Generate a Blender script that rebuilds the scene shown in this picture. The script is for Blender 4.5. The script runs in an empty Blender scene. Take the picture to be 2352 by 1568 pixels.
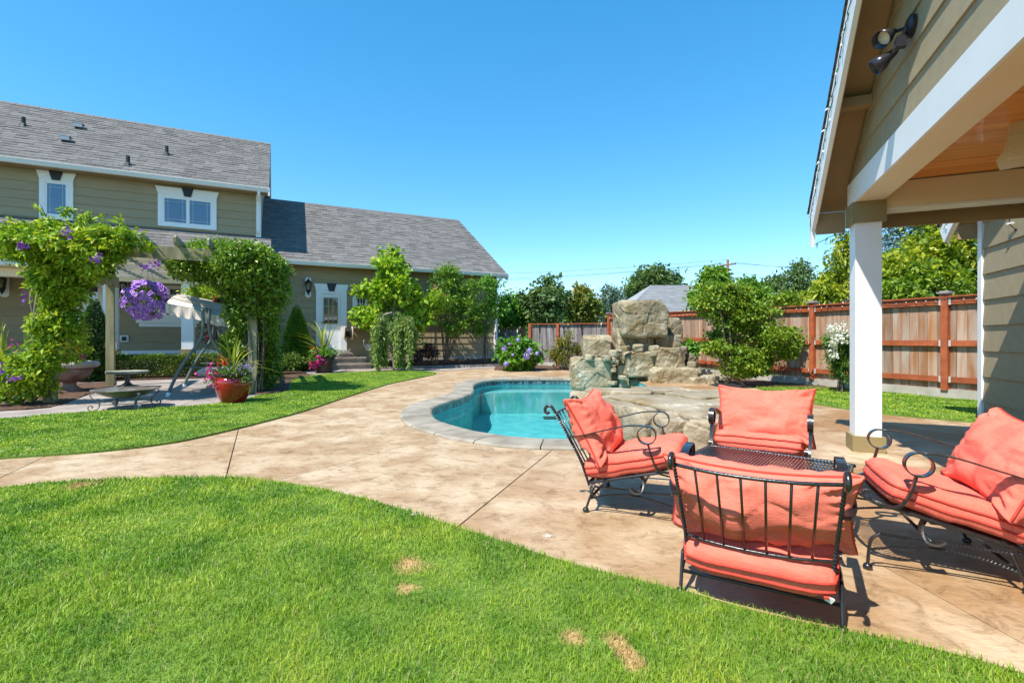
import bpy, bmesh, math, random
import numpy as np
from mathutils import Vector, Matrix, Quaternion, noise as mnoise

random.seed(7)
RNG = np.random.default_rng(7)
S = bpy.context.scene
COL = S.collection

# ------------------------------------------------------------------ camera, sky, sun, exposure
CAM_H = 1.10
cam_d = bpy.data.cameras.new('camera')
cam_d.sensor_width = 36.0
cam_d.lens = 17.0
cam_d.shift_y = -6.0 / 2352.0
cam_d.clip_start = 0.05
cam_d.clip_end = 2000.0
cam = bpy.data.objects.new('camera', cam_d)
COL.objects.link(cam)
cam.location = (0, 0, CAM_H)
cam.rotation_euler = (math.radians(90), 0, 0)
S.camera = cam

SUN_EL = math.radians(56.5)
SUN_AZ = math.atan2(-0.68, -0.73)          # compass-like, from +Y towards +X
world = bpy.data.worlds.new('World')
S.world = world
world.use_nodes = True
wn = world.node_tree
wn.nodes.clear()
sky = wn.nodes.new('ShaderNodeTexSky')
sky.sky_type = 'NISHITA'
sky.sun_disc = False
sky.sun_elevation = SUN_EL
sky.sun_rotation = SUN_AZ
sky.altitude = 1200
sky.air_density = 1.0
sky.dust_density = 0.0
sky.ozone_density = 1.6
hs = wn.nodes.new('ShaderNodeHueSaturation')
hs.inputs['Saturation'].default_value = 1.62
hs.inputs['Hue'].default_value = 0.492
hs.inputs['Value'].default_value = 1.0
bg = wn.nodes.new('ShaderNodeBackground')
bg.inputs['Strength'].default_value = 0.15
wo = wn.nodes.new('ShaderNodeOutputWorld')
gm = wn.nodes.new('ShaderNodeGamma')
gm.inputs['Gamma'].default_value = 0.72
wn.links.new(sky.outputs[0], gm.inputs['Color'])
wn.links.new(gm.outputs[0], hs.inputs['Color'])
wn.links.new(hs.outputs[0], bg.inputs['Color'])
wn.links.new(bg.outputs[0], wo.inputs['Surface'])

sun_d = bpy.data.lights.new('sun', 'SUN')
sun_d.energy = 2.85
sun_d.angle = math.radians(0.5)
sun_d.color = (1.0, 0.95, 0.86)
sun = bpy.data.objects.new('sun', sun_d)
COL.objects.link(sun)
sun.location = (-20, -20, 40)
_h = math.cos(SUN_EL)
sun.rotation_euler = Vector((0.68 * _h, 0.73 * _h, -math.sin(SUN_EL))).to_track_quat('-Z', 'Y').to_euler()

S.view_settings.view_transform = 'Standard'
S.view_settings.look = 'None'
S.view_settings.exposure = 1.48
S.view_settings.gamma = 1.0
S.view_settings.use_curve_mapping = False
S.render.engine = 'CYCLES'
S.cycles.max_bounces = 8
S.cycles.transparent_max_bounces = 16
S.cycles.use_denoising = True

# ------------------------------------------------------------------ surveying helpers
F, CX, HY = 1110.67, 1176.0, 778.0        # focal length, principal column and horizon of the survey picture


def ray(px, py):
    return np.array([(px - CX) / F, 1.0, (HY - py) / F])


def G(px, py, z=0.0):
    """the place at height z that was seen in direction (px, py)"""
    r = ray(px, py)
    y = (z - CAM_H) / r[2]
    return Vector((r[0] * y, y, z))


def AT(px, py, y):
    r = ray(px, py)
    return Vector((r[0] * y, y, CAM_H + r[2] * y))


# ------------------------------------------------------------------ mesh builder
class MB:
    def __init__(self):
        self.v, self.f, self.mi, self.r = [], [], [], []
        self.cur = 0
        self.rv = 0.0

    def add(self, vs, fs):
        o = len(self.v)
        self.v.extend([tuple(p) for p in vs])
        for f in fs:
            self.f.append(tuple(i + o for i in f))
            self.mi.append(self.cur)
        self.r.extend([self.rv] * len(vs))
        return self

    def box(self, c, s, m=None):
        x, y, z = s[0] / 2, s[1] / 2, s[2] / 2
        vs = [Vector(p) for p in ((-x, -y, -z), (x, -y, -z), (x, y, -z), (-x, y, -z), (-x, -y, z), (x, -y, z), (x, y, z), (-x, y, z))]
        if m is not None:
            vs = [m @ p for p in vs]
        c = Vector(c)
        return self.add([p + c for p in vs], [(0, 3, 2, 1), (4, 5, 6, 7), (0, 1, 5, 4), (1, 2, 6, 5), (2, 3, 7, 6), (3, 0, 4, 7)])

    def span(self, a, b):
        a, b = Vector(a), Vector(b)
        return self.box((a + b) / 2, [abs(b[i] - a[i]) for i in range(3)])

    def bar(self, a, b, w, h, up=(0, 0, 1)):
        a, b = Vector(a), Vector(b)
        d = (b - a)
        L = d.length
        if L < 1e-6:
            return self
        d.normalize()
        up = Vector(up)
        if abs(d.dot(up)) > 0.99:
            up = Vector((1, 0, 0))
        s = d.cross(up).normalized()
        u = s.cross(d).normalized()
        m = Matrix((d, s, u)).transposed()
        return self.box((a + b) / 2, (L, w, h), m)

    def tube(self, pts, r, n=8, closed=False, caps=True):
        pts = [Vector(p) for p in pts]
        N = len(pts)
        rs = r if isinstance(r, (list, tuple)) else [r] * N
        vs, fs = [], []
        ref = None
        for i, p in enumerate(pts):
            if closed:
                d = pts[(i + 1) % N] - pts[i - 1]
            else:
                d = pts[min(i + 1, N - 1)] - pts[max(i - 1, 0)]
            if d.length < 1e-9:
                d = Vector((0, 0, 1))
            d.normalize()
            if ref is None:
                ref = Vector((0, 0, 1)) if abs(d.z) < 0.9 else Vector((1, 0, 0))
            s = d.cross(ref)
            if s.length < 1e-6:
                s = d.cross(Vector((0.3, 0.9, 0.2)))
            s.normalize()
            u = s.cross(d).normalized()
            ref = u
            for k in range(n):
                a = 2 * math.pi * k / n
                vs.append(p + s * (math.cos(a) * rs[i]) + u * (math.sin(a) * rs[i]))
        for i in range(N if closed else N - 1):
            j = (i + 1) % N
            for k in range(n):
                k2 = (k + 1) % n
                fs.append((i * n + k, i * n + k2, j * n + k2, j * n + k))
        if caps and not closed:
            fs.append(tuple(range(n - 1, -1, -1)))
            fs.append(tuple((N - 1) * n + k for k in range(n)))
        return self.add(vs, fs)

    def twist(self, a, b, r, turns, seg=4):
        """a twisted square bar"""
        a, b = Vector(a), Vector(b)
        d = (b - a).normalized()
        s = d.cross(Vector((0.11, 0.23, 0.97)))
        if s.length < 0.05:
            s = d.cross(Vector((1, 0, 0)))
        s.normalize()
        u = s.cross(d)
        n = max(2, int(turns * seg))
        vs, fs = [], []
        for i in range(n + 1):
            p = a.lerp(b, i / n)
            t = 2 * math.pi * turns * i / n * 0.5
            for k in range(4):
                q = t + k * math.pi / 2
                vs.append(p + s * (math.cos(q) * r) + u * (math.sin(q) * r))
        for i in range(n):
            for k in range(4):
                k2 = (k + 1) % 4
                fs.append((i * 4 + k, i * 4 + k2, (i + 1) * 4 + k2, (i + 1) * 4 + k))
        fs.append((3, 2, 1, 0))
        fs.append(tuple(n * 4 + k for k in range(4)))
        return self.add(vs, fs)

    def twistpath(self, pts, r, pitch=0.05, seg=4):
        pts = smooth3(pts, 10)
        for p, q in zip(pts[:-1], pts[1:]):
            pass
        d = 0.0
        vs, fs = [], []
        ref = Vector((0, 1, 0))
        # resample
        L = [0.0]
        for p, q in zip(pts[:-1], pts[1:]):
            L.append(L[-1] + (q - p).length)
        n = max(4, int(L[-1] / pitch * seg))
        for i in range(n + 1):
            s_ = L[-1] * i / n
            k = max(0, min(len(L) - 2, int(np.searchsorted(L, s_)) - 1))
            t = (s_ - L[k]) / max(1e-9, L[k + 1] - L[k])
            p = pts[k].lerp(pts[k + 1], t)
            dd = (pts[k + 1] - pts[k]).normalized()
            s = dd.cross(ref)
            if s.length < 0.05:
                s = dd.cross(Vector((1, 0, 0)))
            s.normalize()
            u = s.cross(dd)
            a = math.pi * s_ / pitch
            for m in range(4):
                q = a + m * math.pi / 2
                vs.append(p + s * (math.cos(q) * r) + u * (math.sin(q) * r))
        for i in range(n):
            for m in range(4):
                m2 = (m + 1) % 4
                fs.append((i * 4 + m, i * 4 + m2, (i + 1) * 4 + m2, (i + 1) * 4 + m))
        return self.add(vs, fs)

    def ribbon(self, pts, width_dir, w, t):
        """flat bar swept along a path lying in a plane with normal width_dir"""
        pts = [Vector(p) for p in pts]
        wd = Vector(width_dir).normalized() * (w / 2)
        N = len(pts)
        vs, fs = [], []
        for i, p in enumerate(pts):
            d = (pts[min(i + 1, N - 1)] - pts[max(i - 1, 0)]).normalized()
            nn = d.cross(wd).normalized() * (t / 2)
            vs += [p - wd - nn, p + wd - nn, p + wd + nn, p - wd + nn]
        for i in range(N - 1):
            for k in range(4):
                k2 = (k + 1) % 4
                fs.append((i * 4 + k, i * 4 + k2, (i + 1) * 4 + k2, (i + 1) * 4 + k))
        fs.append((3, 2, 1, 0))
        fs.append(tuple((N - 1) * 4 + k for k in range(4)))
        return self.add(vs, fs)

    def lathe(self, prof, seg=24, c=(0, 0, 0), ripple=None):
        c = Vector(c)
        vs, fs = [], []
        for r, z in prof:
            for k in range(seg):
                a = 2 * math.pi * k / seg
                rr = r * (ripple(a, z) if ripple else 1.0)
                vs.append(c + Vector((rr * math.cos(a), rr * math.sin(a), z)))
        for i in range(len(prof) - 1):
            for k in range(seg):
                k2 = (k + 1) % seg
                fs.append((i * seg + k, i * seg + k2, (i + 1) * seg + k2, (i + 1) * seg + k))
        if prof[0][0] > 1e-4:
            fs.append(tuple(range(seg - 1, -1, -1)))
        if prof[-1][0] > 1e-4:
            fs.append(tuple((len(prof) - 1) * seg + k for k in range(seg)))
        return self.add(vs, fs)

    def prism(self, poly, z0, z1):
        n = len(poly)
        vs = [(p[0], p[1], z0) for p in poly] + [(p[0], p[1], z1) for p in poly]
        fs = [tuple(range(n - 1, -1, -1)), tuple(range(n, 2 * n))]
        for i in range(n):
            j = (i + 1) % n
            fs.append((i, j, n + j, n + i))
        return self.add(vs, fs)

    def extrude_profile(self, prof, axis_a, axis_b, ax_u, ax_v):
        """profile of (u, v) pairs swept from point a to point b"""
        a, b, U, V = Vector(axis_a), Vector(axis_b), Vector(ax_u), Vector(ax_v)
        n = len(prof)
        vs = [a + U * p + V * q for p, q in prof] + [b + U * p + V * q for p, q in prof]
        fs = [tuple(range(n)), tuple(range(2 * n - 1, n - 1, -1))]
        for i in range(n):
            j = (i + 1) % n
            fs.append((j, i, n + i, n + j))
        return self.add(vs, fs)

    def mesh(self, name, mats, smooth=False):
        me = bpy.data.meshes.new(name)
        me.from_pydata(self.v, [], self.f)
        for m in (mats if isinstance(mats, (list, tuple)) else [mats]):
            me.materials.append(m)
        if self.cur or any(self.mi):
            me.polygons.foreach_set('material_index', self.mi)
        if any(self.r):
            at = me.attributes.new('rand', 'FLOAT', 'POINT')
            at.data.foreach_set('value', self.r)
        if smooth:
            me.polygons.foreach_set('use_smooth', [True] * len(me.polygons))
        bm = bmesh.new()
        bm.from_mesh(me)
        bmesh.ops.recalc_face_normals(bm, faces=bm.faces)
        bm.to_mesh(me)
        bm.free()
        me.update()
        return me

    def build(self, name, mats, parent=None, loc=(0, 0, 0), rot=None, smooth=False):
        return link(name, self.mesh(name, mats, smooth), parent, loc, rot)


def link(name, data, parent=None, loc=(0, 0, 0), rot=None):
    o = bpy.data.objects.new(name, data)
    COL.objects.link(o)
    if parent is not None:
        o.parent = parent
    o.location = loc
    if rot is not None:
        o.rotation_euler = rot
    return o


def tag(o, label=None, cat=None, group=None, kind=None):
    if label:
        o['label'] = label
    if cat:
        o['category'] = cat
    if group:
        o['group'] = group
    if kind:
        o['kind'] = kind
    return o


def thing(name, label, cat, loc=(0, 0, 0), rz=0.0, group=None):
    o = link(name, None, None, loc, (0, 0, rz))
    o.empty_display_size = 0.2
    return tag(o, label, cat, group)


def copy_tree(o, parent=None):
    c = o.copy()
    COL.objects.link(c)
    c.parent = parent
    for ch in list(o.children):
        copy_tree(ch, c)
    return c


def smooth3(pts, per=8, closed=False):
    P = [Vector(p) for p in pts]
    n = len(P)
    out = []
    rng = range(n if closed else n - 1)
    for i in rng:
        if closed:
            p0, p1, p2, p3 = P[i - 1], P[i], P[(i + 1) % n], P[(i + 2) % n]
        else:
            p0, p1, p2, p3 = P[max(i - 1, 0)], P[i], P[i + 1], P[min(i + 2, n - 1)]
        for k in range(per):
            t = k / per
            out.append(0.5 * ((2 * p1) + (p2 - p0) * t + (2 * p0 - 5 * p1 + 4 * p2 - p3) * t * t + (3 * p1 - p0 - 3 * p2 + p3) * t ** 3))
    if not closed:
        out.append(P[-1].copy())
    return out


def resample(pts, n, closed=False):
    P = [Vector(p) for p in pts]
    if closed:
        P = P + [P[0]]
    L = [0.0]
    for a, b in zip(P[:-1], P[1:]):
        L.append(L[-1] + (b - a).length)
    out = []
    m = n if closed else n - 1
    for i in range(n):
        s = L[-1] * i / m
        k = 0
        while k < len(L) - 2 and L[k + 1] < s:
            k += 1
        t = (s - L[k]) / max(1e-9, L[k + 1] - L[k])
        out.append(P[k].lerp(P[k + 1], t))
    return out


def in_poly(x, y, poly):
    inside = np.zeros(len(x), bool)
    n = len(poly)
    j = n - 1
    for i in range(n):
        xi, yi = poly[i][0], poly[i][1]
        xj, yj = poly[j][0], poly[j][1]
        c = ((yi > y) != (yj > y)) & (x < (xj - xi) * (y - yi) / (yj - yi + 1e-12) + xi)
        inside ^= c
        j = i
    return inside


# ------------------------------------------------------------------ materials
def nt(m):
    m.use_nodes = True
    t = m.node_tree
    t.nodes.clear()
    return t, t.nodes, t.links


def M(name, c0, c1=None, scale=4.0, stretch=(1, 1, 1), rough=0.7, bump=0.0, bscale=40.0, bstretch=None, rv=0.0, spec=0.4, metal=0.0,
      detail=5.0, coat=0.0, contrast=(0.35, 0.65), extra=None, bdist=0.01):
    """two colours mixed by noise, brightness varied per piece (rv), fine relief"""
    m = bpy.data.materials.new(name)
    t, N, Lk = nt(m)
    out = N.new('ShaderNodeOutputMaterial')
    p = N.new('ShaderNodeBsdfPrincipled')
    p.inputs['Roughness'].default_value = rough
    p.inputs['Specular IOR Level'].default_value = spec
    p.inputs['Metallic'].default_value = metal
    p.inputs['Coat Weight'].default_value = coat
    Lk.new(p.outputs[0], out.inputs['Surface'])
    tc = N.new('ShaderNodeTexCoord')
    oi = N.new('ShaderNodeObjectInfo')
    at = N.new('ShaderNodeAttribute')
    at.attribute_name = 'rand'
    rr = N.new('ShaderNodeMath')
    rr.operation = 'ADD'
    Lk.new(oi.outputs['Random'], rr.inputs[0])
    Lk.new(at.outputs['Fac'], rr.inputs[1])
    fr = N.new('ShaderNodeMath')
    fr.operation = 'FRACT'
    Lk.new(rr.outputs[0], fr.inputs[0])
    off = N.new('ShaderNodeVectorMath')
    off.operation = 'SCALE'
    off.inputs[0].default_value = (17.0, 9.0, 23.0)
    Lk.new(fr.outputs[0], off.inputs['Scale'])
    add = N.new('ShaderNodeVectorMath')
    add.operation = 'ADD'
    Lk.new(tc.outputs['Object'], add.inputs[0])
    Lk.new(off.outputs[0], add.inputs[1])
    mp = N.new('ShaderNodeMapping')
    mp.inputs['Scale'].default_value = stretch
    Lk.new(add.outputs[0], mp.inputs['Vector'])
    no = N.new('ShaderNodeTexNoise')
    no.inputs['Scale'].default_value = scale
    no.inputs['Detail'].default_value = detail
    Lk.new(mp.outputs[0], no.inputs['Vector'])
    cr = N.new('ShaderNodeValToRGB')
    cr.color_ramp.elements[0].position = contrast[0]
    cr.color_ramp.elements[1].position = contrast[1]
    cr.color_ramp.elements[0].color = (*c0, 1)
    cr.color_ramp.elements[1].color = (*(c1 or c0), 1)
    Lk.new(no.outputs['Fac'], cr.inputs['Fac'])
    col = cr.outputs['Color']
    if rv:
        mr = N.new('ShaderNodeMapRange')
        mr.inputs['To Min'].default_value = 1 - rv
        mr.inputs['To Max'].default_value = 1 + rv
        Lk.new(fr.outputs[0], mr.inputs['Value'])
        mul = N.new('ShaderNodeVectorMath')
        mul.operation = 'SCALE'
        Lk.new(col, mul.inputs[0])
        Lk.new(mr.outputs[0], mul.inputs['Scale'])
        col = mul.outputs[0]
    if extra:
        col = extra(t, N, Lk, col, tc, mp, p)
    Lk.new(col, p.inputs['Base Color'])
    if bump:
        mp2 = N.new('ShaderNodeMapping')
        mp2.inputs['Scale'].default_value = bstretch or stretch
        Lk.new(add.outputs[0], mp2.inputs['Vector'])
        nb = N.new('ShaderNodeTexNoise')
        nb.inputs['Scale'].default_value = bscale
        nb.inputs['Detail'].default_value = 4
        Lk.new(mp2.outputs[0], nb.inputs['Vector'])
        b = N.new('ShaderNodeBump')
        b.inputs['Strength'].default_value = bump
        b.inputs['Distance'].default_value = bdist
        Lk.new(nb.outputs['Fac'], b.inputs['Height'])
        Lk.new(b.outputs[0], p.inputs['Normal'])
    return m


def leafmat(name, dark, mid, light, trans=0.35, rough=0.45, spec=0.35):
    m = bpy.data.materials.new(name)
    t, N, Lk = nt(m)
    out = N.new('ShaderNodeOutputMaterial')
    p = N.new('ShaderNodeBsdfPrincipled')
    p.inputs['Roughness'].default_value = rough
    p.inputs['Specular IOR Level'].default_value = spec
    tr = N.new('ShaderNodeBsdfTranslucent')
    mx = N.new('ShaderNodeMixShader')
    mx.inputs[0].default_value = trans
    at = N.new('ShaderNodeAttribute')
    at.attribute_name = 'rand'
    cr = N.new('ShaderNodeValToRGB')
    e = cr.color_ramp.elements
    if not name.startswith('petal'):
        dark = [c * 1.25 for c in dark]
        mid = [c * k for c, k in zip(mid, (1.45, 1.3, 1.1))]
        light = [c * k for c, k in zip(light, (1.3, 1.2, 1.0))]
    e[0].position, e[1].position = 0.0, 1.0
    e[0].color, e[1].color = (*dark, 1), (*light, 1)
    x = e.new(0.5)
    x.color = (*mid, 1)
    Lk.new(at.outputs['Fac'], cr.inputs['Fac'])
    Lk.new(cr.outputs[0], p.inputs['Base Color'])
    g = N.new('ShaderNodeMixRGB')
    g.blend_type = 'MULTIPLY'
    g.inputs[0].default_value = 1
    g.inputs[2].default_value = (1.25, 1.25, 0.55, 1)
    Lk.new(cr.outputs[0], g.inputs[1])
    Lk.new(g.outputs[0], tr.inputs['Color'])
    Lk.new(p.outputs[0], mx.inputs[1])
    Lk.new(tr.outputs[0], mx.inputs[2])
    Lk.new(mx.outputs[0], out.inputs['Surface'])
    return m


def add_patches(pts):
    """dry straw patches at given ground places"""
    def f(t, N, Lk, col, tc, mp, p):
        geo = N.new('ShaderNodeNewGeometry')
        no = N.new('ShaderNodeTexNoise')
        no.inputs['Scale'].default_value = 17
        no.inputs['Detail'].default_value = 6
        Lk.new(geo.outputs['Position'], no.inputs['Vector'])
        last = None
        for (x, y, r) in pts:
            d = N.new('ShaderNodeVectorMath')
            d.operation = 'DISTANCE'
            Lk.new(geo.outputs['Position'], d.inputs[0])
            d.inputs[1].default_value = (x, y, 0.03)
            dv = N.new('ShaderNodeMath')
            dv.operation = 'DIVIDE'
            Lk.new(d.outputs['Value'], dv.inputs[0])
            dv.inputs[1].default_value = r
            if last is None:
                last = dv.outputs[0]
            else:
                mn = N.new('ShaderNodeMath')
                mn.operation = 'MINIMUM'
                Lk.new(last, mn.inputs[0])
                Lk.new(dv.outputs[0], mn.inputs[1])
                last = mn.outputs[0]
        ad = N.new('ShaderNodeMath')
        ad.operation = 'MULTIPLY_ADD'
        Lk.new(no.outputs['Fac'], ad.inputs[0])
        ad.inputs[1].default_value = 1.9
        sb = N.new('ShaderNodeMath')
        sb.operation = 'SUBTRACT'
        sb.inputs[1].default_value = 0.5
        Lk.new(last, sb.inputs[0])
        Lk.new(sb.outputs[0], ad.inputs[2])
        mr = N.new('ShaderNodeMapRange')
        mr.inputs['From Min'].default_value = 0.75
        mr.inputs['From Max'].default_value = 1.65
        mr.inputs['To Min'].default_value = 1
        mr.inputs['To Max'].default_value = 0
        Lk.new(ad.outputs[0], mr.inputs['Value'])
        mix = N.new('ShaderNodeMixRGB')
        Lk.new(mr.outputs[0], mix.inputs[0])
        Lk.new(col, mix.inputs[1])
        mix.inputs[2].default_value = (0.50, 0.33, 0.14, 1)
        return mix.outputs[0]
    return f


def patio_extra(t, N, Lk, col, tc, mp, p):
    """large blotches and warm stains of the stamped concrete; faint curved stamp creases"""
    n1 = N.new('ShaderNodeTexNoise')
    n1.inputs['Scale'].default_value = 0.75
    n1.inputs['Detail'].default_value = 3
    n1.inputs['Distortion'].default_value = 0.8
    Lk.new(tc.outputs['Object'], n1.inputs['Vector'])
    r1 = N.new('ShaderNodeValToRGB')
    r1.color_ramp.elements[0].position = 0.34
    r1.color_ramp.elements[1].position = 0.58
    r1.color_ramp.elements[0].color = (0, 0, 0, 1)
    r1.color_ramp.elements[1].color = (1, 1, 1, 1)
    Lk.new(n1.outputs['Fac'], r1.inputs['Fac'])
    mx = N.new('ShaderNodeMixRGB')
    # the pour by the porch was stained browner than the path
    sx = N.new('ShaderNodeSeparateXYZ')
    Lk.new(tc.outputs['Object'], sx.inputs[0])
    gx = N.new('ShaderNodeMapRange')
    gx.inputs['From Min'].default_value = -0.6
    gx.inputs['From Max'].default_value = 2.2
    gx.inputs['To Min'].default_value = 0.22
    gx.inputs['To Max'].default_value = 0.95
    Lk.new(sx.outputs['X'], gx.inputs['Value'])
    mg = N.new('ShaderNodeMath')
    mg.operation = 'MULTIPLY'
    Lk.new(r1.outputs[0], mg.inputs[0])
    Lk.new(gx.outputs[0], mg.inputs[1])
    Lk.new(mg.outputs[0], mx.inputs[0])
    Lk.new(col, mx.inputs[1])
    mx.inputs[2].default_value = (0.31, 0.165, 0.065, 1)
    # dark specks
    n2 = N.new('ShaderNodeTexNoise')
    n2.inputs['Scale'].default_value = 6.5
    n2.inputs['Detail'].default_value = 10
    n2.inputs['Roughness'].default_value = 0.78
    n2.inputs['Distortion'].default_value = 0.6
    Lk.new(tc.outputs['Object'], n2.inputs['Vector'])
    r2 = N.new('ShaderNodeValToRGB')
    r2.color_ramp.elements[0].position = 0.36
    r2.color_ramp.elements[1].position = 0.50
    r2.color_ramp.elements[0].color = (0.62, 0.55, 0.47, 1)
    r2.color_ramp.elements[1].color = (1, 1, 1, 1)
    Lk.new(n2.outputs['Fac'], r2.inputs['Fac'])
    m2 = N.new('ShaderNodeMixRGB')
    m2.blend_type = 'MULTIPLY'
    m2.inputs[0].default_value = 1.0
    Lk.new(mx.outputs[0], m2.inputs[1])
    Lk.new(r2.outputs[0], m2.inputs[2])
    # creases
    wv = N.new('ShaderNodeTexVoronoi')
    wv.feature = 'DISTANCE_TO_EDGE'
    wv.inputs['Scale'].default_value = 3.2
    ns = N.new('ShaderNodeTexNoise')
    ns.inputs['Scale'].default_value = 3
    ns.inputs['Detail'].default_value = 6
    Lk.new(tc.outputs['Object'], ns.inputs['Vector'])
    vm = N.new('ShaderNodeVectorMath')
    vm.operation = 'MULTIPLY_ADD'
    Lk.new(ns.outputs['Color'], vm.inputs[0])
    vm.inputs[1].default_value = (0.7, 0.7, 0.7)
    Lk.new(tc.outputs['Object'], vm.inputs[2])
    Lk.new(vm.outputs[0], wv.inputs['Vector'])
    r3 = N.new('ShaderNodeValToRGB')
    r3.color_ramp.elements[0].position = 0.0
    r3.color_ramp.elements[1].position = 0.018
    r3.color_ramp.elements[0].color = (0.76, 0.72, 0.67, 1)
    r3.color_ramp.elements[1].color = (1, 1, 1, 1)
    Lk.new(wv.outputs['Distance'], r3.inputs['Fac'])
    m3 = N.new('ShaderNodeMixRGB')
    m3.blend_type = 'MULTIPLY'
    m3.inputs[0].default_value = 0.30
    Lk.new(m2.outputs[0], m3.inputs[1])
    Lk.new(r3.outputs[0], m3.inputs[2])
    rr = N.new('ShaderNodeMapRange')
    rr.inputs['To Min'].default_value = 0.38
    rr.inputs['To Max'].default_value = 0.75
    Lk.new(n2.outputs['Fac'], rr.inputs['Value'])
    Lk.new(rr.outputs[0], p.inputs['Roughness'])
    return m3.outputs[0]


def rock_extra(t, N, Lk, col, tc, mp, p):
    """green-brown mineral stains and pale lime veins"""
    n1 = N.new('ShaderNodeTexNoise')
    n1.inputs['Scale'].default_value = 2.0
    n1.inputs['Detail'].default_value = 4
    Lk.new(mp.outputs[0], n1.inputs['Vector'])
    r1 = N.new('ShaderNodeValToRGB')
    r1.color_ramp.elements[0].position = 0.48
    r1.color_ramp.elements[1].position = 0.70
    r1.color_ramp.elements[0].color = (0, 0, 0, 1)
    r1.color_ramp.elements[1].color = (1, 1, 1, 1)
    Lk.new(n1.outputs['Fac'], r1.inputs['Fac'])
    mx = N.new('ShaderNodeMixRGB')
    Lk.new(r1.outputs[0], mx.inputs[0])
    Lk.new(col, mx.inputs[1])
    mx.inputs[2].default_value = (0.21, 0.145, 0.065, 1)
    ns = N.new('ShaderNodeTexNoise')
    ns.inputs['Scale'].default_value = 3
    ns.inputs['Detail'].default_value = 8
    Lk.new(mp.outputs[0], ns.inputs['Vector'])
    vm = N.new('ShaderNodeVectorMath')
    vm.operation = 'MULTIPLY_ADD'
    Lk.new(ns.outputs['Color'], vm.inputs[0])
    vm.inputs[1].default_value = (0.6, 0.6, 0.6)
    Lk.new(mp.outputs[0], vm.inputs[2])
    wv = N.new('ShaderNodeTexVoronoi')
    wv.feature = 'DISTANCE_TO_EDGE'
    wv.inputs['Scale'].default_value = 2.2
    Lk.new(vm.outputs[0], wv.inputs['Vector'])
    r3 = N.new('ShaderNodeValToRGB')
    r3.color_ramp.elements[0].position = 0.004
    r3.color_ramp.elements[1].position = 0.022
    r3.color_ramp.elements[0].color = (1, 1, 1, 1)
    r3.color_ramp.elements[1].color = (0, 0, 0, 1)
    Lk.new(wv.outputs['Distance'], r3.inputs['Fac'])
    n4 = N.new('ShaderNodeTexNoise')
    n4.inputs['Scale'].default_value = 1.7
    Lk.new(mp.outputs[0], n4.inputs['Vector'])
    gt = N.new('ShaderNodeMapRange')
    gt.inputs['From Min'].default_value = 0.5
    gt.inputs['From Max'].default_value = 0.62
    Lk.new(n4.outputs['Fac'], gt.inputs['Value'])
    ml = N.new('ShaderNodeMath')
    ml.operation = 'MULTIPLY'
    Lk.new(r3.outputs[0], ml.inputs[0])
    Lk.new(gt.outputs[0], ml.inputs[1])
    m4 = N.new('ShaderNodeMixRGB')
    Lk.new(ml.outputs[0], m4.inputs[0])
    Lk.new(mx.outputs[0], m4.inputs[1])
    m4.inputs[2].default_value = (0.52, 0.50, 0.42, 1)
    return m4.outputs[0]


def knots(t, N, Lk, col, tc, mp, p):
    v = N.new('ShaderNodeTexVoronoi')
    v.inputs['Scale'].default_value = 2.6
    Lk.new(tc.outputs['Object'], v.inputs['Vector'])
    r = N.new('ShaderNodeValToRGB')
    r.color_ramp.elements[0].position = 0.03
    r.color_ramp.elements[1].position = 0.10
    r.color_ramp.elements[0].color = (0.35, 0.22, 0.14, 1)
    r.color_ramp.elements[1].color = (1, 1, 1, 1)
    Lk.new(v.outputs['Distance'], r.inputs['Fac'])
    m = N.new('ShaderNodeMixRGB')
    m.blend_type = 'MULTIPLY'
    m.inputs[0].default_value = 0.8
    Lk.new(col, m.inputs[1])
    Lk.new(r.outputs[0], m.inputs[2])
    return m.outputs[0]


DRY = [(*G(947, 1308)[:2], 0.085), (*G(937, 1362)[:2], 0.05), (*G(1318, 1476)[:2], 0.05), (*G(1410, 1490)[:2], 0.05), (*G(1432, 1512)[:2], 0.05), (*G(1455, 1540)[:2], 0.045), (*G(185, 1124)[:2], 0.12)]

siding_m = M('siding_paint', (0.315, 0.250, 0.148), (0.345, 0.275, 0.165), scale=3, stretch=(0.6, 4, 4), rough=0.65, bump=0.25, bscale=30, bstretch=(0.35, 5, 9), rv=0.035)
white_m = M('white_paint', (0.78, 0.78, 0.77), (0.82, 0.82, 0.81), scale=3, rough=0.45, bump=0.05, bscale=60)
cream_m = M('cream_paint', (0.78, 0.66, 0.47), (0.81, 0.69, 0.50), scale=3, rough=0.55)
olive_m = M('olive_trim_paint', (0.245, 0.19, 0.085), (0.27, 0.21, 0.10), scale=4, rough=0.6, bump=0.1, bscale=30)
soffit_m = M('soffit_paint', (0.30, 0.20, 0.10), (0.33, 0.22, 0.115), scale=3, stretch=(1, 1, 1), rough=0.7, bump=0.12, bscale=20)
shingle_m = M('asphalt_shingle', (0.125, 0.118, 0.112), (0.185, 0.176, 0.168), scale=9, rough=0.95, bump=0.7, bscale=90, rv=0.17, spec=0.15, contrast=(0.25, 0.75))
dark_m = M('dark_metal', (0.012, 0.014, 0.016), (0.02, 0.022, 0.025), rough=0.45, metal=0.3)
pipe_m = M('vent_pipe_black', (0.012, 0.02, 0.02), rough=0.5)
vent_m = M('vent_galvanised', (0.30, 0.33, 0.34), rough=0.45, metal=0.5)
gutter_m = M('gutter_white', (0.66, 0.66, 0.63), (0.72, 0.72, 0.70), scale=2, stretch=(0.4, 4, 4), rough=0.4)
key_m = M('keystone_dark', (0.018, 0.022, 0.03), rough=0.5)
concrete_m = M('concrete', (0.34, 0.31, 0.26), (0.46, 0.42, 0.36), scale=3, rough=0.85, bump=0.4, bscale=60)
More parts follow.
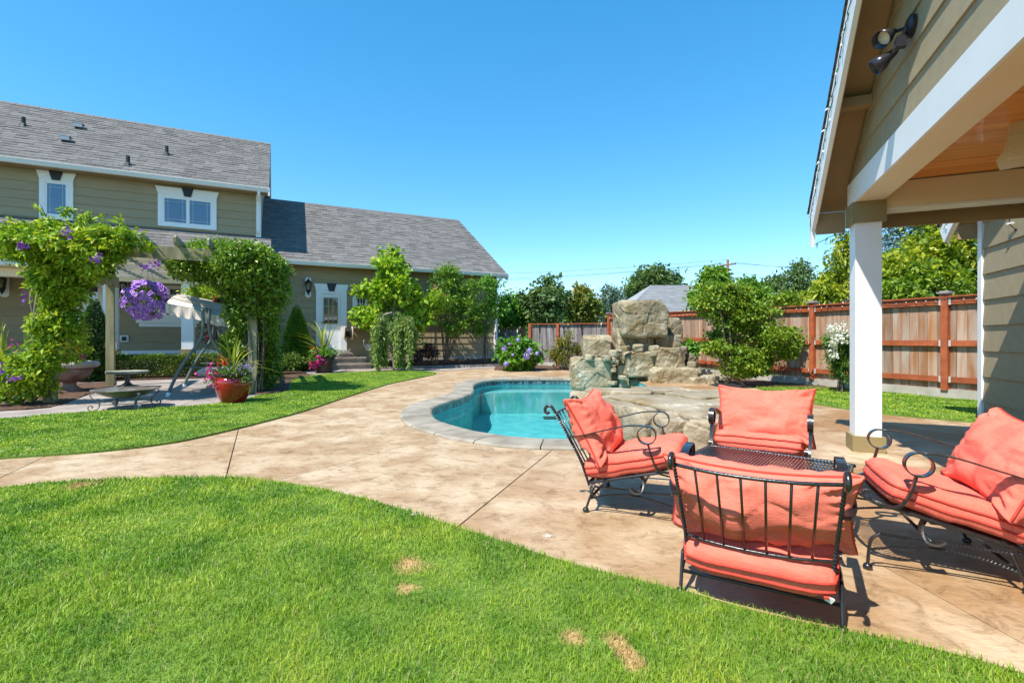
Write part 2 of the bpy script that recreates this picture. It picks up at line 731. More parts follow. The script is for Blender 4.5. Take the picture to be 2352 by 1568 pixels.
step_m = M('stone_step', (0.23, 0.19, 0.16), (0.36, 0.31, 0.27), scale=4, rough=0.8, bump=0.6, bscale=30, rv=0.1)
patio_m = M('stamped_tan_concrete', (0.385, 0.258, 0.145), (0.53, 0.405, 0.265), scale=2.6, rough=0.55, bump=0.75, bscale=11, bstretch=(1, 1.6, 1), spec=0.4, detail=10, contrast=(0.40, 0.60), extra=patio_extra, bdist=0.018)
grey_m = M('stamped_grey_concrete', (0.25, 0.205, 0.18), (0.37, 0.32, 0.285), scale=2.0, rough=0.75, bump=0.5, bscale=14, detail=8)
coping_m = M('coping_stone', (0.225, 0.19, 0.14), (0.35, 0.305, 0.24), scale=3.5, rough=0.7, bump=0.5, bscale=30, rv=0.09, detail=8)
tile_m = M('pool_tile', (0.018, 0.06, 0.075), (0.11, 0.20, 0.21), scale=9, rough=0.25, rv=0.6, bump=0.2)
plaster_m = M('pool_plaster', (0.11, 0.43, 0.46), (0.17, 0.53, 0.55), scale=3, rough=0.7, bump=0.1)
soil_m = M('bark_mulch', (0.045, 0.022, 0.013), (0.14, 0.075, 0.045), scale=22, rough=0.95, bump=1.0, bscale=45, detail=8)
earth_m = M('earth_and_grass', (0.05, 0.085, 0.02), (0.10, 0.13, 0.04), scale=0.4, rough=0.95)
turf_m = M('turf_soil', (0.085, 0.16, 0.018), (0.14, 0.22, 0.03), scale=5, rough=0.95, bump=0.8, bscale=60, extra=add_patches(DRY))
rock_m = M('waterfall_rock', (0.20, 0.165, 0.10), (0.37, 0.315, 0.21), scale=2.2, rough=0.75, bump=0.9, bscale=8, detail=9, rv=0.16, extra=rock_extra, bdist=0.06)
rock2_m = M('ledge_rock', (0.235, 0.19, 0.12), (0.38, 0.315, 0.22), scale=1.7, rough=0.7, bump=0.9, bscale=8, detail=9, rv=0.14, extra=rock_extra, bdist=0.05)
picket_m = M('weathered_cedar', (0.29, 0.125, 0.048), (0.37, 0.295, 0.235), scale=1.8, stretch=(5, 5, 0.55), rough=0.85, bump=0.5, bscale=14, bstretch=(9, 9, 0.7), rv=0.30, extra=knots)
picket2_m = M('grey_cedar', (0.13, 0.105, 0.10), (0.28, 0.255, 0.25), scale=1.8, stretch=(6, 6, 0.5), rough=0.9, bump=0.5, bscale=14, bstretch=(9, 9, 0.7), rv=0.30)
redwood_m = M('stained_redwood', (0.27, 0.062, 0.02), (0.40, 0.10, 0.035), scale=2, stretch=(0.6, 3, 3), rough=0.6, bump=0.15, bscale=15, rv=0.12)
capgrey_m = M('post_cap_grey', (0.28, 0.25, 0.23), rough=0.7)
galv_m = M('galvanised_bracket', (0.62, 0.63, 0.63), rough=0.4, metal=0.4)
timber_m = M('treated_timber', (0.20, 0.19, 0.10), (0.37, 0.33, 0.20), scale=2.0, stretch=(4, 4, 0.5), rough=0.85, bump=0.4, bscale=14, bstretch=(9, 9, 0.6), rv=0.12)
slat_m = M('weathered_slat', (0.34, 0.30, 0.22), (0.52, 0.48, 0.38), scale=2.5, stretch=(0.6, 5, 5), rough=0.85, bump=0.3, rv=0.12)
ceil_m = M('pine_ceiling', (0.62, 0.20, 0.035), (0.78, 0.33, 0.075), scale=2.5, stretch=(0.5, 7, 7), rough=0.45, bump=0.1, rv=0.13, extra=knots, coat=0.2)
iron_m = M('wrought_iron', (0.010, 0.010, 0.012), (0.018, 0.016, 0.016), scale=30, rough=0.30, spec=0.6, bump=0.15, bscale=90, coat=0.3)
spring_m = M('spring_steel', (0.13, 0.12, 0.115), rough=0.3, metal=0.8)


def weave(t, N, Lk, col, tc, mp, p):
    n = N.new('ShaderNodeTexNoise')
    n.inputs['Scale'].default_value = 34
    m_ = N.new('ShaderNodeMapping')
    m_.inputs['Scale'].default_value = (4, 0.35, 4)
    Lk.new(tc.outputs['Object'], m_.inputs['Vector'])
    Lk.new(m_.outputs[0], n.inputs['Vector'])
    r = N.new('ShaderNodeMapRange')
    r.inputs['From Min'].default_value = 0.25
    r.inputs['From Max'].default_value = 0.75
    r.inputs['To Min'].default_value = 0.84
    r.inputs['To Max'].default_value = 1.14
    Lk.new(n.outputs['Fac'], r.inputs['Value'])
    s = N.new('ShaderNodeVectorMath')
    s.operation = 'SCALE'
    Lk.new(col, s.inputs[0])
    Lk.new(r.outputs[0], s.inputs['Scale'])
    return s.outputs[0]


coral_m = M('coral_fabric', (0.76, 0.150, 0.100), (0.83, 0.195, 0.135), scale=2.5, rough=0.85, bump=0.35, bscale=120, bstretch=(3, 0.5, 3), spec=0.2, extra=weave)
piping_m = M('coral_piping', (0.50, 0.055, 0.036), rough=0.85, spec=0.2)
tagm = M('fabric_tag', (0.75, 0.74, 0.70), rough=0.8)
redpot_m = M('red_glaze', (0.33, 0.012, 0.010), (0.20, 0.006, 0.008), scale=3, rough=0.12, coat=0.6, spec=0.6)
brownrim_m = M('dark_glaze_rim', (0.035, 0.018, 0.014), rough=0.25)
urn_m = M('urn_terracotta_stone', (0.19, 0.085, 0.06), (0.36, 0.24, 0.20), scale=5, rough=0.7, bump=0.3)
urnrim_m = M('urn_pale_rim', (0.42, 0.34, 0.29), (0.56, 0.47, 0.42), scale=5, rough=0.7)
darkpot_m = M('dark_barrel_pot', (0.03, 0.018, 0.012), (0.07, 0.04, 0.025), scale=8, rough=0.5)
stone_m = M('grey_stone_table', (0.24, 0.25, 0.20), (0.36, 0.36, 0.29), scale=9, rough=0.75, bump=0.3)
bowl_m = M('weathered_steel_bowl', (0.10, 0.085, 0.065), (0.26, 0.25, 0.23), scale=5, rough=0.5, metal=0.35, bump=0.2)
firefoot_m = M('grey_painted_iron', (0.10, 0.12, 0.12), (0.17, 0.19, 0.18), scale=12, rough=0.45)
swing_m = M('green_grey_tube', (0.10, 0.13, 0.115), (0.14, 0.17, 0.15), scale=6, rough=0.4)
canopy_m = M('pale_canopy_cloth', (0.66, 0.61, 0.54), (0.74, 0.69, 0.62), scale=2, rough=0.85)
stripe_m = M('pink_stripe_cloth', (0.60, 0.50, 0.45), (0.66, 0.56, 0.50), scale=2, rough=0.85)
swingcush_m = M('striped_cushion', (0.56, 0.44, 0.40), (0.68, 0.58, 0.52), scale=6, stretch=(0.2, 3, 0.2), rough=0.9)
speaker_m = M('beige_speaker', (0.62, 0.50, 0.34), (0.66, 0.54, 0.38), rough=0.5)
bronze_m = M('bronze_flood', (0.035, 0.033, 0.04), (0.06, 0.055, 0.065), rough=0.3, metal=0.5)
lens_m = M('lamp_lens', (0.75, 0.72, 0.66), rough=0.1)
bulbglass_m = M('clear_bulb', (0.75, 0.75, 0.72), rough=0.15)
bulbgreen_m = M('green_socket', (0.02, 0.17, 0.10), rough=0.4)
wire_m = M('green_wire', (0.010, 0.022, 0.018), rough=0.5)
bark_m = M('bark', (0.085, 0.06, 0.042), (0.20, 0.16, 0.12), scale=6, stretch=(3, 3, 0.6), rough=0.9, bump=0.6, bscale=25)
greybark_m = M('grey_bark', (0.16, 0.14, 0.11), (0.30, 0.27, 0.22), scale=6, stretch=(3, 3, 0.6), rough=0.9, bump=0.5, bscale=25)
pole_m = M('pole_wood', (0.27, 0.12, 0.06), (0.36, 0.18, 0.10), scale=2, stretch=(3, 3, 0.3), rough=0.9)
farroof_m = M('neighbour_shingles', (0.24, 0.25, 0.26), (0.34, 0.35, 0.36), scale=1.6, stretch=(1, 1, 3), rough=0.95, bump=0.3, bscale=20)
farwall_m = M('neighbour_wall', (0.40, 0.37, 0.32), rough=0.8)
interior_m = M('room_dark', (0.02, 0.02, 0.022), rough=0.9)
blind_m = M('pale_blind', (0.46, 0.56, 0.66), (0.52, 0.62, 0.72), scale=2, rough=0.8)
screen_m = M('insect_screen', (0.10, 0.13, 0.16), rough=0.8)
sky_paint_m = M('painted_sky_reflection', (0.025, 0.075, 0.36), rough=0.8)  # deep blue sky reflection put into the colour behind the glass
curtain_m = M('door_curtain', (0.55, 0.57, 0.58), (0.65, 0.67, 0.68), scale=3, stretch=(6, 6, 0.6), rough=0.8)
muntin_m = M('inner_grid', (0.45, 0.50, 0.55), rough=0.5)
brass_m = M('brass', (0.50, 0.33, 0.10), rough=0.3, metal=0.9)
tancloth_m = M('tan_lite_frame', (0.42, 0.33, 0.20), rough=0.6)
reel_m = M('hose_reel_beige', (0.50, 0.42, 0.31), rough=0.5)


def glassmat(name, col, rough=0.02, spec=1.0, ior=1.6, alpha=0.55):
    m = bpy.data.materials.new(name)
    t, N, Lk = nt(m)
    out = N.new('ShaderNodeOutputMaterial')
    tr = N.new('ShaderNodeBsdfTransparent')
    tr.inputs['Color'].default_value = (*col, 1)
    gl = N.new('ShaderNodeBsdfGlossy')
    gl.inputs['Roughness'].default_value = rough
    fr = N.new('ShaderNodeFresnel')
    fr.inputs['IOR'].default_value = ior
    mr = N.new('ShaderNodeMapRange')
    mr.inputs['To Min'].default_value = alpha
    mr.inputs['To Max'].default_value = 1.0
    Lk.new(fr.outputs[0], mr.inputs['Value'])
    mx = N.new('ShaderNodeMixShader')
    Lk.new(mr.outputs[0], mx.inputs[0])
    Lk.new(tr.outputs[0], mx.inputs[1])
    Lk.new(gl.outputs[0], mx.inputs[2])
    Lk.new(mx.outputs[0], out.inputs['Surface'])
    return m


pane_m = glassmat('window_glass', (0.35, 0.45, 0.62), alpha=0.13)
pane_lamp_m = glassmat('lantern_glass', (0.75, 0.75, 0.7), alpha=0.12)


def watermat():
    m = bpy.data.materials.new('pool_water')
    t, N, Lk = nt(m)
    out = N.new('ShaderNodeOutputMaterial')
    tr = N.new('ShaderNodeBsdfTransparent')
    tr.inputs['Color'].default_value = (0.70, 0.94, 0.955, 1)
    gl = N.new('ShaderNodeBsdfGlossy')
    gl.inputs['Roughness'].default_value = 0.03
    fr = N.new('ShaderNodeFresnel')
    fr.inputs['IOR'].default_value = 1.33
    mx = N.new('ShaderNodeMixShader')
    tc = N.new('ShaderNodeTexCoord')
    n = N.new('ShaderNodeTexNoise')
    n.inputs['Scale'].default_value = 7
    n.inputs['Detail'].default_value = 3
    Lk.new(tc.outputs['Object'], n.inputs['Vector'])
    b = N.new('ShaderNodeBump')
    b.inputs['Strength'].default_value = 0.12
    b.inputs['Distance'].default_value = 0.02
    Lk.new(n.outputs['Fac'], b.inputs['Height'])
    Lk.new(b.outputs[0], gl.inputs['Normal'])
    Lk.new(b.outputs[0], fr.inputs['Normal'])
    ml = N.new('ShaderNodeMath')
    ml.operation = 'MULTIPLY'
    ml.inputs[1].default_value = 1.0
    Lk.new(fr.outputs[0], ml.inputs[0])
    Lk.new(ml.outputs[0], mx.inputs[0])
    Lk.new(tr.outputs[0], mx.inputs[1])
    Lk.new(gl.outputs[0], mx.inputs[2])
    Lk.new(mx.outputs[0], out.inputs['Surface'])
    return m


water_m = watermat()

# leaf colours
L_vine = leafmat('leaf_trumpet_vine', (0.035, 0.11, 0.009), (0.17, 0.30, 0.018), (0.42, 0.47, 0.04))
L_vine2 = leafmat('leaf_glossy_vine', (0.028, 0.08, 0.010), (0.095, 0.20, 0.020), (0.27, 0.38, 0.045), rough=0.35, spec=0.5)
L_spruce = leafmat('needles_spruce', (0.04, 0.12, 0.016), (0.11, 0.24, 0.024), (0.22, 0.35, 0.045), trans=0.15)
L_spruce2 = leafmat('needles_dark', (0.012, 0.045, 0.016), (0.035, 0.095, 0.022), (0.075, 0.16, 0.04), trans=0.15)
L_box = leafmat('leaf_boxwood', (0.025, 0.07, 0.010), (0.08, 0.16, 0.022), (0.20, 0.27, 0.06), trans=0.2)
L_lime = leafmat('leaf_lime', (0.06, 0.16, 0.012), (0.19, 0.34, 0.022), (0.40, 0.49, 0.045))
L_willow = leafmat('leaf_willow', (0.06, 0.12, 0.028), (0.15, 0.25, 0.06), (0.28, 0.39, 0.12))
L_rose = leafmat('leaf_rose', (0.03, 0.10, 0.010), (0.085, 0.20, 0.020), (0.24, 0.36, 0.05))
L_purple = leafmat('leaf_purple', (0.010, 0.006, 0.010), (0.022, 0.010, 0.018), (0.05, 0.022, 0.03), trans=0.1)
L_hyd = leafmat('leaf_hydrangea', (0.03, 0.11, 0.018), (0.08, 0.22, 0.025), (0.19, 0.37, 0.045))
L_abel = leafmat('leaf_abelia', (0.04, 0.075, 0.012), (0.13, 0.15, 0.025), (0.27, 0.25, 0.05))
L_maple = leafmat('leaf_maple', (0.04, 0.105, 0.012), (0.13, 0.235, 0.022), (0.30, 0.37, 0.045))
L_olean = leafmat('leaf_oleander', (0.03, 0.085, 0.015), (0.075, 0.16, 0.03), (0.15, 0.26, 0.05))
L_far = leafmat('leaf_far_tree', (0.035, 0.085, 0.035), (0.085, 0.155, 0.060), (0.17, 0.25, 0.10))
L_far2 = leafmat('leaf_orange_tint', (0.035, 0.08, 0.015), (0.10, 0.155, 0.025), (0.33, 0.22, 0.05))
L_blue = leafmat('needles_blue', (0.02, 0.06, 0.05), (0.065, 0.13, 0.11), (0.17, 0.26, 0.21), trans=0.1)
L_yel = leafmat('leaf_yellow_green', (0.05, 0.12, 0.012), (0.20, 0.28, 0.022), (0.42, 0.42, 0.035))
L_spike = leafmat('leaf_spike', (0.09, 0.15, 0.02), (0.21, 0.27, 0.035), (0.34, 0.38, 0.06))
P_violet = leafmat('petal_violet', (0.13, 0.025, 0.30), (0.20, 0.05, 0.45), (0.34, 0.14, 0.58), trans=0.25)
P_mag = leafmat('petal_magenta', (0.45, 0.01, 0.20), (0.62, 0.02, 0.30), (0.75, 0.08, 0.42), trans=0.25)
P_red = leafmat('petal_red', (0.45, 0.008, 0.006), (0.62, 0.015, 0.010), (0.75, 0.06, 0.03), trans=0.2)
P_lav = leafmat('petal_lavender', (0.22, 0.16, 0.50), (0.33, 0.27, 0.62), (0.48, 0.43, 0.72), trans=0.2)
P_white = leafmat('petal_white', (0.62, 0.62, 0.55), (0.76, 0.76, 0.70), (0.84, 0.84, 0.80), trans=0.2)
P_orange = leafmat('petal_orange', (0.55, 0.09, 0.02), (0.65, 0.14, 0.03), (0.75, 0.25, 0.06), trans=0.2)
pet_edge = M('petunia_violet', (0.30, 0.10, 0.66), (0.42, 0.17, 0.76), scale=20, rough=0.6)
pet_ring = M('petunia_pale_ring', (0.60, 0.45, 0.80), rough=0.6)
pet_core = M('petunia_dark_throat', (0.03, 0.008, 0.07), rough=0.7)


def grassmat(name, extra):
    m = bpy.data.materials.new(name)
    t, N, Lk = nt(m)
    out = N.new('ShaderNodeOutputMaterial')
    p = N.new('ShaderNodeBsdfPrincipled')
    p.inputs['Roughness'].default_value = 0.5
    p.inputs['Specular IOR Level'].default_value = 0.35
    tr = N.new('ShaderNodeBsdfTranslucent')
    mx = N.new('ShaderNodeMixShader')
    mx.inputs[0].default_value = 0.35
    at = N.new('ShaderNodeAttribute')
    at.attribute_name = 'rand'
    geo = N.new('ShaderNodeNewGeometry')
    n1 = N.new('ShaderNodeTexNoise')
    n1.inputs['Scale'].default_value = 2.3
    n1.inputs['Detail'].default_value = 6
    n1.inputs['Roughness'].default_value = 0.62
    n1.inputs['Distortion'].default_value = 0.5
    Lk.new(geo.outputs['Position'], n1.inputs['Vector'])
    mr = N.new('ShaderNodeMapRange')
    mr.inputs['From Min'].default_value = 0.38
    mr.inputs['From Max'].default_value = 0.62
    Lk.new(n1.outputs['Fac'], mr.inputs['Value'])
    cr = N.new('ShaderNodeValToRGB')
    e = cr.color_ramp.elements
    e[0].color, e[1].color = (0.050, 0.17, 0.010, 1), (0.46, 0.54, 0.055, 1)
    x = e.new(0.5)
    x.color = (0.22, 0.385, 0.022, 1)
    w = N.new('ShaderNodeMath')
    w.operation = 'MULTIPLY_ADD'
    w.inputs[1].default_value = 0.45
    Lk.new(at.outputs['Fac'], w.inputs[0])
    w2 = N.new('ShaderNodeMath')
    w2.operation = 'MULTIPLY'
    w2.inputs[1].default_value = 0.65
    Lk.new(mr.outputs[0], w2.inputs[0])
    Lk.new(w2.outputs[0], w.inputs[2])
    Lk.new(w.outputs[0], cr.inputs['Fac'])
    st = N.new('ShaderNodeMath')         # a few straw blades
    st.operation = 'GREATER_THAN'
    st.inputs[1].default_value = 0.95
    Lk.new(at.outputs['Fac'], st.inputs[0])
    ms = N.new('ShaderNodeMixRGB')
    Lk.new(st.outputs[0], ms.inputs[0])
    Lk.new(cr.outputs[0], ms.inputs[1])
    ms.inputs[2].default_value = (0.42, 0.36, 0.15, 1)
    col = ms.outputs[0]
    if extra:
        col = extra(t, N, Lk, col, None, None, p)
    Lk.new(col, p.inputs['Base Color'])
    Lk.new(col, tr.inputs['Color'])
    Lk.new(p.outputs[0], mx.inputs[1])
    Lk.new(tr.outputs[0], mx.inputs[2])
    Lk.new(mx.outputs[0], out.inputs['Surface'])
    return m


grass_m = grassmat('grass_blades', add_patches(DRY))


# ------------------------------------------------------------------ foliage machinery
def raw_mesh(name, verts, tris, rand, mat, smooth=False):
    me = bpy.data.meshes.new(name)
    nv, nf = len(verts), len(tris)
    me.vertices.add(nv)
    me.vertices.foreach_set('co', np.ascontiguousarray(verts, dtype=np.float32).ravel())
    me.loops.add(nf * 3)
    me.loops.foreach_set('vertex_index', np.ascontiguousarray(tris, dtype=np.int32).ravel())
    me.polygons.add(nf)
    me.polygons.foreach_set('loop_start', np.arange(nf, dtype=np.int32) * 3)
    me.polygons.foreach_set('loop_total', np.full(nf, 3, dtype=np.int32))
    at = me.attributes.new('rand', 'FLOAT', 'POINT')
    at.data.foreach_set('value', np.ascontiguousarray(rand, dtype=np.float32))
    me.materials.append(mat)
    me.update(calc_edges=True)
    return me


def unit(v):
    return v / (np.linalg.norm(v, axis=1, keepdims=True) + 1e-9)


def leaf_arrays(P, D, L, W, rnd, fold=0.18):
    n = len(P)
    D = unit(D)
    R = unit(RNG.normal(size=(n, 3)) + np.array([0, 0, 1.2]))
    Sd = unit(np.cross(D, R))
    Nn = np.cross(Sd, D)
    L = np.asarray(L)[:, None]
    W = np.asarray(W)[:, None]
    base = P
    tip = P + D * L - Nn * (L * 0.12)
    mid = P + D * L * 0.42
    l = mid + Sd * W * 0.5 + Nn * (W * fold)
    r = mid - Sd * W * 0.5 + Nn * (W * fold)
    V = np.stack([base, l, tip, r], 1).reshape(-1, 3)
    i = np.arange(n)[:, None] * 4
    T = np.concatenate([np.concatenate([i, i + 3, i + 2], 1), np.concatenate([i, i + 2, i + 1], 1)], 0)
    return V, T, np.repeat(rnd, 4)


def crown_points(ells, nclump, per, sigma, shell=0.55, flat=0.7):
    """clumps spread through ellipsoids (centre, radii), leaves round each clump"""
    big = []
    for (c, r) in ells:
        big.append((c, tuple(q * 0.90 for q in r)))
        for _ in range(5):
            d = unit(RNG.normal(size=(1, 3)))[0]
            d[2] = abs(d[2]) * 0.9 - 0.15
            f = RNG.uniform(0.20, 0.38)
            big.append((tuple(np.array(c) + d * np.array(r) * RNG.uniform(0.78, 1.0)), tuple(q * f for q in r)))
    ells = big
    vol = np.array([e[1][0] * e[1][1] * e[1][2] for e in ells]) ** 0.67
    pick = RNG.choice(len(ells), nclump, p=vol / vol.sum())
    C = np.array([e[0] for e in ells], float)[pick]
    Rr = np.array([e[1] for e in ells], float)[pick]
    d = unit(RNG.normal(size=(nclump, 3)))
    rad = RNG.uniform(0, 1, nclump) ** (1 - shell)
    rad = shell * 0.6 + (1 - shell * 0.6) * rad
    cl = C + d * Rr * rad[:, None]
    out = unit(d * Rr)
    csz = RNG.uniform(0.55, 1.35, nclump)
    P = np.repeat(cl, per, 0) + RNG.normal(size=(nclump * per, 3)) * np.array([1, 1, flat]) * sigma * np.repeat(csz, per)[:, None]
    O = np.repeat(out, per, 0)
    cr = np.repeat(RNG.uniform(0, 1, nclump), per)
    return P, O, cr, cl


def foliage(name, parent, mat, ells, nclump, per, sigma, leaf, aspect=0.55, droop=0.3, shell=0.55, flat=0.7, jitter=0.9, base=None, zmin=None):
    P, O, cr, cl = crown_points(ells, nclump, per, sigma, shell, flat)
    if zmin is not None:
        k = P[:, 2] > zmin
        P, O, cr = P[k], O[k], cr[k]
    n = len(P)
    D = O * 0.6 + RNG.normal(size=(n, 3)) * jitter + np.array([0, 0, -droop])
    L = leaf * RNG.uniform(0.45, 1.5, n)
    rnd = np.clip(0.45 * cr + 0.55 * RNG.uniform(0, 1, n), 0, 1)
    V, T, R = leaf_arrays(P, D, L, L * aspect, rnd)
    return link(name, raw_mesh(name, V, T, R, mat), parent), cl


def limbs(name, parent, mat, base, tops, r0, wig=0.08, n=5):
    m = MB()
    base = Vector(base)
    for t in tops:
        t = Vector([float(x) for x in t])
        mid = base.lerp(t, 0.5) + Vector((random.uniform(-1, 1), random.uniform(-1, 1), random.uniform(0, 0.6))) * ((t - base).length * wig)
        pts = smooth3([base, base.lerp(mid, 0.5) + Vector((0, 0, (t - base).length * 0.03)), mid, t], 3)
        k = len(pts)
        m.tube(pts, [r0 * (1 - 0.85 * i / (k - 1)) + 0.002 for i in range(k)], n)
    return m.build(name, mat, parent, smooth=True)


def tree(name, label, cat, base, ells, leafm, nclump, per, sigma, leaf, trunk_r=0.08, nl=9, bark=None, group=None, fork=0.35, **kw):
    """ells are (dx, dy, z, rx, ry, rz) relative to the base"""
    t = thing(name, label, cat, base, 0, group)
    E = [((e[0], e[1], e[2]), (e[3], e[4], e[5])) for e in ells]
    f, cl = foliage('crown', t, leafm, E, nclump, per, sigma, leaf, **kw)
    zmid = min(e[2] for e in ells)
    top = max(e[2] for e in ells)
    f1 = Vector((ells[0][0] * 0.4, ells[0][1] * 0.4, max(0.15, zmid * fork)))
    m = MB()
    pts = smooth3([(0, 0, -0.05), (f1.x * 0.3, f1.y * 0.3, f1.z * 0.5), f1], 4)
    m.tube(pts, [trunk_r * (1 - 0.35 * i / (len(pts) - 1)) for i in range(len(pts))], 8)
    idx = RNG.choice(len(cl), min(nl, len(cl)), replace=False)
    for i in idx:
        tp = Vector([float(x) for x in cl[i]])
        mid = f1.lerp(tp, 0.5) + Vector((random.uniform(-1, 1), random.uniform(-1, 1), 0.7)) * ((tp - f1).length * 0.08)
        pp = smooth3([f1, mid, tp], 4)
        m.tube(pp, [trunk_r * 0.6 * (1 - 0.85 * k / (len(pp) - 1)) + 0.004 for k in range(len(pp))], 5)
    m.build('trunk', bark or bark_m, t, smooth=True)
    return t


def pxtree(name, label, cat, Y, basepx, boxes, leafm, nclump, per, sigma, leaf, basez=0.0, thin=1.0, **kw):
    """boxes are (x0, y0, x1, y1) outlines of crown lobes as surveyed, all at distance Y"""
    s = Y / F
    b = Vector(((basepx - CX) * s, Y, basez))
    ells = []
    for i, (x0, y0, x1, y1) in enumerate(boxes):
        cx, cy = (x0 + x1) / 2, (y0 + y1) / 2
        rx, rz = (x1 - x0) / 2 * s, (y1 - y0) / 2 * s
        dy = ((i * 37) % 7 / 7 - 0.4) * rx * 0.8
        ells.append(((cx - CX) * s - b.x, dy, CAM_H + (HY - cy) * s - b.z, rx, max(rx * thin, 0.25), rz))
    return tree(name, label, cat, b, ells, leafm, nclump, per, sigma, leaf, **kw)


def blades(parent, n, length, spread, mat, width=0.022, name='leaf_blade', z0=0.0):
    """long arching strap leaves, each one a part"""
    variants = []
    for v in range(4):
        m = MB()
        k = 7
        arch = 0.15 + 0.22 * v
        pts = []
        for i in range(k + 1):
            t = i / k
            pts.append(Vector((length * (0.55 + 0.1 * v) * t * arch * (0.6 + t), 0, length * (t - 0.45 * arch * t * t * (0.6 + 0.8 * t)))))
        vs, fs = [], []
        for i, p in enumerate(pts):
            w = width * (0.55 + 0.9 * math.sin(math.pi * min(1, 0.18 + i / k * 0.82))) * (1 if i < k else 0.05)
            vs += [p + Vector((0, -w / 2, 0)), p + Vector((-0.003, 0, -0.0)), p + Vector((0, w / 2, 0))]
        for i in range(k):
            for j in range(2):
                fs.append((i * 3 + j, i * 3 + j + 1, i * 3 + j + 4, i * 3 + j + 3))
        m.rv = 0.2 + 0.2 * v
        m.add(vs, fs)
        variants.append(m.mesh(name, mat))
    for i in range(n):
        o = link(name, variants[i % 4], parent, (random.uniform(-.03, .03), random.uniform(-.03, .03), z0), (random.uniform(-.1, .1), random.uniform(-spread, spread) * 0.4, random.uniform(0, 6.283)))
        s = random.uniform(0.7, 1.1)
        o.scale = (s, 1, s)


def flowers(name, parent, mat, pts, size, aspect=0.8, per=7, sigma=0.02):
    P = np.repeat(np.array(pts, float), per, 0) + RNG.normal(size=(len(pts) * per, 3)) * sigma
    n = len(P)
    D = RNG.normal(size=(n, 3)) + np.array([0, -0.7, 0.5])
    L = size * RNG.uniform(0.7, 1.2, n)
    V, T, R = leaf_arrays(P, D, L, L * aspect, RNG.uniform(0, 1, n), 0.1)
    return tag(link(name, raw_mesh(name, V, T, R, mat), parent), kind='stuff')


def rosette(name, mat, r, petals=5):
    m = MB()
    m.rv = 0.5
    for k in range(petals):
        a = 2 * math.pi * k / petals
        d = Vector((math.cos(a), math.sin(a), 0))
        s = Vector((-math.sin(a), math.cos(a), 0))
        m.add([(0, 0, 0), d * r * 0.6 + s * r * 0.42 + Vector((0, 0, r * 0.3)), d * r + Vector((0, 0, r * 0.2)), d * r * 0.6 - s * r * 0.42 + Vector((0, 0, r * 0.3))], [(0, 3, 2, 1)])
    return m.mesh(name, mat)


# ------------------------------------------------------------------ pool outline (water edge), clockwise from the front right
Z = lambda p: Vector((p[0], p[1], 0))
inner_px = [(1370, 700), (1210, 697), (1050, 692), (900, 680), (760, 658), (650, 640), (560, 615), (470, 590), (400, 560), (375, 530), (368, 505), (372, 487), (400, 465),
            (500, 430), (570, 410), (630, 385), (655, 362), (652, 332), (672, 312), (740, 294), (850, 284), (1000, 280), (1180, 280), (1335, 281)]
inner_vis = smooth3([Z(G(861.3 + x / 2.926, 775.2 + y / 2.926)) for x, y in inner_px], 5)
inner_hid = [Vector(p) for p in ((2.3, 13.1, 0), (3.3, 12.8, 0), (3.1, 10.6, 0), (2.3, 8.6, 0), (1.95, 7.4, 0), (1.95, 5.9, 0), (1.65, 5.16, 0))]
vis = resample(inner_vis, 61)
NV = len(vis)
ring = vis + inner_hid


def offset_open(pts, d):
    out = []
    n = len(pts)
    for i, p in enumerate(pts):
        t = (pts[min(i + 1, n - 1)] - pts[max(i - 1, 0)]).normalized()
        nn = Vector((-t.y, t.x, 0))          # left of travel
        out.append(p + nn * d)
    return out


SGN = 1.0
_c = sum(ring, Vector()) / len(ring)
if (offset_open(vis, 0.1)[10] - _c).length > (vis[10] - _c).length:
    SGN = 1.0
else:
    SGN = -1.0
outer = offset_open(vis, SGN * 0.42)
hole = offset_open(vis, SGN * 0.40) + inner_hid

# ------------------------------------------------------------------ ground


def sheet_with_hole(name, outer_pts, hole_pts, z, mat):
    bm = bmesh.new()
    es = []
    for loop in (outer_pts, hole_pts):
        vs = [bm.verts.new((p[0], p[1], z)) for p in loop]
        for i in range(len(vs)):
            es.append(bm.edges.new((vs[i], vs[(i + 1) % len(vs)])))
    bmesh.ops.triangle_fill(bm, use_beauty=True, edges=es)
    bmesh.ops.recalc_face_normals(bm, faces=bm.faces)
    for f in bm.faces:
        if f.normal.z < 0:
            f.normal_flip()
    return bm


bm = sheet_with_hole('ground', [(-400, -300), (400, -300), (400, 600), (-400, 600)], hole, -0.06, earth_m)
me = bpy.data.meshes.new('ground')
bm.to_mesh(me)
bm.free()
me.materials.append(earth_m)
tag(link('ground', me), kind='structure')

# tan stamped patio: one pour, cut by control joints into slabs
patio = link('patio', None)
tag(patio, kind='structure')
bms = [sheet_with_hole('p', [(-9, -1.5), (9.5, -1.5), (9.5, 6.0), (8.2, 13.0), (4.6, 17.6), (1.0, 19.3), (-0.6, 18.6), (-9, 14.6)], hole, 0.0, patio_m)]


def cut(bms, a, b, gap):
    a, b = Vector((a[0], a[1], 0)), Vector((b[0], b[1], 0))
    d = (b - a).normalized()
    n = Vector((-d.y, d.x, 0))
    out = []
    for bm in bms:
        for s in (1, -1):
            c = bm.copy()
            geom = c.verts[:] + c.edges[:] + c.faces[:]
            bmesh.ops.bisect_plane(c, geom=geom, plane_co=a + n * (s * gap / 2), plane_no=n * s, clear_inner=True)
            if len(c.faces):
                out.append(c)
            else:
                c.free()
        bm.free()
    return out


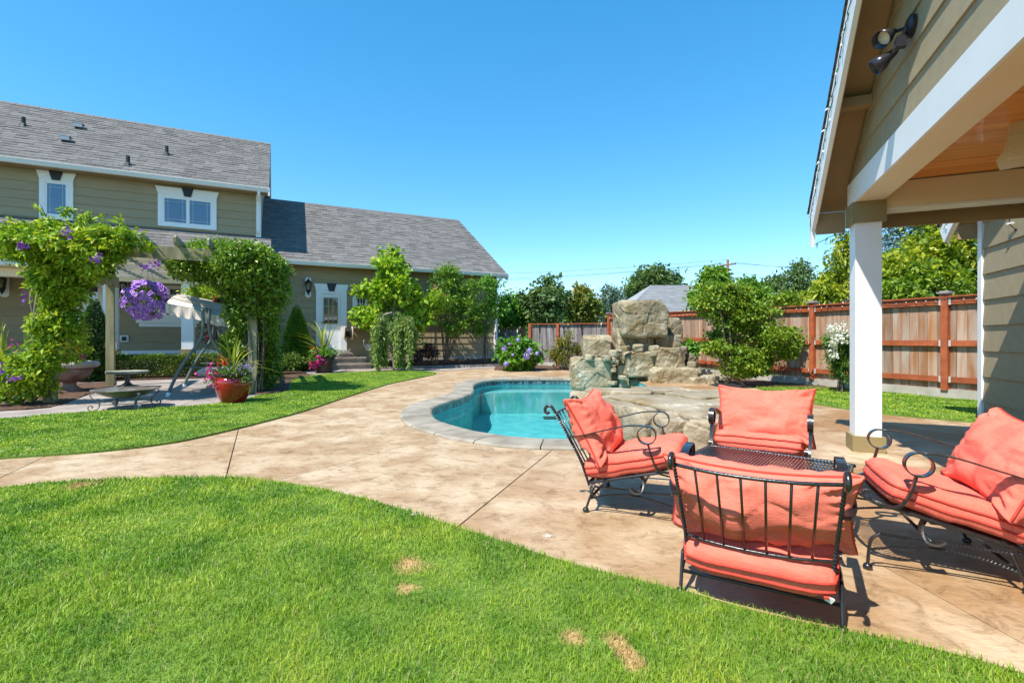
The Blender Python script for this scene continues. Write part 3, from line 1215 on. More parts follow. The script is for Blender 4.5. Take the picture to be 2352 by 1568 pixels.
for (a, b, g) in (((547, 988), (517, 1103), 0.010), ((1262, 1038), (1060, 1202), 0.011), ((103, 1048), (0, 1097), 0.010)):
    bms = cut(bms, G(*a), G(*b), g)
bms = cut(bms, G(620, 1108), G(1006, 1003), 0.004)
bms = cut(bms, G(2062, 1318), G(2352, 1478), 0.006)
for bm in bms:
    # separate islands are separate slabs
    todo = set(bm.faces)
    while todo:
        f0 = todo.pop()
        isl, st = [f0], [f0]
        while st:
            f = st.pop()
            for e in f.edges:
                for g in e.link_faces:
                    if g in todo:
                        todo.discard(g)
                        isl.append(g)
                        st.append(g)
        if sum(f.calc_area() for f in isl) < 0.02:
            continue
        m = MB()
        idx = {}
        vs = []
        for f in isl:
            for v in f.verts:
                if v.index not in idx or True:
                    pass
        vmap = {}
        for f in isl:
            for v in f.verts:
                if v not in vmap:
                    vmap[v] = len(vs)
                    vs.append(v.co.copy())
        fs = [tuple(vmap[v] for v in f.verts) for f in isl]
        n0 = len(vs)
        s = set(isl)
        for f in isl:
            for lp in f.loops:
                e = lp.edge
                if len([g for g in e.link_faces if g in s]) == 1:
                    i, j = vmap[lp.vert], vmap[lp.link_loop_next.vert]
                    k = len(vs)
                    vs += [vs[i] + Vector((0, 0, -0.05)), vs[j] + Vector((0, 0, -0.05))]
                    fs.append((j, i, k, k + 1))
        m.add(vs, fs)
        m.build('concrete_slab', patio_m, patio)
    bm.free()

# ------------------------------------------------------------------ pool
pool = link('swimming_pool', None)
tag(pool, kind='structure')
DEPTH = -0.78
m = MB()
n = len(ring)
vs = [Vector((p.x, p.y, 0.0)) for p in ring] + [Vector((p.x, p.y, DEPTH)) for p in ring]
m.add(vs, [(i, (i + 1) % n, n + (i + 1) % n, n + i) for i in range(n)])
m.add([Vector((p.x, p.y, DEPTH)) for p in ring], [tuple(range(n))])
bmx = bmesh.new()
me = bpy.data.meshes.new('pool_shell')
me.from_pydata([tuple(v) for v in m.v], [], m.f[:n])
me.materials.append(plaster_m)
link('pool_wall', me, pool)
bmf = sheet_with_hole('pool_floor', ring, [(0.80, 11.38), (1.0, 11.38), (1.0, 11.62), (0.80, 11.62)], DEPTH, plaster_m)
me = bpy.data.meshes.new('pool_floor')
bmf.to_mesh(me)
bmf.free()
me.materials.append(plaster_m)
link('pool_floor', me, pool)
m = MB()
m.box((0.90, 11.5, DEPTH - 0.005), (0.3, 0.42, 0.03))
m.build('floor_drain', dark_m, pool)
# shallow shelf at the far end
sh = MB()
shelf = [Vector((-0.75, 12.15, 0)), Vector((0.3, 12.25, 0)), Vector((1.6, 12.25, 0)), Vector((2.9, 12.0, 0)), Vector((3.2, 12.7, 0)), Vector((1.7, 13.05, 0)), Vector((-0.2, 13.0, 0)), Vector((-1.1, 12.4, 0))]
sh.prism([(p.x, p.y) for p in shelf], DEPTH + 0.005, -0.26)
sh.build('pool_shelf', plaster_m, pool)
st = MB()
a, b = G(1022, 984), G(1062, 962)
st.bar((a.x + 0.08, a.y + 0.02, -0.36), (b.x + 0.02, b.y + 0.05, -0.36), 0.11, 0.05)
st.build('pool_step', white_m, pool)
bmw = bmesh.new()
f = bmw.faces.new([bmw.verts.new((p.x, p.y, -0.15)) for p in ring])
bmesh.ops.triangulate(bmw, faces=[f])
for q in bmw.faces:
    if q.normal.z < 0:
        q.normal_flip()
me = bpy.data.meshes.new('pool_water')
bmw.to_mesh(me)
bmw.free()
me.materials.append(water_m)
tag(link('pool_water', me), kind='structure')
# waterline tiles, piece by piece
inset = offset_open(vis, -SGN * 0.006)
tl = resample(inset, 190)
for i in range(len(tl) - 1):
    a, b = tl[i], tl[i + 1]
    d = (b - a)
    if d.length < 1e-4:
        continue
    m = MB()
    m.bar(a + d * 0.04 + Vector((0, 0, -0.075)), b - d * 0.04 + Vector((0, 0, -0.075)), 0.010 + 0.006 * random.random(), 0.115)
    m.build('waterline_tile', tile_m, pool)
# coping stones
cuts = [0, 2, 5, 8, 11, 14, 17, 20, 23, 25, 27, 29, 31, 33, 35, 37, 39, 41, 43, 45, 47, 49, 51, 53, 55, 57, 60]
inn = offset_open(vis, -SGN * 0.03)
for a, b in zip(cuts[:-1], cuts[1:]):
    gi = 0.03
    I = [inn[i].copy() for i in range(a, b + 1)]
    O = [outer[i].copy() for i in range(a, b + 1)]
    for L_ in (I, O):
        L_[0] = L_[0].lerp(L_[1], gi)
        L_[-1] = L_[-1].lerp(L_[-2], gi)
    k = len(I)
    dz = random.uniform(-0.004, 0.004)
    prof = [(0.0, -0.03), (0.0, 0.012), (0.06, 0.032), (0.5, 0.038), (0.93, 0.034), (1.0, 0.015), (1.0, -0.03)]
    m = MB()
    q = len(prof)
    vs = []
    for i in range(k):
        for u, z in prof:
            p = I[i].lerp(O[i], u)
            vs.append((p.x, p.y, z + dz + 0.004 * mnoise.noise(p * 3)))
    fs = []
    for i in range(k - 1):
        for j in range(q - 1):
            fs.append((i * q + j, i * q + j + 1, (i + 1) * q + j + 1, (i + 1) * q + j))
    fs.append(tuple(range(q)))
    fs.append(tuple((k - 1) * q + j for j in range(q - 1, -1, -1)))
    m.add(vs, fs)
    m.build('coping_stone', coping_m, pool)

# ------------------------------------------------------------------ grey stamped patio, beds, lawns


def sheet(name, poly, z, mat, thick=0.03, kind='structure', bumpy=0.0, parent=None):
    """a slab or bed with a top at z; bumpy mounds it"""
    bm = bmesh.new()
    vs = [bm.verts.new((p[0], p[1], z)) for p in poly]
    f = bm.faces.new(vs)
    bm.normal_update()
    if f.normal.z < 0:
        f.normal_flip()
    r = bmesh.ops.extrude_face_region(bm, geom=[f])
    low = [g for g in r['geom'] if isinstance(g, bmesh.types.BMVert)]
    bmesh.ops.translate(bm, verts=low, vec=(0, 0, 0))
    for v in vs:
        v.co.z -= thick
    bmesh.ops.recalc_face_normals(bm, faces=bm.faces)
    if bumpy:
        top = [g for g in bm.faces if g.normal.z > 0.9]
        bmesh.ops.triangulate(bm, faces=top)
        for _ in range(5):
            es = [e for e in bm.edges if e.calc_length() > 0.16 and all(v.co.z > z - thick / 2 for v in e.verts)]
            bmesh.ops.subdivide_edges(bm, edges=es, cuts=1)
            bmesh.ops.triangulate(bm, faces=[g for g in bm.faces if len(g.verts) > 3])
        for v in bm.verts:
            if v.co.z > z - thick / 2 and not v.is_boundary:
                v.co.z += bumpy * (mnoise.noise(v.co * 6) + 0.6 * mnoise.noise(v.co * 17))
    me = bpy.data.meshes.new(name)
    bm.to_mesh(me)
    bm.free()
    me.materials.append(mat)
    o = link(name, me, parent)
    if kind:
        tag(o, kind=kind)
    return o


def GP(L, per=6, closed=True):
    P = [G(*p) for p in L]
    return smooth3(P, per, closed) if per > 1 else P


grey_poly = [G(*p) for p in ((-420, 985), (0, 976), (230, 962), (480, 945), (600, 928), (668, 888), (720, 872), (860, 858), (1003, 853), (1140, 845), (1140, 838), (1000, 842), (850, 847),
                             (640, 853), (510, 858), (258, 863), (-420, 885))]
gp = link('grey_patio', None)
tag(gp, kind='structure')
gb = bmesh.new()
gvs = [gb.verts.new((p.x, p.y, 0.012)) for p in grey_poly]
gf = gb.faces.new(gvs)
bmesh.ops.triangulate(gb, faces=[gf])
gb.normal_update()
for q in gb.faces:
    if q.normal.z < 0:
        q.normal_flip()
gl_ = [gb]
for (a, b, g) in (((-8.6, 5), (-11.2, 13), 0.012), ((-5.2, 7.2), (-7.6, 15), 0.012), ((-12, 9.0), (-3, 12.9), 0.012), ((-4.2, 8), (-2.6, 20), 0.012), ((-1.2, 8), (-1.6, 20), 0.012)):
    gl_ = cut(gl_, a, b, g)
for bm in gl_:
    me = bpy.data.meshes.new('stamped_slab')
    r = bmesh.ops.extrude_face_region(bm, geom=bm.faces[:])
    bmesh.ops.translate(bm, verts=[g for g in r['geom'] if isinstance(g, bmesh.types.BMVert)], vec=(0, 0, -0.04))
    bmesh.ops.recalc_face_normals(bm, faces=bm.faces)
    bm.to_mesh(me)
    bm.free()
    me.materials.append(grey_m)
    link('stamped_slab', me, gp)

sheet('mulch_bed', [G(*p) for p in ((-40, 948), (60, 943), (112, 938), (152, 927), (200, 908), (262, 893), (268, 878), (140, 884), (70, 900), (-40, 912))], 0.03, soil_m, 0.05, bumpy=0.018)
sheet('mulch_bed', [G(*p) for p in ((560, 908), (610, 907), (660, 899), (668, 876), (716, 864), (700, 857), (620, 864), (570, 880))], 0.035, soil_m, 0.05, bumpy=0.018)
sheet('mulch_bed', [G(*p) for p in ((1660, 868), (1690, 882), (1745, 890), (1835, 893), (1945, 896), (1945, 884), (1860, 876), (1760, 864), (1680, 855), (1610, 848), (1600, 858))], 0.035, soil_m, 0.05, bumpy=0.02)
sheet('mulch_bed', [G(*p) for p in ((1135, 850), (1215, 851), (1330, 850), (1400, 846), (1390, 838), (1215, 839), (1140, 838))], 0.025, soil_m, 0.05, bumpy=0.02)

near_lawn = smooth3([G(*p) for p in ((-500, 1180), (0, 1127), (100, 1115), (250, 1107), (400, 1103), (530, 1103), (640, 1112), (720, 1125), (830, 1150), (920, 1175), (1020, 1208), (1120, 1240),
                                     (1240, 1280), (1340, 1310), (1440, 1336), (1560, 1364), (1650, 1390), (1750, 1418), (1850, 1442), (1950, 1462), (2100, 1492), (2230, 1525), (2352, 1560), (2600, 1640))], 4)
near_lawn += [Vector((2.4, 0.6, 0)), Vector((1.5, -1.2, 0)), Vector((-6.5, -1.2, 0)), Vector((-6.5, 2.2, 0))]
mid_lawn = smooth3([G(*p) for p in ((-420, 1085), (0, 1055), (120, 1047), (250, 1037), (400, 1018), (520, 992), (600, 972), (700, 945), (790, 915), (860, 893), (905, 880), (960, 869), (1003, 858),
                                    (960, 853), (870, 853), (790, 857), (715, 863), (672, 868), (668, 885), (658, 901), (600, 909), (560, 919), (480, 931), (350, 939), (230, 946), (100, 956), (0, 964), (-420, 978))], 4, True)
right_lawn = smooth3([G(*p) for p in ((1735, 890), (1790, 906), (1850, 924), (1960, 943), (2040, 953), (2200, 968), (2300, 976), (2460, 990), (2600, 975), (2400, 930), (2250, 914), (2100, 903), (1960, 893), (1850, 887), (1770, 884))], 4, True)
far_lawn = [Vector(p) for p in ((7.6, 13.5, 0), (4.6, 20.5, 0), (-1.0, 24, 0), (-1, 60, 0), (60, 60, 0), (60, 13.5, 0))]
for nm, poly in (('lawn', near_lawn), ('lawn', mid_lawn), ('lawn', right_lawn)):
    sheet(nm, poly, 0.022, turf_m, 0.05)


def make_grass(name, poly, dens, hgt, wid, maxd, bb, grow=0.0):
    x0, x1, y0, y1 = bb
    P = np.array([(p[0], p[1]) for p in poly])
    out = []
    for (ya, yb, k) in dens:
        n = int((x1 - x0) * (yb - ya) * k)
        x = RNG.uniform(x0, x1, n)
        y = RNG.uniform(ya, yb, n)
        ok = (np.abs(x) < 1.12 * y + 0.15)
        x, y = x[ok], y[ok]
        ok = in_poly(x, y, P)
        out.append(np.stack([x[ok], y[ok]], 1))
    p = np.concatenate(out)
    n = len(p)
    nz = np.array([mnoise.noise(Vector((a * 2.2, b * 2.2, 0.3))) + 0.6 * mnoise.noise(Vector((a * 8, b * 8, 1.3))) for a, b in p[::1]]) if n < 400000 else np.zeros(n)
    keep = np.ones(n, bool)
    for (dx, dy, r) in DRY:
        d = np.hypot(p[:, 0] - dx, p[:, 1] - dy)
        keep &= ~((d < r * RNG.uniform(0.3, 1.3, n)) & (RNG.uniform(0, 1, n) < 0.25))
    p, nz = p[keep], nz[keep]
    n = len(p)
    h = hgt * RNG.uniform(0.55, 1.25, n) * (1 + 0.35 * nz)
    dist = np.hypot(p[:, 0], p[:, 1])
    w = wid * RNG.uniform(0.7, 1.3, n) * np.clip(dist / 2.5, 0.8, 4.0)
    ang = RNG.uniform(0, 2 * np.pi, n)
    lean = RNG.uniform(0.15, 1.05, n)
    la = ang + RNG.normal(0, 0.6, n) + np.pi / 2
    s = np.stack([np.cos(ang), np.sin(ang), np.zeros(n)], 1) * (w / 2)[:, None]
    ld = np.stack([np.cos(la), np.sin(la), np.zeros(n)], 1)
    base = np.stack([p[:, 0], p[:, 1], np.full(n, 0.012)], 1)
    mid = base + ld * (h * lean * 0.28)[:, None] + np.array([0, 0, 1]) * (h * 0.6)[:, None]
    tip = base + ld * (h * lean * 0.85)[:, None] + np.array([0, 0, 1]) * (h * (1.05 - 0.35 * lean))[:, None]
    V = np.stack([base - s, base + s, mid + s * 0.75, mid - s * 0.75, tip], 1).reshape(-1, 3)
    i = np.arange(n)[:, None] * 5
    T = np.concatenate([i + np.array([[0, 1, 2]]), i + np.array([[0, 2, 3]]), i + np.array([[3, 2, 4]])], 0)
    R = np.repeat(RNG.uniform(0, 1, n), 5)
    o = link(name, raw_mesh(name, V, T, R, grass_m))
    return tag(o, kind='stuff')


make_grass('grass', near_lawn, ((1.30, 2.0, 21000), (2.0, 2.8, 15000), (2.8, 3.9, 11000)), 0.038, 0.0036, 4, (-4.4, 3.2, 1.3, 3.9))
make_grass('grass', mid_lawn, ((4.0, 6.5, 4800), (6.5, 10, 3200), (10, 17.5, 2000)), 0.030, 0.0042, 20, (-8, -1.5, 4, 17.5))
make_grass('grass', right_lawn, ((5, 12, 2600),), 0.030, 0.0045, 20, (3.5, 12, 5, 12))

# ------------------------------------------------------------------ the house (u along the front, m away from the wing's front wall)
HA = math.atan2(0.4387, 0.8988)
HN = 18.87
HO = Vector((-0.4387 * HN, 0.8988 * HN, 0))
house = thing('house', 'two storey olive sided house with grey shingle roofs and a lower wing', 'house', HO, HA)
Hinv = (Matrix.Translation(HO) @ Matrix.Rotation(HA, 4, 'Z')).inverted()
SH_CANDS = []            # (distance, roof part, corner data)


def siding(parent, u0, u1, z0, z1, m, exposure=0.26, clip=None):
    """lapped boards; clip(z) may give other ends"""
    k = 0
    z = z0
    while z < z1 - 0.02:
        h = min(exposure, z1 - z)
        a, b = (u0, u1) if clip is None else clip(z, z + h)
        if b - a > 0.05:
            MB().extrude_profile([(0.0, 0), (-0.0295, 0), (-0.0285, 0.012), (-0.004, h + 0.004), (0.0, h + 0.004)], (a, m, z), (b, m, z), (0, 1, 0), (0, 0, 1)).build('siding_board', siding_m, parent)
        z += exposure
        k += 1


def siding_side(parent, m0, m1, z0, z1, u, sgn=1, exposure=0.26):
    z = z0
    while z < z1 - 0.02:
        h = min(exposure, z1 - z)
        MB().extrude_profile([(0.0, 0), (0.030 * sgn, 0), (0.012 * sgn, h + 0.02), (0.0, h + 0.02)], (u, m0, z), (u, m1, z), (1, 0, 0), (0, 0, 1)).build('siding_board', siding_m, parent)
        z += exposure


def roof_slope(name, parent, u0, u1, m0, z0, m1, z1, sw=0.33, ex=0.25, thick=0.10, shingled=True, cand=True, mat=None):
    mat = mat or shingle_m
    b = MB()
    ln = math.hypot(m1 - m0, z1 - z0)
    dm, dz = (m1 - m0) / ln, (z1 - z0) / ln
    nm, nz = (-dz, dm) if dm > 0 else (dz, -dm)
    # base board
    prof = [(0, 0), (ln, 0), (ln, -thick), (0, -thick)]
    b.extrude_profile(prof, (u0, m0, z0), (u1, m0, z0), (0, dm, dz), (0, nm, nz))
    r = b.build(name, mat, parent)
    if not shingled:
        return r
    rows = int(math.ceil(ln / ex))
    for i in range(rows):
        off = random.uniform(0, sw)
        s0 = i * ex
        s1 = min(ln, s0 + ex * 1.1)
        u = u0 - off
        while u < u1:
            w = sw * random.choice((0.75, 1.0, 1.0, 1.35))
            a, c = max(u, u0) + 0.003, min(u + w, u1) - 0.003
            u += w
            if c - a < 0.03:
                continue
            t = random.choice((0.013, 0.018, 0.026))
            e = random.uniform(-0.012, 0.012)
            SH_CANDS.append((r, (a, c), (m0 + dm * (s0 + e), z0 + dz * (s0 + e)), (m0 + dm * s1, z0 + dz * s1), (nm, nz), t, mat, cand))
    return r


def finish_shingles(owner, limit=290):
    M4 = owner.matrix_world if owner.matrix_world != Matrix.Identity(4) else Matrix.Translation(owner.location) @ Matrix.Rotation(owner.rotation_euler.z, 4, 'Z')
    sc = []
    for k, (r, (a, c), p, q, nn, t, mat, cand) in enumerate(SH_CANDS):
        w = M4 @ Vector(((a + c) / 2, p[0], p[1]))
        vis = cand and w.y > 0.5 and abs(w.x / w.y) < 1.03
        sc.append((0 if vis else 1, -(c - a) / max(0.5, w.y), k))
    sc.sort()
    single = set(k for _, _, k in sc[:limit])
    merged = {}
    for k, (r, (a, c), p, q, nn, t, mat, cand) in enumerate(SH_CANDS):
        vs = []
        for u in (a, c):
            vs += [(u, p[0] + nn[0] * 0.001, p[1] + nn[1] * 0.001), (u, p[0] + nn[0] * t, p[1] + nn[1] * t), (u, q[0] + nn[0] * 0.004, q[1] + nn[1] * 0.004)]
        fs = [(0, 1, 2), (5, 4, 3), (1, 4, 5, 2), (0, 3, 4, 1)]
        if k in single:
            m = MB()
            m.rv = random.random()
            m.add(vs, fs)
            m.build('shingle', mat, r)
        else:
            m = merged.setdefault(r, (MB(), mat))[0]
            m.rv = random.random()
            m.add(vs, fs)
    for r, (m, mat) in merged.items():
        tag(m.build('shingles', mat, r), kind='stuff')
    SH_CANDS.clear()


W = MB()       # wing walls (sheathing behind the boards)
W.span((-0.2, 0.0, 0.0), (8.47, 0.14, 3.75))
W.span((8.33, 0.14, 0.0), (8.47, 11.1, 3.75))
W.add([(8.47, 0, 3.75), (8.47, 11.2, 3.75), (8.47, 5.6, 7.15), (8.33, 0, 3.75), (8.33, 11.2, 3.75), (8.33, 5.6, 7.15)], [(0, 1, 2), (3, 5, 4), (0, 2, 5, 3), (1, 4, 5, 2)])
W.span((-0.2, 11.06, 0.0), (8.47, 11.2, 3.75))
wall = W.build('wall', siding_m, house)
siding(wall, -0.14, 8.40, 0.40, 3.66, 0.0)
MB().span((-0.2, -0.02, -0.1), (8.47, 0.0, 0.40)).build('foundation', concrete_m, house)
U = MB()       # main block walls
U.span((-12.9, 0.23, 0.0), (-0.50, 0.37, 6.18))
U.span((-0.64, 0.37, 0.0), (-0.50, 9.75, 6.18))
U.add([(-0.50, 0.23, 6.18), (-0.50, 9.77, 6.18), (-0.50, 5.0, 9.46), (-0.64, 0.23, 6.18), (-0.64, 9.77, 6.18), (-0.64, 5.0, 9.46)], [(0, 1, 2), (3, 5, 4), (0, 2, 5, 3), (1, 4, 5, 2)])
U.span((-12.9, 9.63, 0.0), (-0.50, 9.77, 6.18))
U.span((-12.9, 0.37, 0.0), (-12.76, 9.63, 6.18))
wall2 = U.build('wall', siding_m, house)
siding(wall2, -12.8, -0.56, 4.70, 6.12, 0.23)
siding(wall2, -12.8, -0.3, 0.74, 3.0, 0.23)
# returns and corner boards
for (u, m0, z0, z1, w) in ((-0.50, 0.23, 4.62, 6.16, 0.125), (8.47, 0.0, 0.2, 3.66, 0.13)):
    MB().span((u - w, m0 - 0.045, z0), (u + 0.03, m0 + 0.1, z1)).build('corner_board', white_m, house)
MB().span((-0.45, 0.25, 0.60), (-0.2, 0.02, 3.3)).build('return_wall', siding_m, house)
MB().span((-12.8, 0.15, 0.62), (-0.45, 0.225, 0.73)).build('skirt_board', white_m, house)
# porch slab, columns and beam
MB().span((-12.8, -2.12, 0.0), (-0.2, 0.23, 0.62)).build('porch_floor', step_m, house)
for u in (-2.33, -4.13, -8.1):
    c = MB()
    c.span((u - 0.147, -1.86 - 0.147, 0.80), (u + 0.147, -1.86 + 0.147, 2.71))
    col_ = c.build('porch_column', white_m, house)
    MB().span((u - 0.175, -1.86 - 0.175, 0.63), (u + 0.175, -1.86 + 0.175, 0.80)).build('plinth', olive_m, col_)
MB().span((-12.8, -2.0, 2.71), (-0.2, -1.72, 2.93)).build('porch_beam', cream_m, house)
MB().span((-12.8, -2.30, 2.945), (-0.2, 0.2, 2.98)).build('porch_ceiling', cream_m, house)

# roofs
roof_main = roof_slope('roof', house, -13.0, -0.21, -0.22, 6.257, 5.0, 9.695)
roof_slope('roof', house, -13.0, -0.21, 10.22, 6.257, 5.0, 9.695, shingled=False)
roof_wing = roof_slope('roof', house, -0.52, 8.77, -0.47, 3.82, 5.55, 7.40)
roof_slope('roof', house, -0.52, 8.77, 11.57, 3.82, 5.55, 7.40, shingled=False)
roof_porch = roof_slope('roof', house, -13.0, -0.15, -2.37, 3.085, 0.21, 4.66)
for r_, (u0, u1, m, z) in ((roof_main, (-13.0, -0.21, 5.0, 9.705)), (roof_wing, (-0.52, 8.77, 5.55, 7.41))):
    c = MB()
    u = u0
    while u < u1 - 0.05:
        b = min(u + 0.32, u1)
        c.extrude_profile([(-0.17, -0.095), (0, 0.022), (0.17, -0.095), (0.17, -0.115), (0, 0.0), (-0.17, -0.115)], (u, m, z), (b - 0.01, m, z + random.uniform(0, 0.008)), (0, 1, 0), (0, 0, 1))
        u += 0.32
    c.build('ridge_cap', shingle_m, r_)
finish_shingles(house)
# barge boards on the right gables
for (u, m0, z0, m1, z1) in ((-0.21, -0.22, 6.237, 5.0, 9.655), (8.77, -0.47, 3.80, 5.55, 7.36), (8.77, 11.57, 3.80, 5.55, 7.36), (-0.21, 10.22, 6.237, 5.0, 9.655), (-0.15, -2.37, 3.065, 0.19, 4.62)):
    MB().bar((u - 0.03, m0, z0 - 0.14), (u - 0.03, m1, z1 - 0.14), 0.04, 0.17).build('barge_board', white_m, house)
for (u, m0, z0) in ((-0.19, -0.26, 6.0), (8.79, -0.5, 3.55)):
    MB().span((u - 0.045, m0 - 0.06, z0), (u + 0.0, m0 + 0.04, z0 + 0.26)).build('barge_tail', white_m, house)
# gutters and soffits
GP_ = [(0.0, 0.0), (-0.075, 0.0), (-0.105, 0.05), (-0.095, 0.085), (-0.125, 0.115), (-0.125, 0.135), (-0.11, 0.135), (-0.11, 0.12), (-0.02, 0.12), (0.0, 0.135)]
for (u0, u1, m, z) in ((-13.0, -0.23, -0.22, 6.117), (-0.1, 8.75, -0.47, 3.68), (-13.0, -0.17, -2.37, 2.945)):
    MB().extrude_profile(GP_, (u0, m, z), (u1, m, z), (0, 1, 0), (0, 0, 1)).build('gutter', gutter_m, house)
for (u0, u1, m0, m1, z) in ((-12.9, -0.25, -0.22, 0.23, 6.127), (-0.1, 8.72, -0.47, 0.0, 3.69)):
    MB().span((u0, m0 + 0.004, z), (u1, m1 - 0.002, z + 0.02)).build('soffit', soffit_m, house)


def tube_obj(name, pts, r, mat, parent, n=8, per=5):
    return MB().tube(smooth3(pts, per) if per > 1 else pts, r, n).build(name, mat, parent, smooth=True)


ds = tube_obj('downspout', [(-0.53, -0.27, 6.12), (-0.53, -0.22, 6.02), (-0.56, 0.12, 5.89), (-0.56, 0.15, 5.74), (-0.56, 0.15, 4.74)], 0.045, white_m, house, 8, 4)
tube_obj('downspout', [(8.42, -0.5, 3.68), (8.42, -0.46, 3.55), (8.40, -0.1, 3.40), (8.40, -0.075, 3.2), (8.40, -0.075, 0.3)], 0.045, white_m, house, 8, 4)


def slat(name, parent, mat, a, b):
    return MB().span(a, b).build(name, mat, parent)


def window(u0, u1, z0, z1, m, lights=2, head=True, sill=False, blind_or_sky_paint=(None, None), prairie=True, grid=None, keystone=True):
    """outer trim from u0..u1, z0..z1; a flared head board with a keystone above"""
    tw = 0.13
    w = MB()
    f = m - 0.055
    w.span((u0, f, z0), (u0 + tw, m - 0.001, z1))
    w.span((u1 - tw, f, z0), (u1, m - 0.001, z1))
    w.span((u0 + tw, f, z1 - tw * 0.6), (u1 - tw, m - 0.001, z1))
    w.span((u0 + tw, f, z0), (u1 - tw, m - 0.001, z0 + tw * 0.8))
    o = w.build('window', white_m, house)
    a0, a1, b0, b1 = u0 + tw, u1 - tw, z0 + tw * 0.8, z1 - tw * 0.6
    fr = MB()
    t = 0.045
    g = m - 0.043
    n = lights
    ww = (a1 - a0) / n
    for i in range(n):
        x0, x1 = a0 + ww * i + 0.001, a0 + ww * (i + 1) - 0.001
        fr.span((x0, g, b0 + .001), (x0 + t, m - 0.005, b1 - .001))
        fr.span((x1 - t, g, b0 + .001), (x1, m - 0.005, b1 - .001))
        fr.span((x0 + t, g, b0 + .001), (x1 - t, m - 0.005, b0 + t))
        fr.span((x0 + t, g, b1 - t), (x1 - t, m - 0.005, b1 - .001))
    fr.build('frame', white_m, o)
    for i in range(n):
        x0, x1 = a0 + ww * i + t, a0 + ww * (i + 1) - t
        slat('pane', o, pane_m, (x0, m - 0.034, b0 + t), (x1, m - 0.031, b1 - t))
        bk = blind_or_sky_paint[i % len(blind_or_sky_paint)]
        slat('blind_or_sky_paint' if bk else 'room', o, bk or interior_m, (x0, m - 0.0315 + 0.001, b0 + t), (x1, m - 0.0302 + 0.018, b1 - t))
        mu = MB()
        wx, hz = x1 - x0, b1 - b0 - 2 * t
        if grid:
            for q in range(1, grid[0]):
                mu.span((x0 + wx * q / grid[0] - 0.011, m - 0.040, b0 + t), (x0 + wx * q / grid[0] + 0.011, m - 0.0345, b1 - t))
            for q in range(1, grid[1]):
                mu.span((x0, m - 0.0395, b0 + t + hz * q / grid[1] - 0.011), (x1, m - 0.0346, b0 + t + hz * q / grid[1] + 0.011))
        elif prairie:
            for q in (0.16, 0.84):
                mu.span((x0 + wx * q - 0.006, m - 0.040, b0 + t), (x0 + wx * q + 0.006, m - 0.0345, b1 - t))
            for q in (0.12, 0.88):
                mu.span((x0, m - 0.0395, b0 + t + hz * q - 0.006), (x1, m - 0.0346, b0 + t + hz * q + 0.006))
        mu.build('muntin', white_m if grid else muntin_m, o)
    if head:
        head_board(o, u0, u1, z1, m)
    if sill:
        MB().span((u0 - 0.09, m - 0.12, z0 - 0.10), (u1 + 0.09, m - 0.03, z0 - 0.002)).build('sill', white_m, o)
        MB().span((u0 - 0.02, m - 0.075, z0 - 0.22), (u1 + 0.02, m - 0.03, z0 - 0.102)).build('apron', white_m, o)
    return o


def head_board(o, u0, u1, z1, m, h=0.24):
    hb = MB()
    f = m - 0.065
    x = 0.07
    vs = []
    for y in (f, m - 0.03):
        vs += [(u0, y, z1 + 0.002), (u1, y, z1 + 0.002), (u1 + x, y, z1 + h), (u0 - x, y, z1 + h)]
    hb.add(vs, [(0, 1, 2, 3), (7, 6, 5, 4), (0, 4, 5, 1), (1, 5, 6, 2), (2, 6, 7, 3), (3, 7, 4, 0)])
    hb.build('head_board', white_m, o)
    c = (u0 + u1) / 2
    k = MB()
    vs = []
    for y in (m - 0.10, m - 0.064):
        vs += [(c - 0.09, y, z1 - 0.02), (c + 0.09, y, z1 - 0.02), (c + 0.17, y, z1 + h + 0.03), (c - 0.17, y, z1 + h + 0.03)]
    k.add(vs, [(0, 1, 2, 3), (7, 6, 5, 4), (0, 4, 5, 1), (1, 5, 6, 2), (2, 6, 7, 3), (3, 7, 4, 0)])
    k.build('keystone', key_m, o)


window(-3.43, -1.805, 4.76, 5.80, 0.23, 2, blind_or_sky_paint=(screen_m, blind_m))
window(-6.32, -5.54, 4.69, 5.875, 0.23, 1, blind_or_sky_paint=(sky_paint_m,))  # backing coloured as reflected sky, not an actual blind
window(-3.90, -2.39, 1.71, 2.84, 0.23, 2, head=False, sill=True)
window(2.57, 3.55, 1.86, 2.74, 0.0, 2, sill=False, grid=(3, 3))
# french door behind the left climber
fd = window(-6.06, -4.78, 0.756, 2.84, 0.23, 2, head=False, blind_or_sky_paint=(blind_m,), grid=(2, 4))
# back door of the wing, with a nine-light window
d0, d1, z0, z1 = 1.46, 2.14, 0.70, 2.74
door = MB().span((d0, -0.03, z0), (d1, -0.005, z1)).build('door', white_m, house)
j = MB()
j.span((1.30, -0.065, z0 - 0.02), (d0 - 0.004, -0.001, z1 + 0.12))
j.span((d1 + 0.004, -0.065, z0 - 0.02), (2.36, -0.001, z1 + 0.12))
j.span((d0 - 0.004, -0.064, z1 + 0.004), (d1 + 0.004, -0.001, z1 + 0.12))
j.build('door_trim', white_m, door)
head_board(door, 1.30, 2.36, z1 + 0.12, 0.0)
L0, L1, B0, B1 = 1.56, 2.04, 1.66, 2.60
l = MB()
for i in range(4):
    x = L0 + (L1 - L0) * i / 3
    l.span((x - 0.014, -0.052, B0 - 0.014), (x + 0.014, -0.0305, B1 + 0.014))
for i in range(4):
    z = B0 + (B1 - B0) * i / 3
    l.span((L0, -0.0515, z - 0.014), (L1, -0.0308, z + 0.014))
l.build('lite_frame', tancloth_m, door)
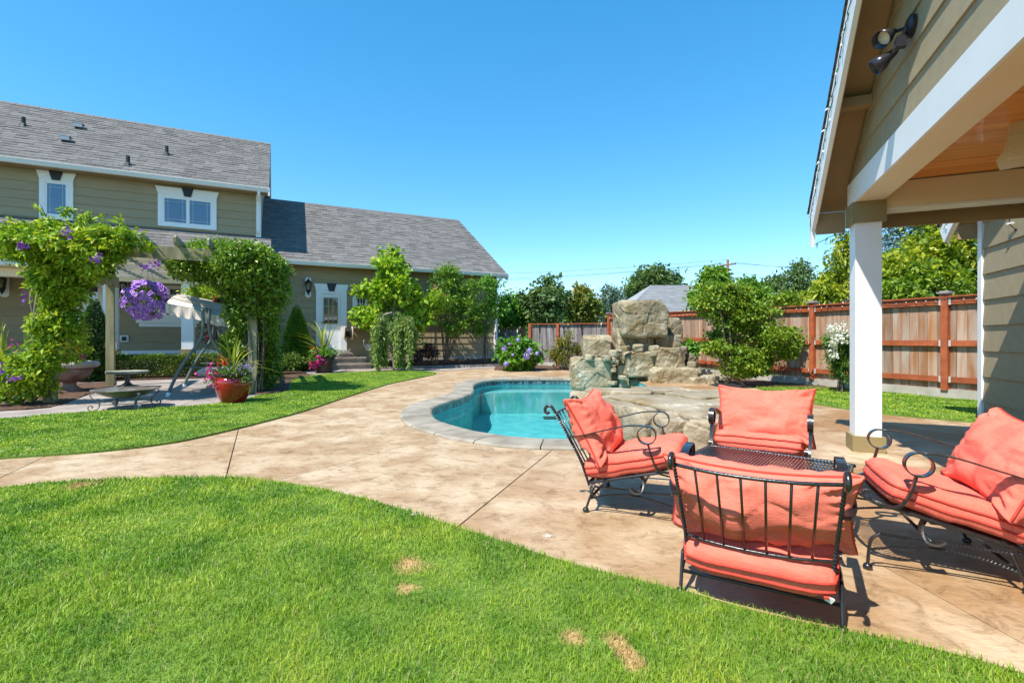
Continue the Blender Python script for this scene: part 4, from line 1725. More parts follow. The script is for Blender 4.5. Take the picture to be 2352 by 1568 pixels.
for i in range(3):
    for k in range(3):
        x0, x1 = L0 + (L1 - L0) * i / 3 + 0.014, L0 + (L1 - L0) * (i + 1) / 3 - 0.014
        y0, y1 = B0 + (B1 - B0) * k / 3 + 0.014, B0 + (B1 - B0) * (k + 1) / 3 - 0.014
        slat('pane', door, pane_lamp_m, (x0, -0.040, y0), (x1, -0.038, y1))
MB().span((L0, -0.036, B0), (L1, -0.0302, B1)).build('curtain', curtain_m, door)
for z in (1.68, 1.42):
    MB().lathe([(0.001, 0.0), (0.035, 0.005), (0.035, 0.03), (0.02, 0.05), (0.001, 0.055)], 10).build('handle', brass_m, door, (1.52, -0.035, z), (math.pi / 2, 0, 0))
MB().span((1.25, -0.16, 0.60), (2.45, -0.002, 0.68)).build('threshold', step_m, house)
steps = [(1.15, 2.50, -0.24, 0.44, 0.60), (0.95, 2.98, -0.50, 0.22, 0.43), (0.85, 3.12, -0.78, 0.0, 0.215)]
for (a, b, m_, zl, zh) in steps:
    s = MB()
    s.span((a, m_ + 0.02, zl), (b, -0.025, zh - 0.06))
    s.span((a - 0.02, m_ - 0.02, zh - 0.06), (b + 0.02, -0.026, zh))
    s.build('stone_step', step_m, house)


def lantern(u, z, m):
    b = MB()
    oc = [(0.10, -0.30), (0.10, 0.30), (0.05, 0.36), (-0.05, 0.36), (-0.10, 0.30), (-0.10, -0.30), (-0.05, -0.36), (0.05, -0.36)]
    vs = [(u + x, m - 0.045, z + y) for x, y in oc] + [(u + x, m - 0.02, z + y) for x, y in oc]
    fs = [tuple(range(8)), tuple(range(15, 7, -1))] + [((i + 1) % 8, i, 8 + i, 8 + (i + 1) % 8) for i in range(8)]
    b.add(vs, fs)
    o = b.build('wall_lantern', white_m, house)
    y = m - 0.20
    c = MB()
    c.lathe([(0.002, 0.34), (0.012, 0.30), (0.03, 0.26), (0.11, 0.17), (0.13, 0.155), (0.12, 0.14)], 8, (u, y, z))
    c.lathe([(0.085, -0.11), (0.095, -0.13), (0.05, -0.19), (0.02, -0.25), (0.012, -0.29), (0.002, -0.31)], 8, (u, y, z))
    for k in range(6):
        a = k * math.pi / 3
        c.bar((u + 0.075 * math.cos(a), y + 0.075 * math.sin(a), z - 0.12), (u + 0.112 * math.cos(a), y + 0.112 * math.sin(a), z + 0.15), 0.012, 0.012)
    c.tube(smooth3([(u, m - 0.04, z - 0.16), (u, m - 0.13, z - 0.24), (u, y, z - 0.26)], 4), 0.014, 6)
    c.build('lamp_cage', dark_m, o)
    MB().lathe([(0.070, -0.11), (0.105, 0.14)], 8, (u, y, z)).build('glass', pane_lamp_m, o)
    return o


lantern(1.04, 2.95, 0.0)
lantern(-7.08, 2.67, 0.23)
lantern(-4.30, 2.67, 0.23)
ob = MB()
ob.span((-4.40, 0.16, 1.0), (-4.19, 0.2, 1.21))
ob = ob.build('dryer_vent', white_m, house)
MB().span((-4.35, 0.12, 1.04), (-4.24, 0.159, 1.17)).build('vent_flap', key_m, ob)
ob = MB().span((3.04, -0.065, 0.66), (3.24, -0.025, 0.90)).build('outlet_cover', white_m, house)
# wall hose reel
hr = MB()
for y0, y1 in ((-0.16, -0.12), (-0.44, -0.40)):
    hr.lathe([(0.001, y0), (0.20, y0), (0.24, y0 + 0.01), (0.24, y1 - 0.01), (0.20, y1), (0.001, y1)], 16)
hr = hr.build('hose_reel', reel_m, house, (3.05, -0.02, 1.30), (math.pi / 2, 0, 0))
hr.rotation_euler = (math.pi / 2, 0, math.pi / 2)
hr.location = (2.66, -0.26, 1.33)
hz = MB()
for k in range(6):
    hz.tube([(0.17 * math.cos(t * 0.5236), 0.17 * math.sin(t * 0.5236), -0.19 - 0.035 * k) for t in range(12)], 0.017, 6, closed=True)
hz.build('hose', dark_m, hr, smooth=True)
tube_obj('hose_tail', [(2.95, -0.2, 1.05), (2.98, -0.12, 0.85), (3.1, -0.1, 0.70)], 0.015, white_m, house)
MB().span((2.55, -0.30, 1.5), (3.2, -0.02, 1.54)).build('reel_shelf', reel_m, house)


def on_slope(px, py, m0, z0, m1, z1):
    """place on a roof slope in house coordinates"""
    r = Vector(ray(px, py))
    o = Hinv @ Vector((0, 0, CAM_H))
    d = (Hinv.to_3x3() @ r)
    k = (z1 - z0) / (m1 - m0)
    t = (z0 + k * (o.y - m0) - o.z) / (d.z - k * d.y)
    return o + d * t


SM = (-0.22, 6.257, 5.0, 9.695)
SW = (-0.47, 3.82, 5.55, 7.40)
for (px, py, sl) in ((54, 290, SM), (383, 356, SM), (294, 380, SM), (914, 594, SW)):
    p = on_slope(px, py, *sl)
    v = MB()
    v.tube([p - Vector((0, 0, 0.1)), p + Vector((0, 0, 0.30))], 0.055, 10)
    v.lathe([(0.16, -0.10), (0.10, 0.04), (0.06, 0.09)], 10, p)
    v.build('vent_pipe', pipe_m, house)
for (px, py, sl) in ((181, 296, SM), (151, 326, SM), (874, 577, SW)):
    p = on_slope(px, py, *sl)
    v = MB()
    v.box(p + Vector((0, -0.02, 0.09)), (0.24, 0.22, 0.13))
    v.box(p + Vector((0, 0.0, 0.165)), (0.29, 0.27, 0.02))
    v.build('roof_vent', vent_m, house)


def HP(u, n, z):
    """house-frame place (u along the front, n away from the camera) as a world place"""
    return Vector((u * 0.8988 - n * 0.4387, u * 0.4387 + n * 0.8988, z))


# mulch bank against the wing
bk = MB()
N_, K_ = 60, 12
vs = []
for i in range(N_ + 1):
    u = 3.25 + (8.75 - 3.25) * i / N_
    for k in range(K_ + 1):
        t = k / K_
        n = 17.55 + (18.86 - 17.55) * t
        p = HP(u, n, 0)
        e = min(1, i / 5)
        vs.append((p.x, p.y, -0.03 + e * (0.06 + 0.24 * math.sin(t * math.pi / 2)) + 0.03 * mnoise.noise(p * 5) + 0.02 * mnoise.noise(p * 15)))
bk.add(vs, [(i * (K_ + 1) + k, (i + 1) * (K_ + 1) + k, (i + 1) * (K_ + 1) + k + 1, i * (K_ + 1) + k + 1) for i in range(N_) for k in range(K_)])
tag(bk.build('mulch_bank', soil_m, None, smooth=True), kind='structure')
kb = MB()
for i in range(7):
    a, b = HP(3.3 + i * 0.8, 17.5, 0.03), HP(3.3 + i * 0.8 + 0.785, 17.5, 0.03)
    kb = MB()
    kb.bar(a, b, 0.13, 0.14)
    o = kb.build('kerb_stone', step_m, None)
    tag(o, kind='structure')
# bed along the porch for hedge and spruces
pb = MB()
pb.prism([tuple(HP(u, n, 0)[:2]) for u, n in ((-6.5, 15.7), (-0.1, 15.7), (0.75, 16.9), (0.75, 18.0), (-0.1, 18.0), (-0.1, 16.76), (-6.5, 16.76))], -0.02, 0.055)
tag(pb.build('mulch_bed', soil_m), kind='structure')

# ------------------------------------------------------------------ fences
FP = [Vector((8.02 - 1.0 * n, 8.91 + 2.317 * n, 0)) for n in (-1, 0, 1, 2, 3, 4, 4.22)]
FZ = [0.0, 0.0, 0.0, 0.04, 0.09, 0.13, 0.14]
fence = thing('wooden_fence', 'long cedar fence with red brown posts and rails right of the waterfall', 'fence', FP[0])
fo = FP[0]
for i, (p, dz) in enumerate(zip(FP, FZ)):
    q = p - fo
    d_in = Vector((-0.918, -0.397, 0)) * 0.06
    m = MB()
    rot = Matrix.Rotation(math.atan2(0.918, -0.397), 3, 'Z')
    m.box(q + d_in + Vector((0, 0, dz + 0.16 + 0.88)), (0.105, 0.105, 1.76), rot)
    post = m.build('post', redwood_m, fence)
    c = MB()
    c.box(q + d_in + Vector((0, 0, dz + 1.925)), (0.15, 0.15, 0.02), rot)
    c.box(q + d_in + Vector((0, 0, dz + 1.945)), (0.19, 0.19, 0.026), rot)
    c.box(q + d_in + Vector((0, 0, dz + 1.968)), (0.13, 0.13, 0.025), rot)
    c.build('post_cap', capgrey_m, post)
for i in range(len(FP) - 1):
    a, b = FP[i] - fo, FP[i + 1] - fo
    za, zb = FZ[i], FZ[i + 1]
    d = (b - a).normalized()
    inn_ = Vector((-0.918, -0.397, 0))
    for z, h in ((1.79, 0.125), (1.02, 0.10), (0.36, 0.10)):
        ga, gb_ = a + d * 0.056, b - d * 0.056
        MB().bar(ga + inn_ * 0.06 + Vector((0, 0, z + za)), gb_ + inn_ * 0.06 + Vector((0, 0, z + zb)), 0.05, h).build('rail', redwood_m, fence)
        br = MB()
        for e in (ga + d * 0.018, gb_ - d * 0.018):
            br.bar(e - d * 0.016 + inn_ * 0.062 + Vector((0, 0, z + (za + zb) / 2)), e + d * 0.016 + inn_ * 0.062 + Vector((0, 0, z + (za + zb) / 2)), 0.056, h + 0.012)
        br.build('bracket', galv_m, fence)
    MB().bar(a + inn_ * 0.055 + Vector((0, 0, 1.87 + za)), b + inn_ * 0.055 + Vector((0, 0, 1.87 + zb)), 0.13, 0.025).build('top_cap', redwood_m, fence)
    MB().bar(a + Vector((0, 0, 0.07 + za * .5)), b + Vector((0, 0, 0.07 + zb * .5)), 0.16, 0.22).build('footing', concrete_m, fence)
    L = (b - a).length
    n = int(L / 0.142)
    for k in range(n):
        t = (k + 0.5) / n
        c = a.lerp(b, t)
        z = za + (zb - za) * t
        MB().bar(c + d * -(L / n / 2 - 0.003) + Vector((0, 0, z + 1.02)) + inn_ * random.uniform(0, .008), c + d * (L / n / 2 - 0.003) + Vector((0, 0, z + 1.02)) + inn_ * random.uniform(0, .008), 0.02, 1.67).build('picket', picket_m, fence)
bf_a, bf_b = Vector((3.75, 18.75, 0)), Vector((0.70, 19.75, 0))
back = thing('wooden_fence', 'low grey board fence behind the hydrangea at the pool end', 'fence', bf_a)


def plain_fence(par, a, b, h, mat, posts, cap=True):
    d = (b - a).normalized()
    L = (b - a).length
    inn_ = Vector((d.y, -d.x, 0))
    if (inn_.y > 0):
        inn_ = -inn_
    n = int(L / 0.145)
    for k in range(n):
        p0, p1 = a + d * (L * k / n + 0.003), a + d * (L * (k + 1) / n - 0.003)
        MB().bar(p0 + Vector((0, 0, 0.1 + h / 2 + random.uniform(-.01, .01))) + inn_ * random.uniform(0, 0.01), p1 + Vector((0, 0, 0.1 + h / 2)) + inn_ * random.uniform(0, .01), 0.02, h).build('picket', mat, par)
    for t in posts:
        c = a + d * (L * t) + inn_ * 0.06
        MB().box(c + Vector((0, 0, h / 2 + 0.08)), (0.11, 0.11, h + 0.1), Matrix.Rotation(math.atan2(d.y, d.x), 3, 'Z')).build('post', redwood_m, par)
    if cap:
        MB().bar(a + inn_ * 0.03 + Vector((0, 0, h + 0.14)), b + inn_ * 0.03 + Vector((0, 0, h + 0.14)), 0.15, 0.03).build('top_cap', redwood_m, par)
    MB().bar(a + Vector((0, 0, 0.04)), b + Vector((0, 0, 0.04)), 0.16, 0.22).build('footing', concrete_m, par)


plain_fence(back, Vector(), bf_b - bf_a, 1.56, picket2_m, (0.625, 0.985))
b2 = thing('wooden_fence', 'dark fence panel in the gap beside the house corner', 'fence', (0.55, 21.8, 0))
plain_fence(b2, Vector(), Vector((-4.0, 1.2, 0)), 1.45, picket2_m, (0.02, 0.4), True)

# ------------------------------------------------------------------ pool house with its gabled porch (p away, q to the right)
c1 = Vector((0.386, 0.9226, 0)).normalized()
CO = Vector((3.50, 4.79, 0))
CA = math.atan2(-c1.x, c1.y) + 0.0          # local y = c1
ph = thing('pool_house', 'olive pool house with a white columned gable porch and pine ceiling', 'pool house', CO, CA)
# local axes: x = q (right), y = p (away)
PIT = 0.75


def rtop(p):
    return 2.86 - PIT * p


RP = -2.9
col_ = MB().span((-0.107, -0.107, 0.13), (0.107, 0.107, 2.23)).build('porch_column', white_m, ph)
bb_ = MB()
bb_.span((-0.135, -0.135, -0.02), (0.135, 0.135, 0.155))
bb_.build('plinth', olive_m, col_)
MB().span((-0.137, -0.137, 2.23), (0.137, 0.137, 2.43)).build('capital', olive_m, col_)
col2 = MB().span((-0.107, -5.907, 0.13), (0.107, -5.693, 2.23)).build('porch_column', white_m, ph)
MB().span((-0.135, -5.935, -0.02), (0.135, -5.665, 0.155)).build('plinth', olive_m, col2)
MB().span((-0.137, -5.937, 2.23), (0.137, -5.663, 2.43)).build('capital', olive_m, col2)
MB().span((-0.122, -5.93, 2.43), (-0.10, 0.13, 2.66)).build('beam_face', white_m, ph)
MB().span((-0.098, -5.93, 2.432), (0.12, 0.13, 2.655)).build('gable_beam', cream_m, ph)
MB().span((0.122, -0.10, 2.36), (1.645, 0.08, 2.60)).build('cross_beam', cream_m, ph)
MB().span((0.122, -0.102, 2.335), (1.645, 0.082, 2.358)).build('beam_trim', white_m, ph)
MB().span((0.122, -5.90, 2.36), (1.645, -5.72, 2.60)).build('cross_beam', cream_m, ph)
MB().span((0.10, 0.27, 2.24), (1.645, 0.31, 2.44)).build('eave_fascia', soffit_m, ph)
for q in (0.55, 1.2):
    MB().span((q, 0.082, 2.36), (q + 0.05, 0.268, 2.44)).build('rafter_tail', soffit_m, ph)
k = 0
p = -0.11
while p > -5.70:
    MB().span((0.122, p - 0.213, 2.607 + random.uniform(0, .003)), (1.647, p, 2.63)).build('ceiling_plank', ceil_m, ph)
    p -= 0.216
MB().span((0.1, -5.75, 2.634), (1.648, -0.05, 2.66)).build('ceiling_board', soffit_m, ph)
# gable wall over the beam
gw = MB()
gt = rtop(RP) - 0.16
gw.add([(-0.085, 0.13, 2.66), (-0.085, -5.93, 2.66), (-0.085, -5.93, rtop(0.13) - 0.16), (-0.085, RP, gt), (-0.085, 0.13, rtop(0.13) - 0.16),
        (-0.02, 0.13, 2.66), (-0.02, -5.93, 2.66), (-0.02, -5.93, rtop(0.13) - 0.16), (-0.02, RP, gt), (-0.02, 0.13, rtop(0.13) - 0.16)],
       [(0, 1, 2, 3, 4), (9, 8, 7, 6, 5), (0, 4, 9, 5), (1, 6, 7, 2), (2, 7, 8, 3), (3, 8, 9, 4), (0, 5, 6, 1)])
gw = gw.build('gable_wall', siding_m, ph)
z = 2.66
while z < gt - 0.05:
    e0 = 0.13 - max(0, (z - (rtop(0.13) - 0.16)) / PIT)
    e0 = min(0.13, e0)
    e1 = 2 * RP - e0
    if e0 - e1 > 0.3:
        MB().extrude_profile([(0, 0), (-0.026, 0), (-0.010, 0.245), (0, 0.245)], (-0.086, e0, z), (-0.086, e1, z), (1, 0, 0), (0, 0, 1)).build('siding_board', siding_m, gw)
    z += 0.235


def slopes(q0, q1, peave, zeave, pr, zr, name='roof'):
    for s in (1, -1):
        pe = peave if s > 0 else 2 * pr - peave
        b = MB()
        ln = Vector((0, pr - pe, zr - zeave))
        L_ = ln.length
        d = ln.normalized()
        nn = Vector((0, -d.z, d.y)) if d.y > 0 else Vector((0, d.z, -d.y))
        prof = [(0, 0), (L_, 0), (L_, -0.03), (0, -0.03)]
        b.extrude_profile(prof, (q0, pe, zeave), (q1, pe, zeave), d, nn)
        r = b.build(name, soffit_m, ph)
        # shingle courses with their stepped edge
        i = 0
        ex = 0.17
        while i * ex < L_:
            s0, s1 = i * ex, min(L_ + 0.02, i * ex + ex * 1.2)
            q = q0 - 0.025
            while q < q1:
                w = random.choice((0.25, 0.32, 0.4))
                b2 = min(q + w, q1)
                P0 = Vector((0, pe, zeave)) + d * (s0 - 0.03)
                P1 = Vector((0, pe, zeave)) + d * s1
                sh_ = MB()
                sh_.rv = random.random()
                t = random.choice((0.016, 0.022))
                vs = []
                for qq in (q + .002, b2 - .002):
                    for P, tt in ((P0, 0.002), (P0, t), (P1, 0.004)):
                        v = P + nn * tt
                        vs.append((qq, v.y, v.z))
                ROOF2.setdefault(r, MB())
                R2 = ROOF2[r]
                R2.rv = random.random()
                R2.add(vs, [(0, 1, 2), (5, 4, 3), (1, 4, 5, 2), (0, 3, 4, 1)])
                q = b2
            i += 1


ROOF2 = {}
slopes(-0.40, 1.62, 0.47, rtop(0.47), RP, rtop(RP))
slopes(1.38, 6.5, 2.36, 2.60, RP, 2.60 + PIT * (2.36 - RP))
for r, m in ROOF2.items():
    tag(m.build('shingles', shingle_m, r), kind='stuff')
ROOF2 = {}
# barge boards, frieze, outlooker blocks
for s in (1, -1):
    f = (lambda p: p) if s > 0 else (lambda p: 2 * RP - p)
    MB().bar((-0.390, f(0.42), rtop(0.42) - 0.19), (-0.390, f(RP), rtop(RP) - 0.19), 0.035, 0.26, up=(0, 0, 1)).build('barge_board', white_m, ph)
    MB().bar((-0.367, f(0.42), rtop(0.42) - 0.25), (-0.367, f(RP), rtop(RP) - 0.25), 0.012, 0.12, up=(0, 0, 1)).build('barge_liner', cream_m, ph)
    MB().bar((-0.099, f(0.16), rtop(0.16) - 0.085), (-0.099, f(RP), rtop(RP) - 0.085), 0.024, 0.08).build('frieze_board', olive_m, ph)
    for pp in (-0.62, -1.9):
        MB().span((-0.39, f(pp) - 0.05, rtop(pp) - 0.175), (-0.11, f(pp) + 0.05, rtop(pp) - 0.09)).build('outlooker', soffit_m, ph)
MB().span((-0.37, 0.27, 2.22), (-0.11, 0.31, 2.44)).build('eave_fascia', soffit_m, ph)
MB().add([(-0.408, 0.46, 2.30), (-0.408, 0.36, 2.10), (-0.408, 0.28, 2.42), (-0.372, 0.46, 2.30), (-0.372, 0.36, 2.10), (-0.372, 0.28, 2.42)], [(0, 1, 2), (5, 4, 3), (0, 3, 4, 1), (1, 4, 5, 2), (2, 5, 3, 0)]).build('barge_tail', white_m, ph)
# pool house wall
pw = MB()
pw.span((1.65, -7.6, 0.0), (1.80, 1.9, 2.75))
pw.span((1.80, 1.76, 0.0), (6.2, 1.9, 2.75))
pw.add([(1.65, 1.9, 2.75), (1.65, -7.7, 2.75), (1.65, RP, 2.75 + PIT * 4.7), (1.80, 1.9, 2.75), (1.80, -7.7, 2.75), (1.80, RP, 2.75 + PIT * 4.7)], [(0, 1, 2), (5, 4, 3), (0, 2, 5, 3), (1, 4, 5, 2), (0, 3, 4, 1)])
pw = pw.build('wall', siding_m, ph)
z = 0.03
while z < 2.72:
    MB().extrude_profile([(0, 0), (-0.034, 0), (-0.012, 0.315), (0, 0.315)], (1.648, 1.83, z), (1.648, -7.5, z), (1, 0, 0), (0, 0, 1)).build('siding_board', siding_m, pw)
    z += 0.308
MB().span((1.605, 1.83, 0.0), (1.80, 1.925, 2.73)).build('corner_board', white_m, ph)
MB().bar((1.40, 2.28, 2.44), (1.40, RP, 2.44 + PIT * (2.28 - RP)), 0.04, 0.22).build('barge_board', white_m, ph)
MB().bar((1.425, 2.25, 2.37), (1.425, RP, 2.37 + PIT * (2.25 - RP)), 0.012, 0.12).build('barge_liner', cream_m, ph)
MB().span((1.43, 1.96, 2.34), (1.64, 2.0, 2.52)).build('eave_fascia', soffit_m, ph)
# flood light on the gable
fl = MB()
fl.lathe([(0.001, 0), (0.075, 0.0), (0.075, 0.02), (0.05, 0.035), (0.001, 0.035)], 18)
flo = fl.build('flood_light', bronze_m, ph, (-0.11, -1.60, 3.27), (0, -math.pi / 2, 0))
_fi = (Matrix.Rotation(CA, 3, 'Z') @ Matrix.Rotation(-math.pi / 2, 3, 'Y')).inverted()
for (dx, dy, dw) in ((0.03, 0.085, Vector((-0.80, -0.25, -0.55))), (-0.13, 0.05, Vector((-0.75, 0.45, -0.62)))):
    h = MB()
    h.lathe([(0.012, -0.02), (0.024, 0.0), (0.034, 0.05), (0.052, 0.085), (0.062, 0.15), (0.057, 0.15), (0.050, 0.09), (0.001, 0.085)], 16)
    q = (_fi @ dw.normalized()).to_track_quat('Z', 'Y')
    ho = h.build('lamp_head', bronze_m, flo, (dx, dy, 0.085), q.to_euler(), smooth=True)
    MB().lathe([(0.001, 0.100), (0.049, 0.096)], 14).build('lens', lens_m, ho)
    MB().tube(smooth3([(0, 0, 0.03), (dx * 0.5, dy * 0.6, 0.055), (dx, dy, 0.085)], 4), 0.013, 6).build('swivel_arm', bronze_m, flo, smooth=True)
ms = MB()
ms.box((-0.115, -0.035, 0.075), (0.075, 0.045, 0.055))
ms.box((-0.125, -0.035, 0.104), (0.05, 0.05, 0.012))
ms.build('motion_sensor', bronze_m, flo)
# loudspeaker under the ceiling
sp = thing('speaker', 'beige outdoor loudspeaker bracketed under the pine porch ceiling', 'speaker')
sp.location = (3.59, 3.42, 2.475)
sp.scale = (0.9, 0.9, 0.86)
sp.rotation_euler = (0, 0, 0.72)
b = MB()
prof = [(0.055, 0.16), (0.060, 0.05), (0.085, -0.05), (0.125, -0.12), (0.115, -0.165), (-0.12, -0.165), (-0.135, 0.0), (-0.09, 0.16)]
b.extrude_profile([(y, z) for y, z in prof], (-0.085, 0, 0), (0.085, 0, 0), (0, 1, 0), (0, 0, 1))
so = b.build('cabinet', speaker_m, sp)
g = MB()
for i in range(11):
    g.bar((-0.087, -0.105, -0.13 + i * 0.018), (-0.087, 0.06, -0.13 + i * 0.018), 0.006, 0.008)
g.build('grille', cream_m, sp)
MB().span((-0.1, -0.095, 0.185), (0.1, 0.05, 0.20)).build('mount_plate', galv_m, sp)
for x in (-0.115, 0.115):
    MB().span((x * 0.8 - 0.006, -0.05, 0.06), (x * 0.8 + 0.006, 0.03, 0.19)).build('bracket', speaker_m, sp)
MB().span((-0.05, -0.03, 0.15), (0.05, 0.03, 0.184)).build('bracket', speaker_m, sp)


# string lights
def light_string(name, label, pts, nb, bulb_len=0.03, green=True, sag=0.012, wire_r=0.0035, jit=0.4):
    base = Vector(pts[0])
    t = thing(name, label, 'string lights', base)
    P = resample([Vector(p) - base for p in pts], nb * 3)
    P = [p + Vector((random.uniform(-1, 1), random.uniform(-1, 1), random.uniform(-1, 1))) * sag * 0.4 for p in P]
    MB().tube(P, wire_r, 5).build('wire', wire_m, t)
    bm_ = MB()
    bm_.lathe([(0.001, 0), (0.006, 0.002), (0.006, bulb_len * 0.55)], 6)
    sock = bm_.mesh('socket', bulbgreen_m if green else wire_m)
    bm_ = MB()
    bm_.lathe([(0.0055, bulb_len * 0.55), (0.007, bulb_len * 0.8), (0.001, bulb_len * 1.3)], 6)
    gls = bm_.mesh('bulb', bulbglass_m)
    for i in range(nb):
        p = P[i * 3 + 1]
        r = (random.uniform(-jit, jit) + 2.4, random.uniform(-jit, jit), random.uniform(0, 6.28))
        s = link('light_bulb', sock, t, p, r)
        link('glass', gls, s)
    return t


PHM = Matrix.Translation(CO) @ Matrix.Rotation(CA, 4, 'Z')
rk = [PHM @ Vector((-0.415, p, rtop(p) - 0.16)) for p in (-2.6, -1.9, -1.2, -0.5, 0.0, 0.36)] + [PHM @ Vector((-0.39, 0.38, 2.12)), PHM @ Vector((-0.25, 0.34, 2.19)), PHM @ Vector((-0.11, 0.32, 2.22))]
light_string('string_lights', 'green string lights pinned along the white gable edge', rk, 40, 0.05)
fpts = []
for i in range(4):
    a, b = FP[i], FP[i + 1]
    for t in np.linspace(0, 1, 9)[:-1]:
        p = a.lerp(b, float(t)) + Vector((-0.918, -0.397, 0)) * 0.125
        fpts.append(p + Vector((0, 0, 1.83 + FZ[i] + 0.02 * math.sin(t * 25))))
light_string('string_lights', 'clear string lights draped along the red fence rail', fpts, 64, 0.04, green=False)
rk2 = [PHM @ Vector((1.375, p, 2.44 + PIT * (2.28 - p) + 0.02)) for p in (0.4, 1.0, 1.6, 2.2)]
light_string('string_lights', 'short light string on the rear white barge board', rk2, 10, 0.045)
pl = thing('hanging_plug', 'white and black plug dangling by the olive siding', 'plug', PHM @ Vector((1.58, 1.15, 2.35)))
MB().tube(smooth3([(0, 0, 0.1), (0, 0.01, 0.03), (0, 0, -0.02), (0.03, -0.03, -0.07)], 4), 0.005, 6).build('cord', wire_m, pl)
MB().box((0, 0, 0.0), (0.03, 0.055, 0.018)).build('adapter', lens_m, pl)
MB().box((0.035, -0.035, -0.08), (0.025, 0.03, 0.022)).build('plug_head', dark_m, pl)

# ------------------------------------------------------------------ rock waterfall and ledge


def boulder(name, parent, c, size, rz=0.0, seed=0, k=18.0, n=30, mat=None, rough=0.045, chisel=8, taper=0.0, deep=None):
    """a hewn block: rounded cube, chipped by random planes, roughened"""
    rnd = random.Random(seed)
    bm = bmesh.new()
    bmesh.ops.create_cube(bm, size=2.0)
    bmesh.ops.subdivide_edges(bm, edges=bm.edges[:], cuts=n, use_grid_fill=True)
    pl = []
    for _ in range(chisel):
        v = Vector((rnd.uniform(-1, 1), rnd.uniform(-1, 1), rnd.uniform(-0.8, 1))).normalized()
        pl.append((v, rnd.uniform(0.92, 1.18) * (abs(v.x) + abs(v.y) + abs(v.z)) * 0.80))
    off = Vector((rnd.uniform(0, 50), rnd.uniform(0, 50), rnd.uniform(0, 50)))
    sx, sy, sz = size[0] / 2, size[1] / 2, size[2] / 2
    mn = min(sx, sy, sz)
    R = Matrix.Rotation(rz, 3, 'Z')
    for v in bm.verts:
        p = v.co.copy()
        s = (abs(p.x) ** k + abs(p.y) ** k + abs(p.z) ** k) ** (1.0 / k)
        p /= s
        for nn, d in pl:
            e = p.dot(nn) - d
            if e > 0:
                p -= nn * e
        p.x *= 1 + taper * p.z
        p.y *= 1 + taper * p.z
        q = Vector((p.x * sx, p.y * sy, p.z * sz))
        nrm = p.normalized()
        a = mnoise.noise(q * 1.6 + off) * 0.9 + mnoise.noise(q * 4.5 + off) * 0.55 + mnoise.noise(q * 11 + off) * 0.28
        qq = q * 1.7 + off
        dd, pp = mnoise.voronoi(qq)
        tl = mnoise.cell_vector(pp[0] * 3.7)
        fac = (qq - pp[0]).dot(tl - Vector((0.5, 0.5, 0.5)))
        a = a * 0.75 + fac * 1.9 - 0.25
        a -= max(0, 0.035 - (dd[1] - dd[0])) * 12.0 * (1 if mnoise.noise(q * 0.9 + off) > -0.05 else 0)
        q += nrm * (a * rough * (0.5 + mn))
        v.co = R @ q
    me = bpy.data.meshes.new(name)
    bm.to_mesh(me)
    bm.free()
    me.materials.append(mat or rock_m)
    me.update()
    return link(name, me, parent, c)


WY = 12.5
wf = thing('rock_waterfall', 'stacked boulder waterfall tower rising at the far end of the pool', 'waterfall', (3.5, WY, 0))
WO = Vector((3.5, WY, 0))


def wrock(x0, y0, x1, y1, Y, depth, seed, rz=0.0, **kw):
    s = (Y) / F
    w, h = (x1 - x0) * s, (y1 - y0) * s
    c = AT((x0 + x1) / 2, (y0 + y1) / 2, Y)
    c.y += depth / 2
    return boulder('boulder', wf, c - WO, (w * 0.95, depth, h * 0.97), rz, seed, **kw)


wrock(1424, 686, 1540, 776, 12.45, 1.05, 3, 0.10, k=14, chisel=8, taper=0.03)      # top block
wrock(1532, 728, 1568, 790, 13.0, 0.6, 5, 0.2)
wrock(1416, 752, 1442, 846, 12.75, 0.7, 7, 0.1, rough=0.07)
wrock(1434, 762, 1512, 905, 12.75, 0.9, 8, 0.0)                                     # core
wrock(1438, 768, 1474, 815, 12.8, 0.6, 9, 0.0)
wrock(1468, 770, 1506, 812, 12.75, 0.6, 10, -0.25, chisel=7)
wrock(1502, 768, 1566, 812, 12.75, 0.8, 11, 0.15, chisel=7)
wrock(1437, 806, 1506, 868, 12.35, 0.9, 12, 0.05, taper=0.06)                      # spout block
wrock(1503, 798, 1579, 858, 12.2, 0.95, 13, 0.06, taper=0.04)
wrock(1575, 812, 1592, 832, 12.5, 0.4, 14, 0.3)
wrock(1588, 818, 1606, 846, 12.6, 0.4, 15, -0.2)
wrock(1574, 830, 1592, 848, 12.45, 0.4, 16, 0.1)
wrock(1496, 843, 1612, 893, 12.0, 1.2, 17, 0.04, k=12, chisel=9)
wrock(1584, 866, 1622, 893, 11.9, 0.5, 18, 0.2)
wrock(1612, 862, 1658, 892, 12.0, 0.6, 19, -0.1)
wrock(1650, 868, 1680, 892, 12.1, 0.5, 20, 0.1)
wrock(1342, 768, 1412, 826, 12.75, 0.85, 21, -0.08, k=14)                            # left upper
wrock(1314, 820, 1413, 896, 12.45, 1.15, 22, -0.05, k=14, chisel=9)                   # left lower
wrock(1404, 836, 1424, 896, 12.8, 0.5, 23, 0.0)
for i, (x0, y0, x1, y1) in enumerate(((1418, 838, 1440, 862), (1420, 862, 1446, 895), (1444, 872, 1466, 897), (1464, 876, 1486, 899), (1480, 866, 1503, 899))):
    wrock(x0, y0, x1, y1, 12.55 - 0.05 * (i % 2), 0.5, 30 + i, 0.1 * i)
rr_ = random.Random(5)
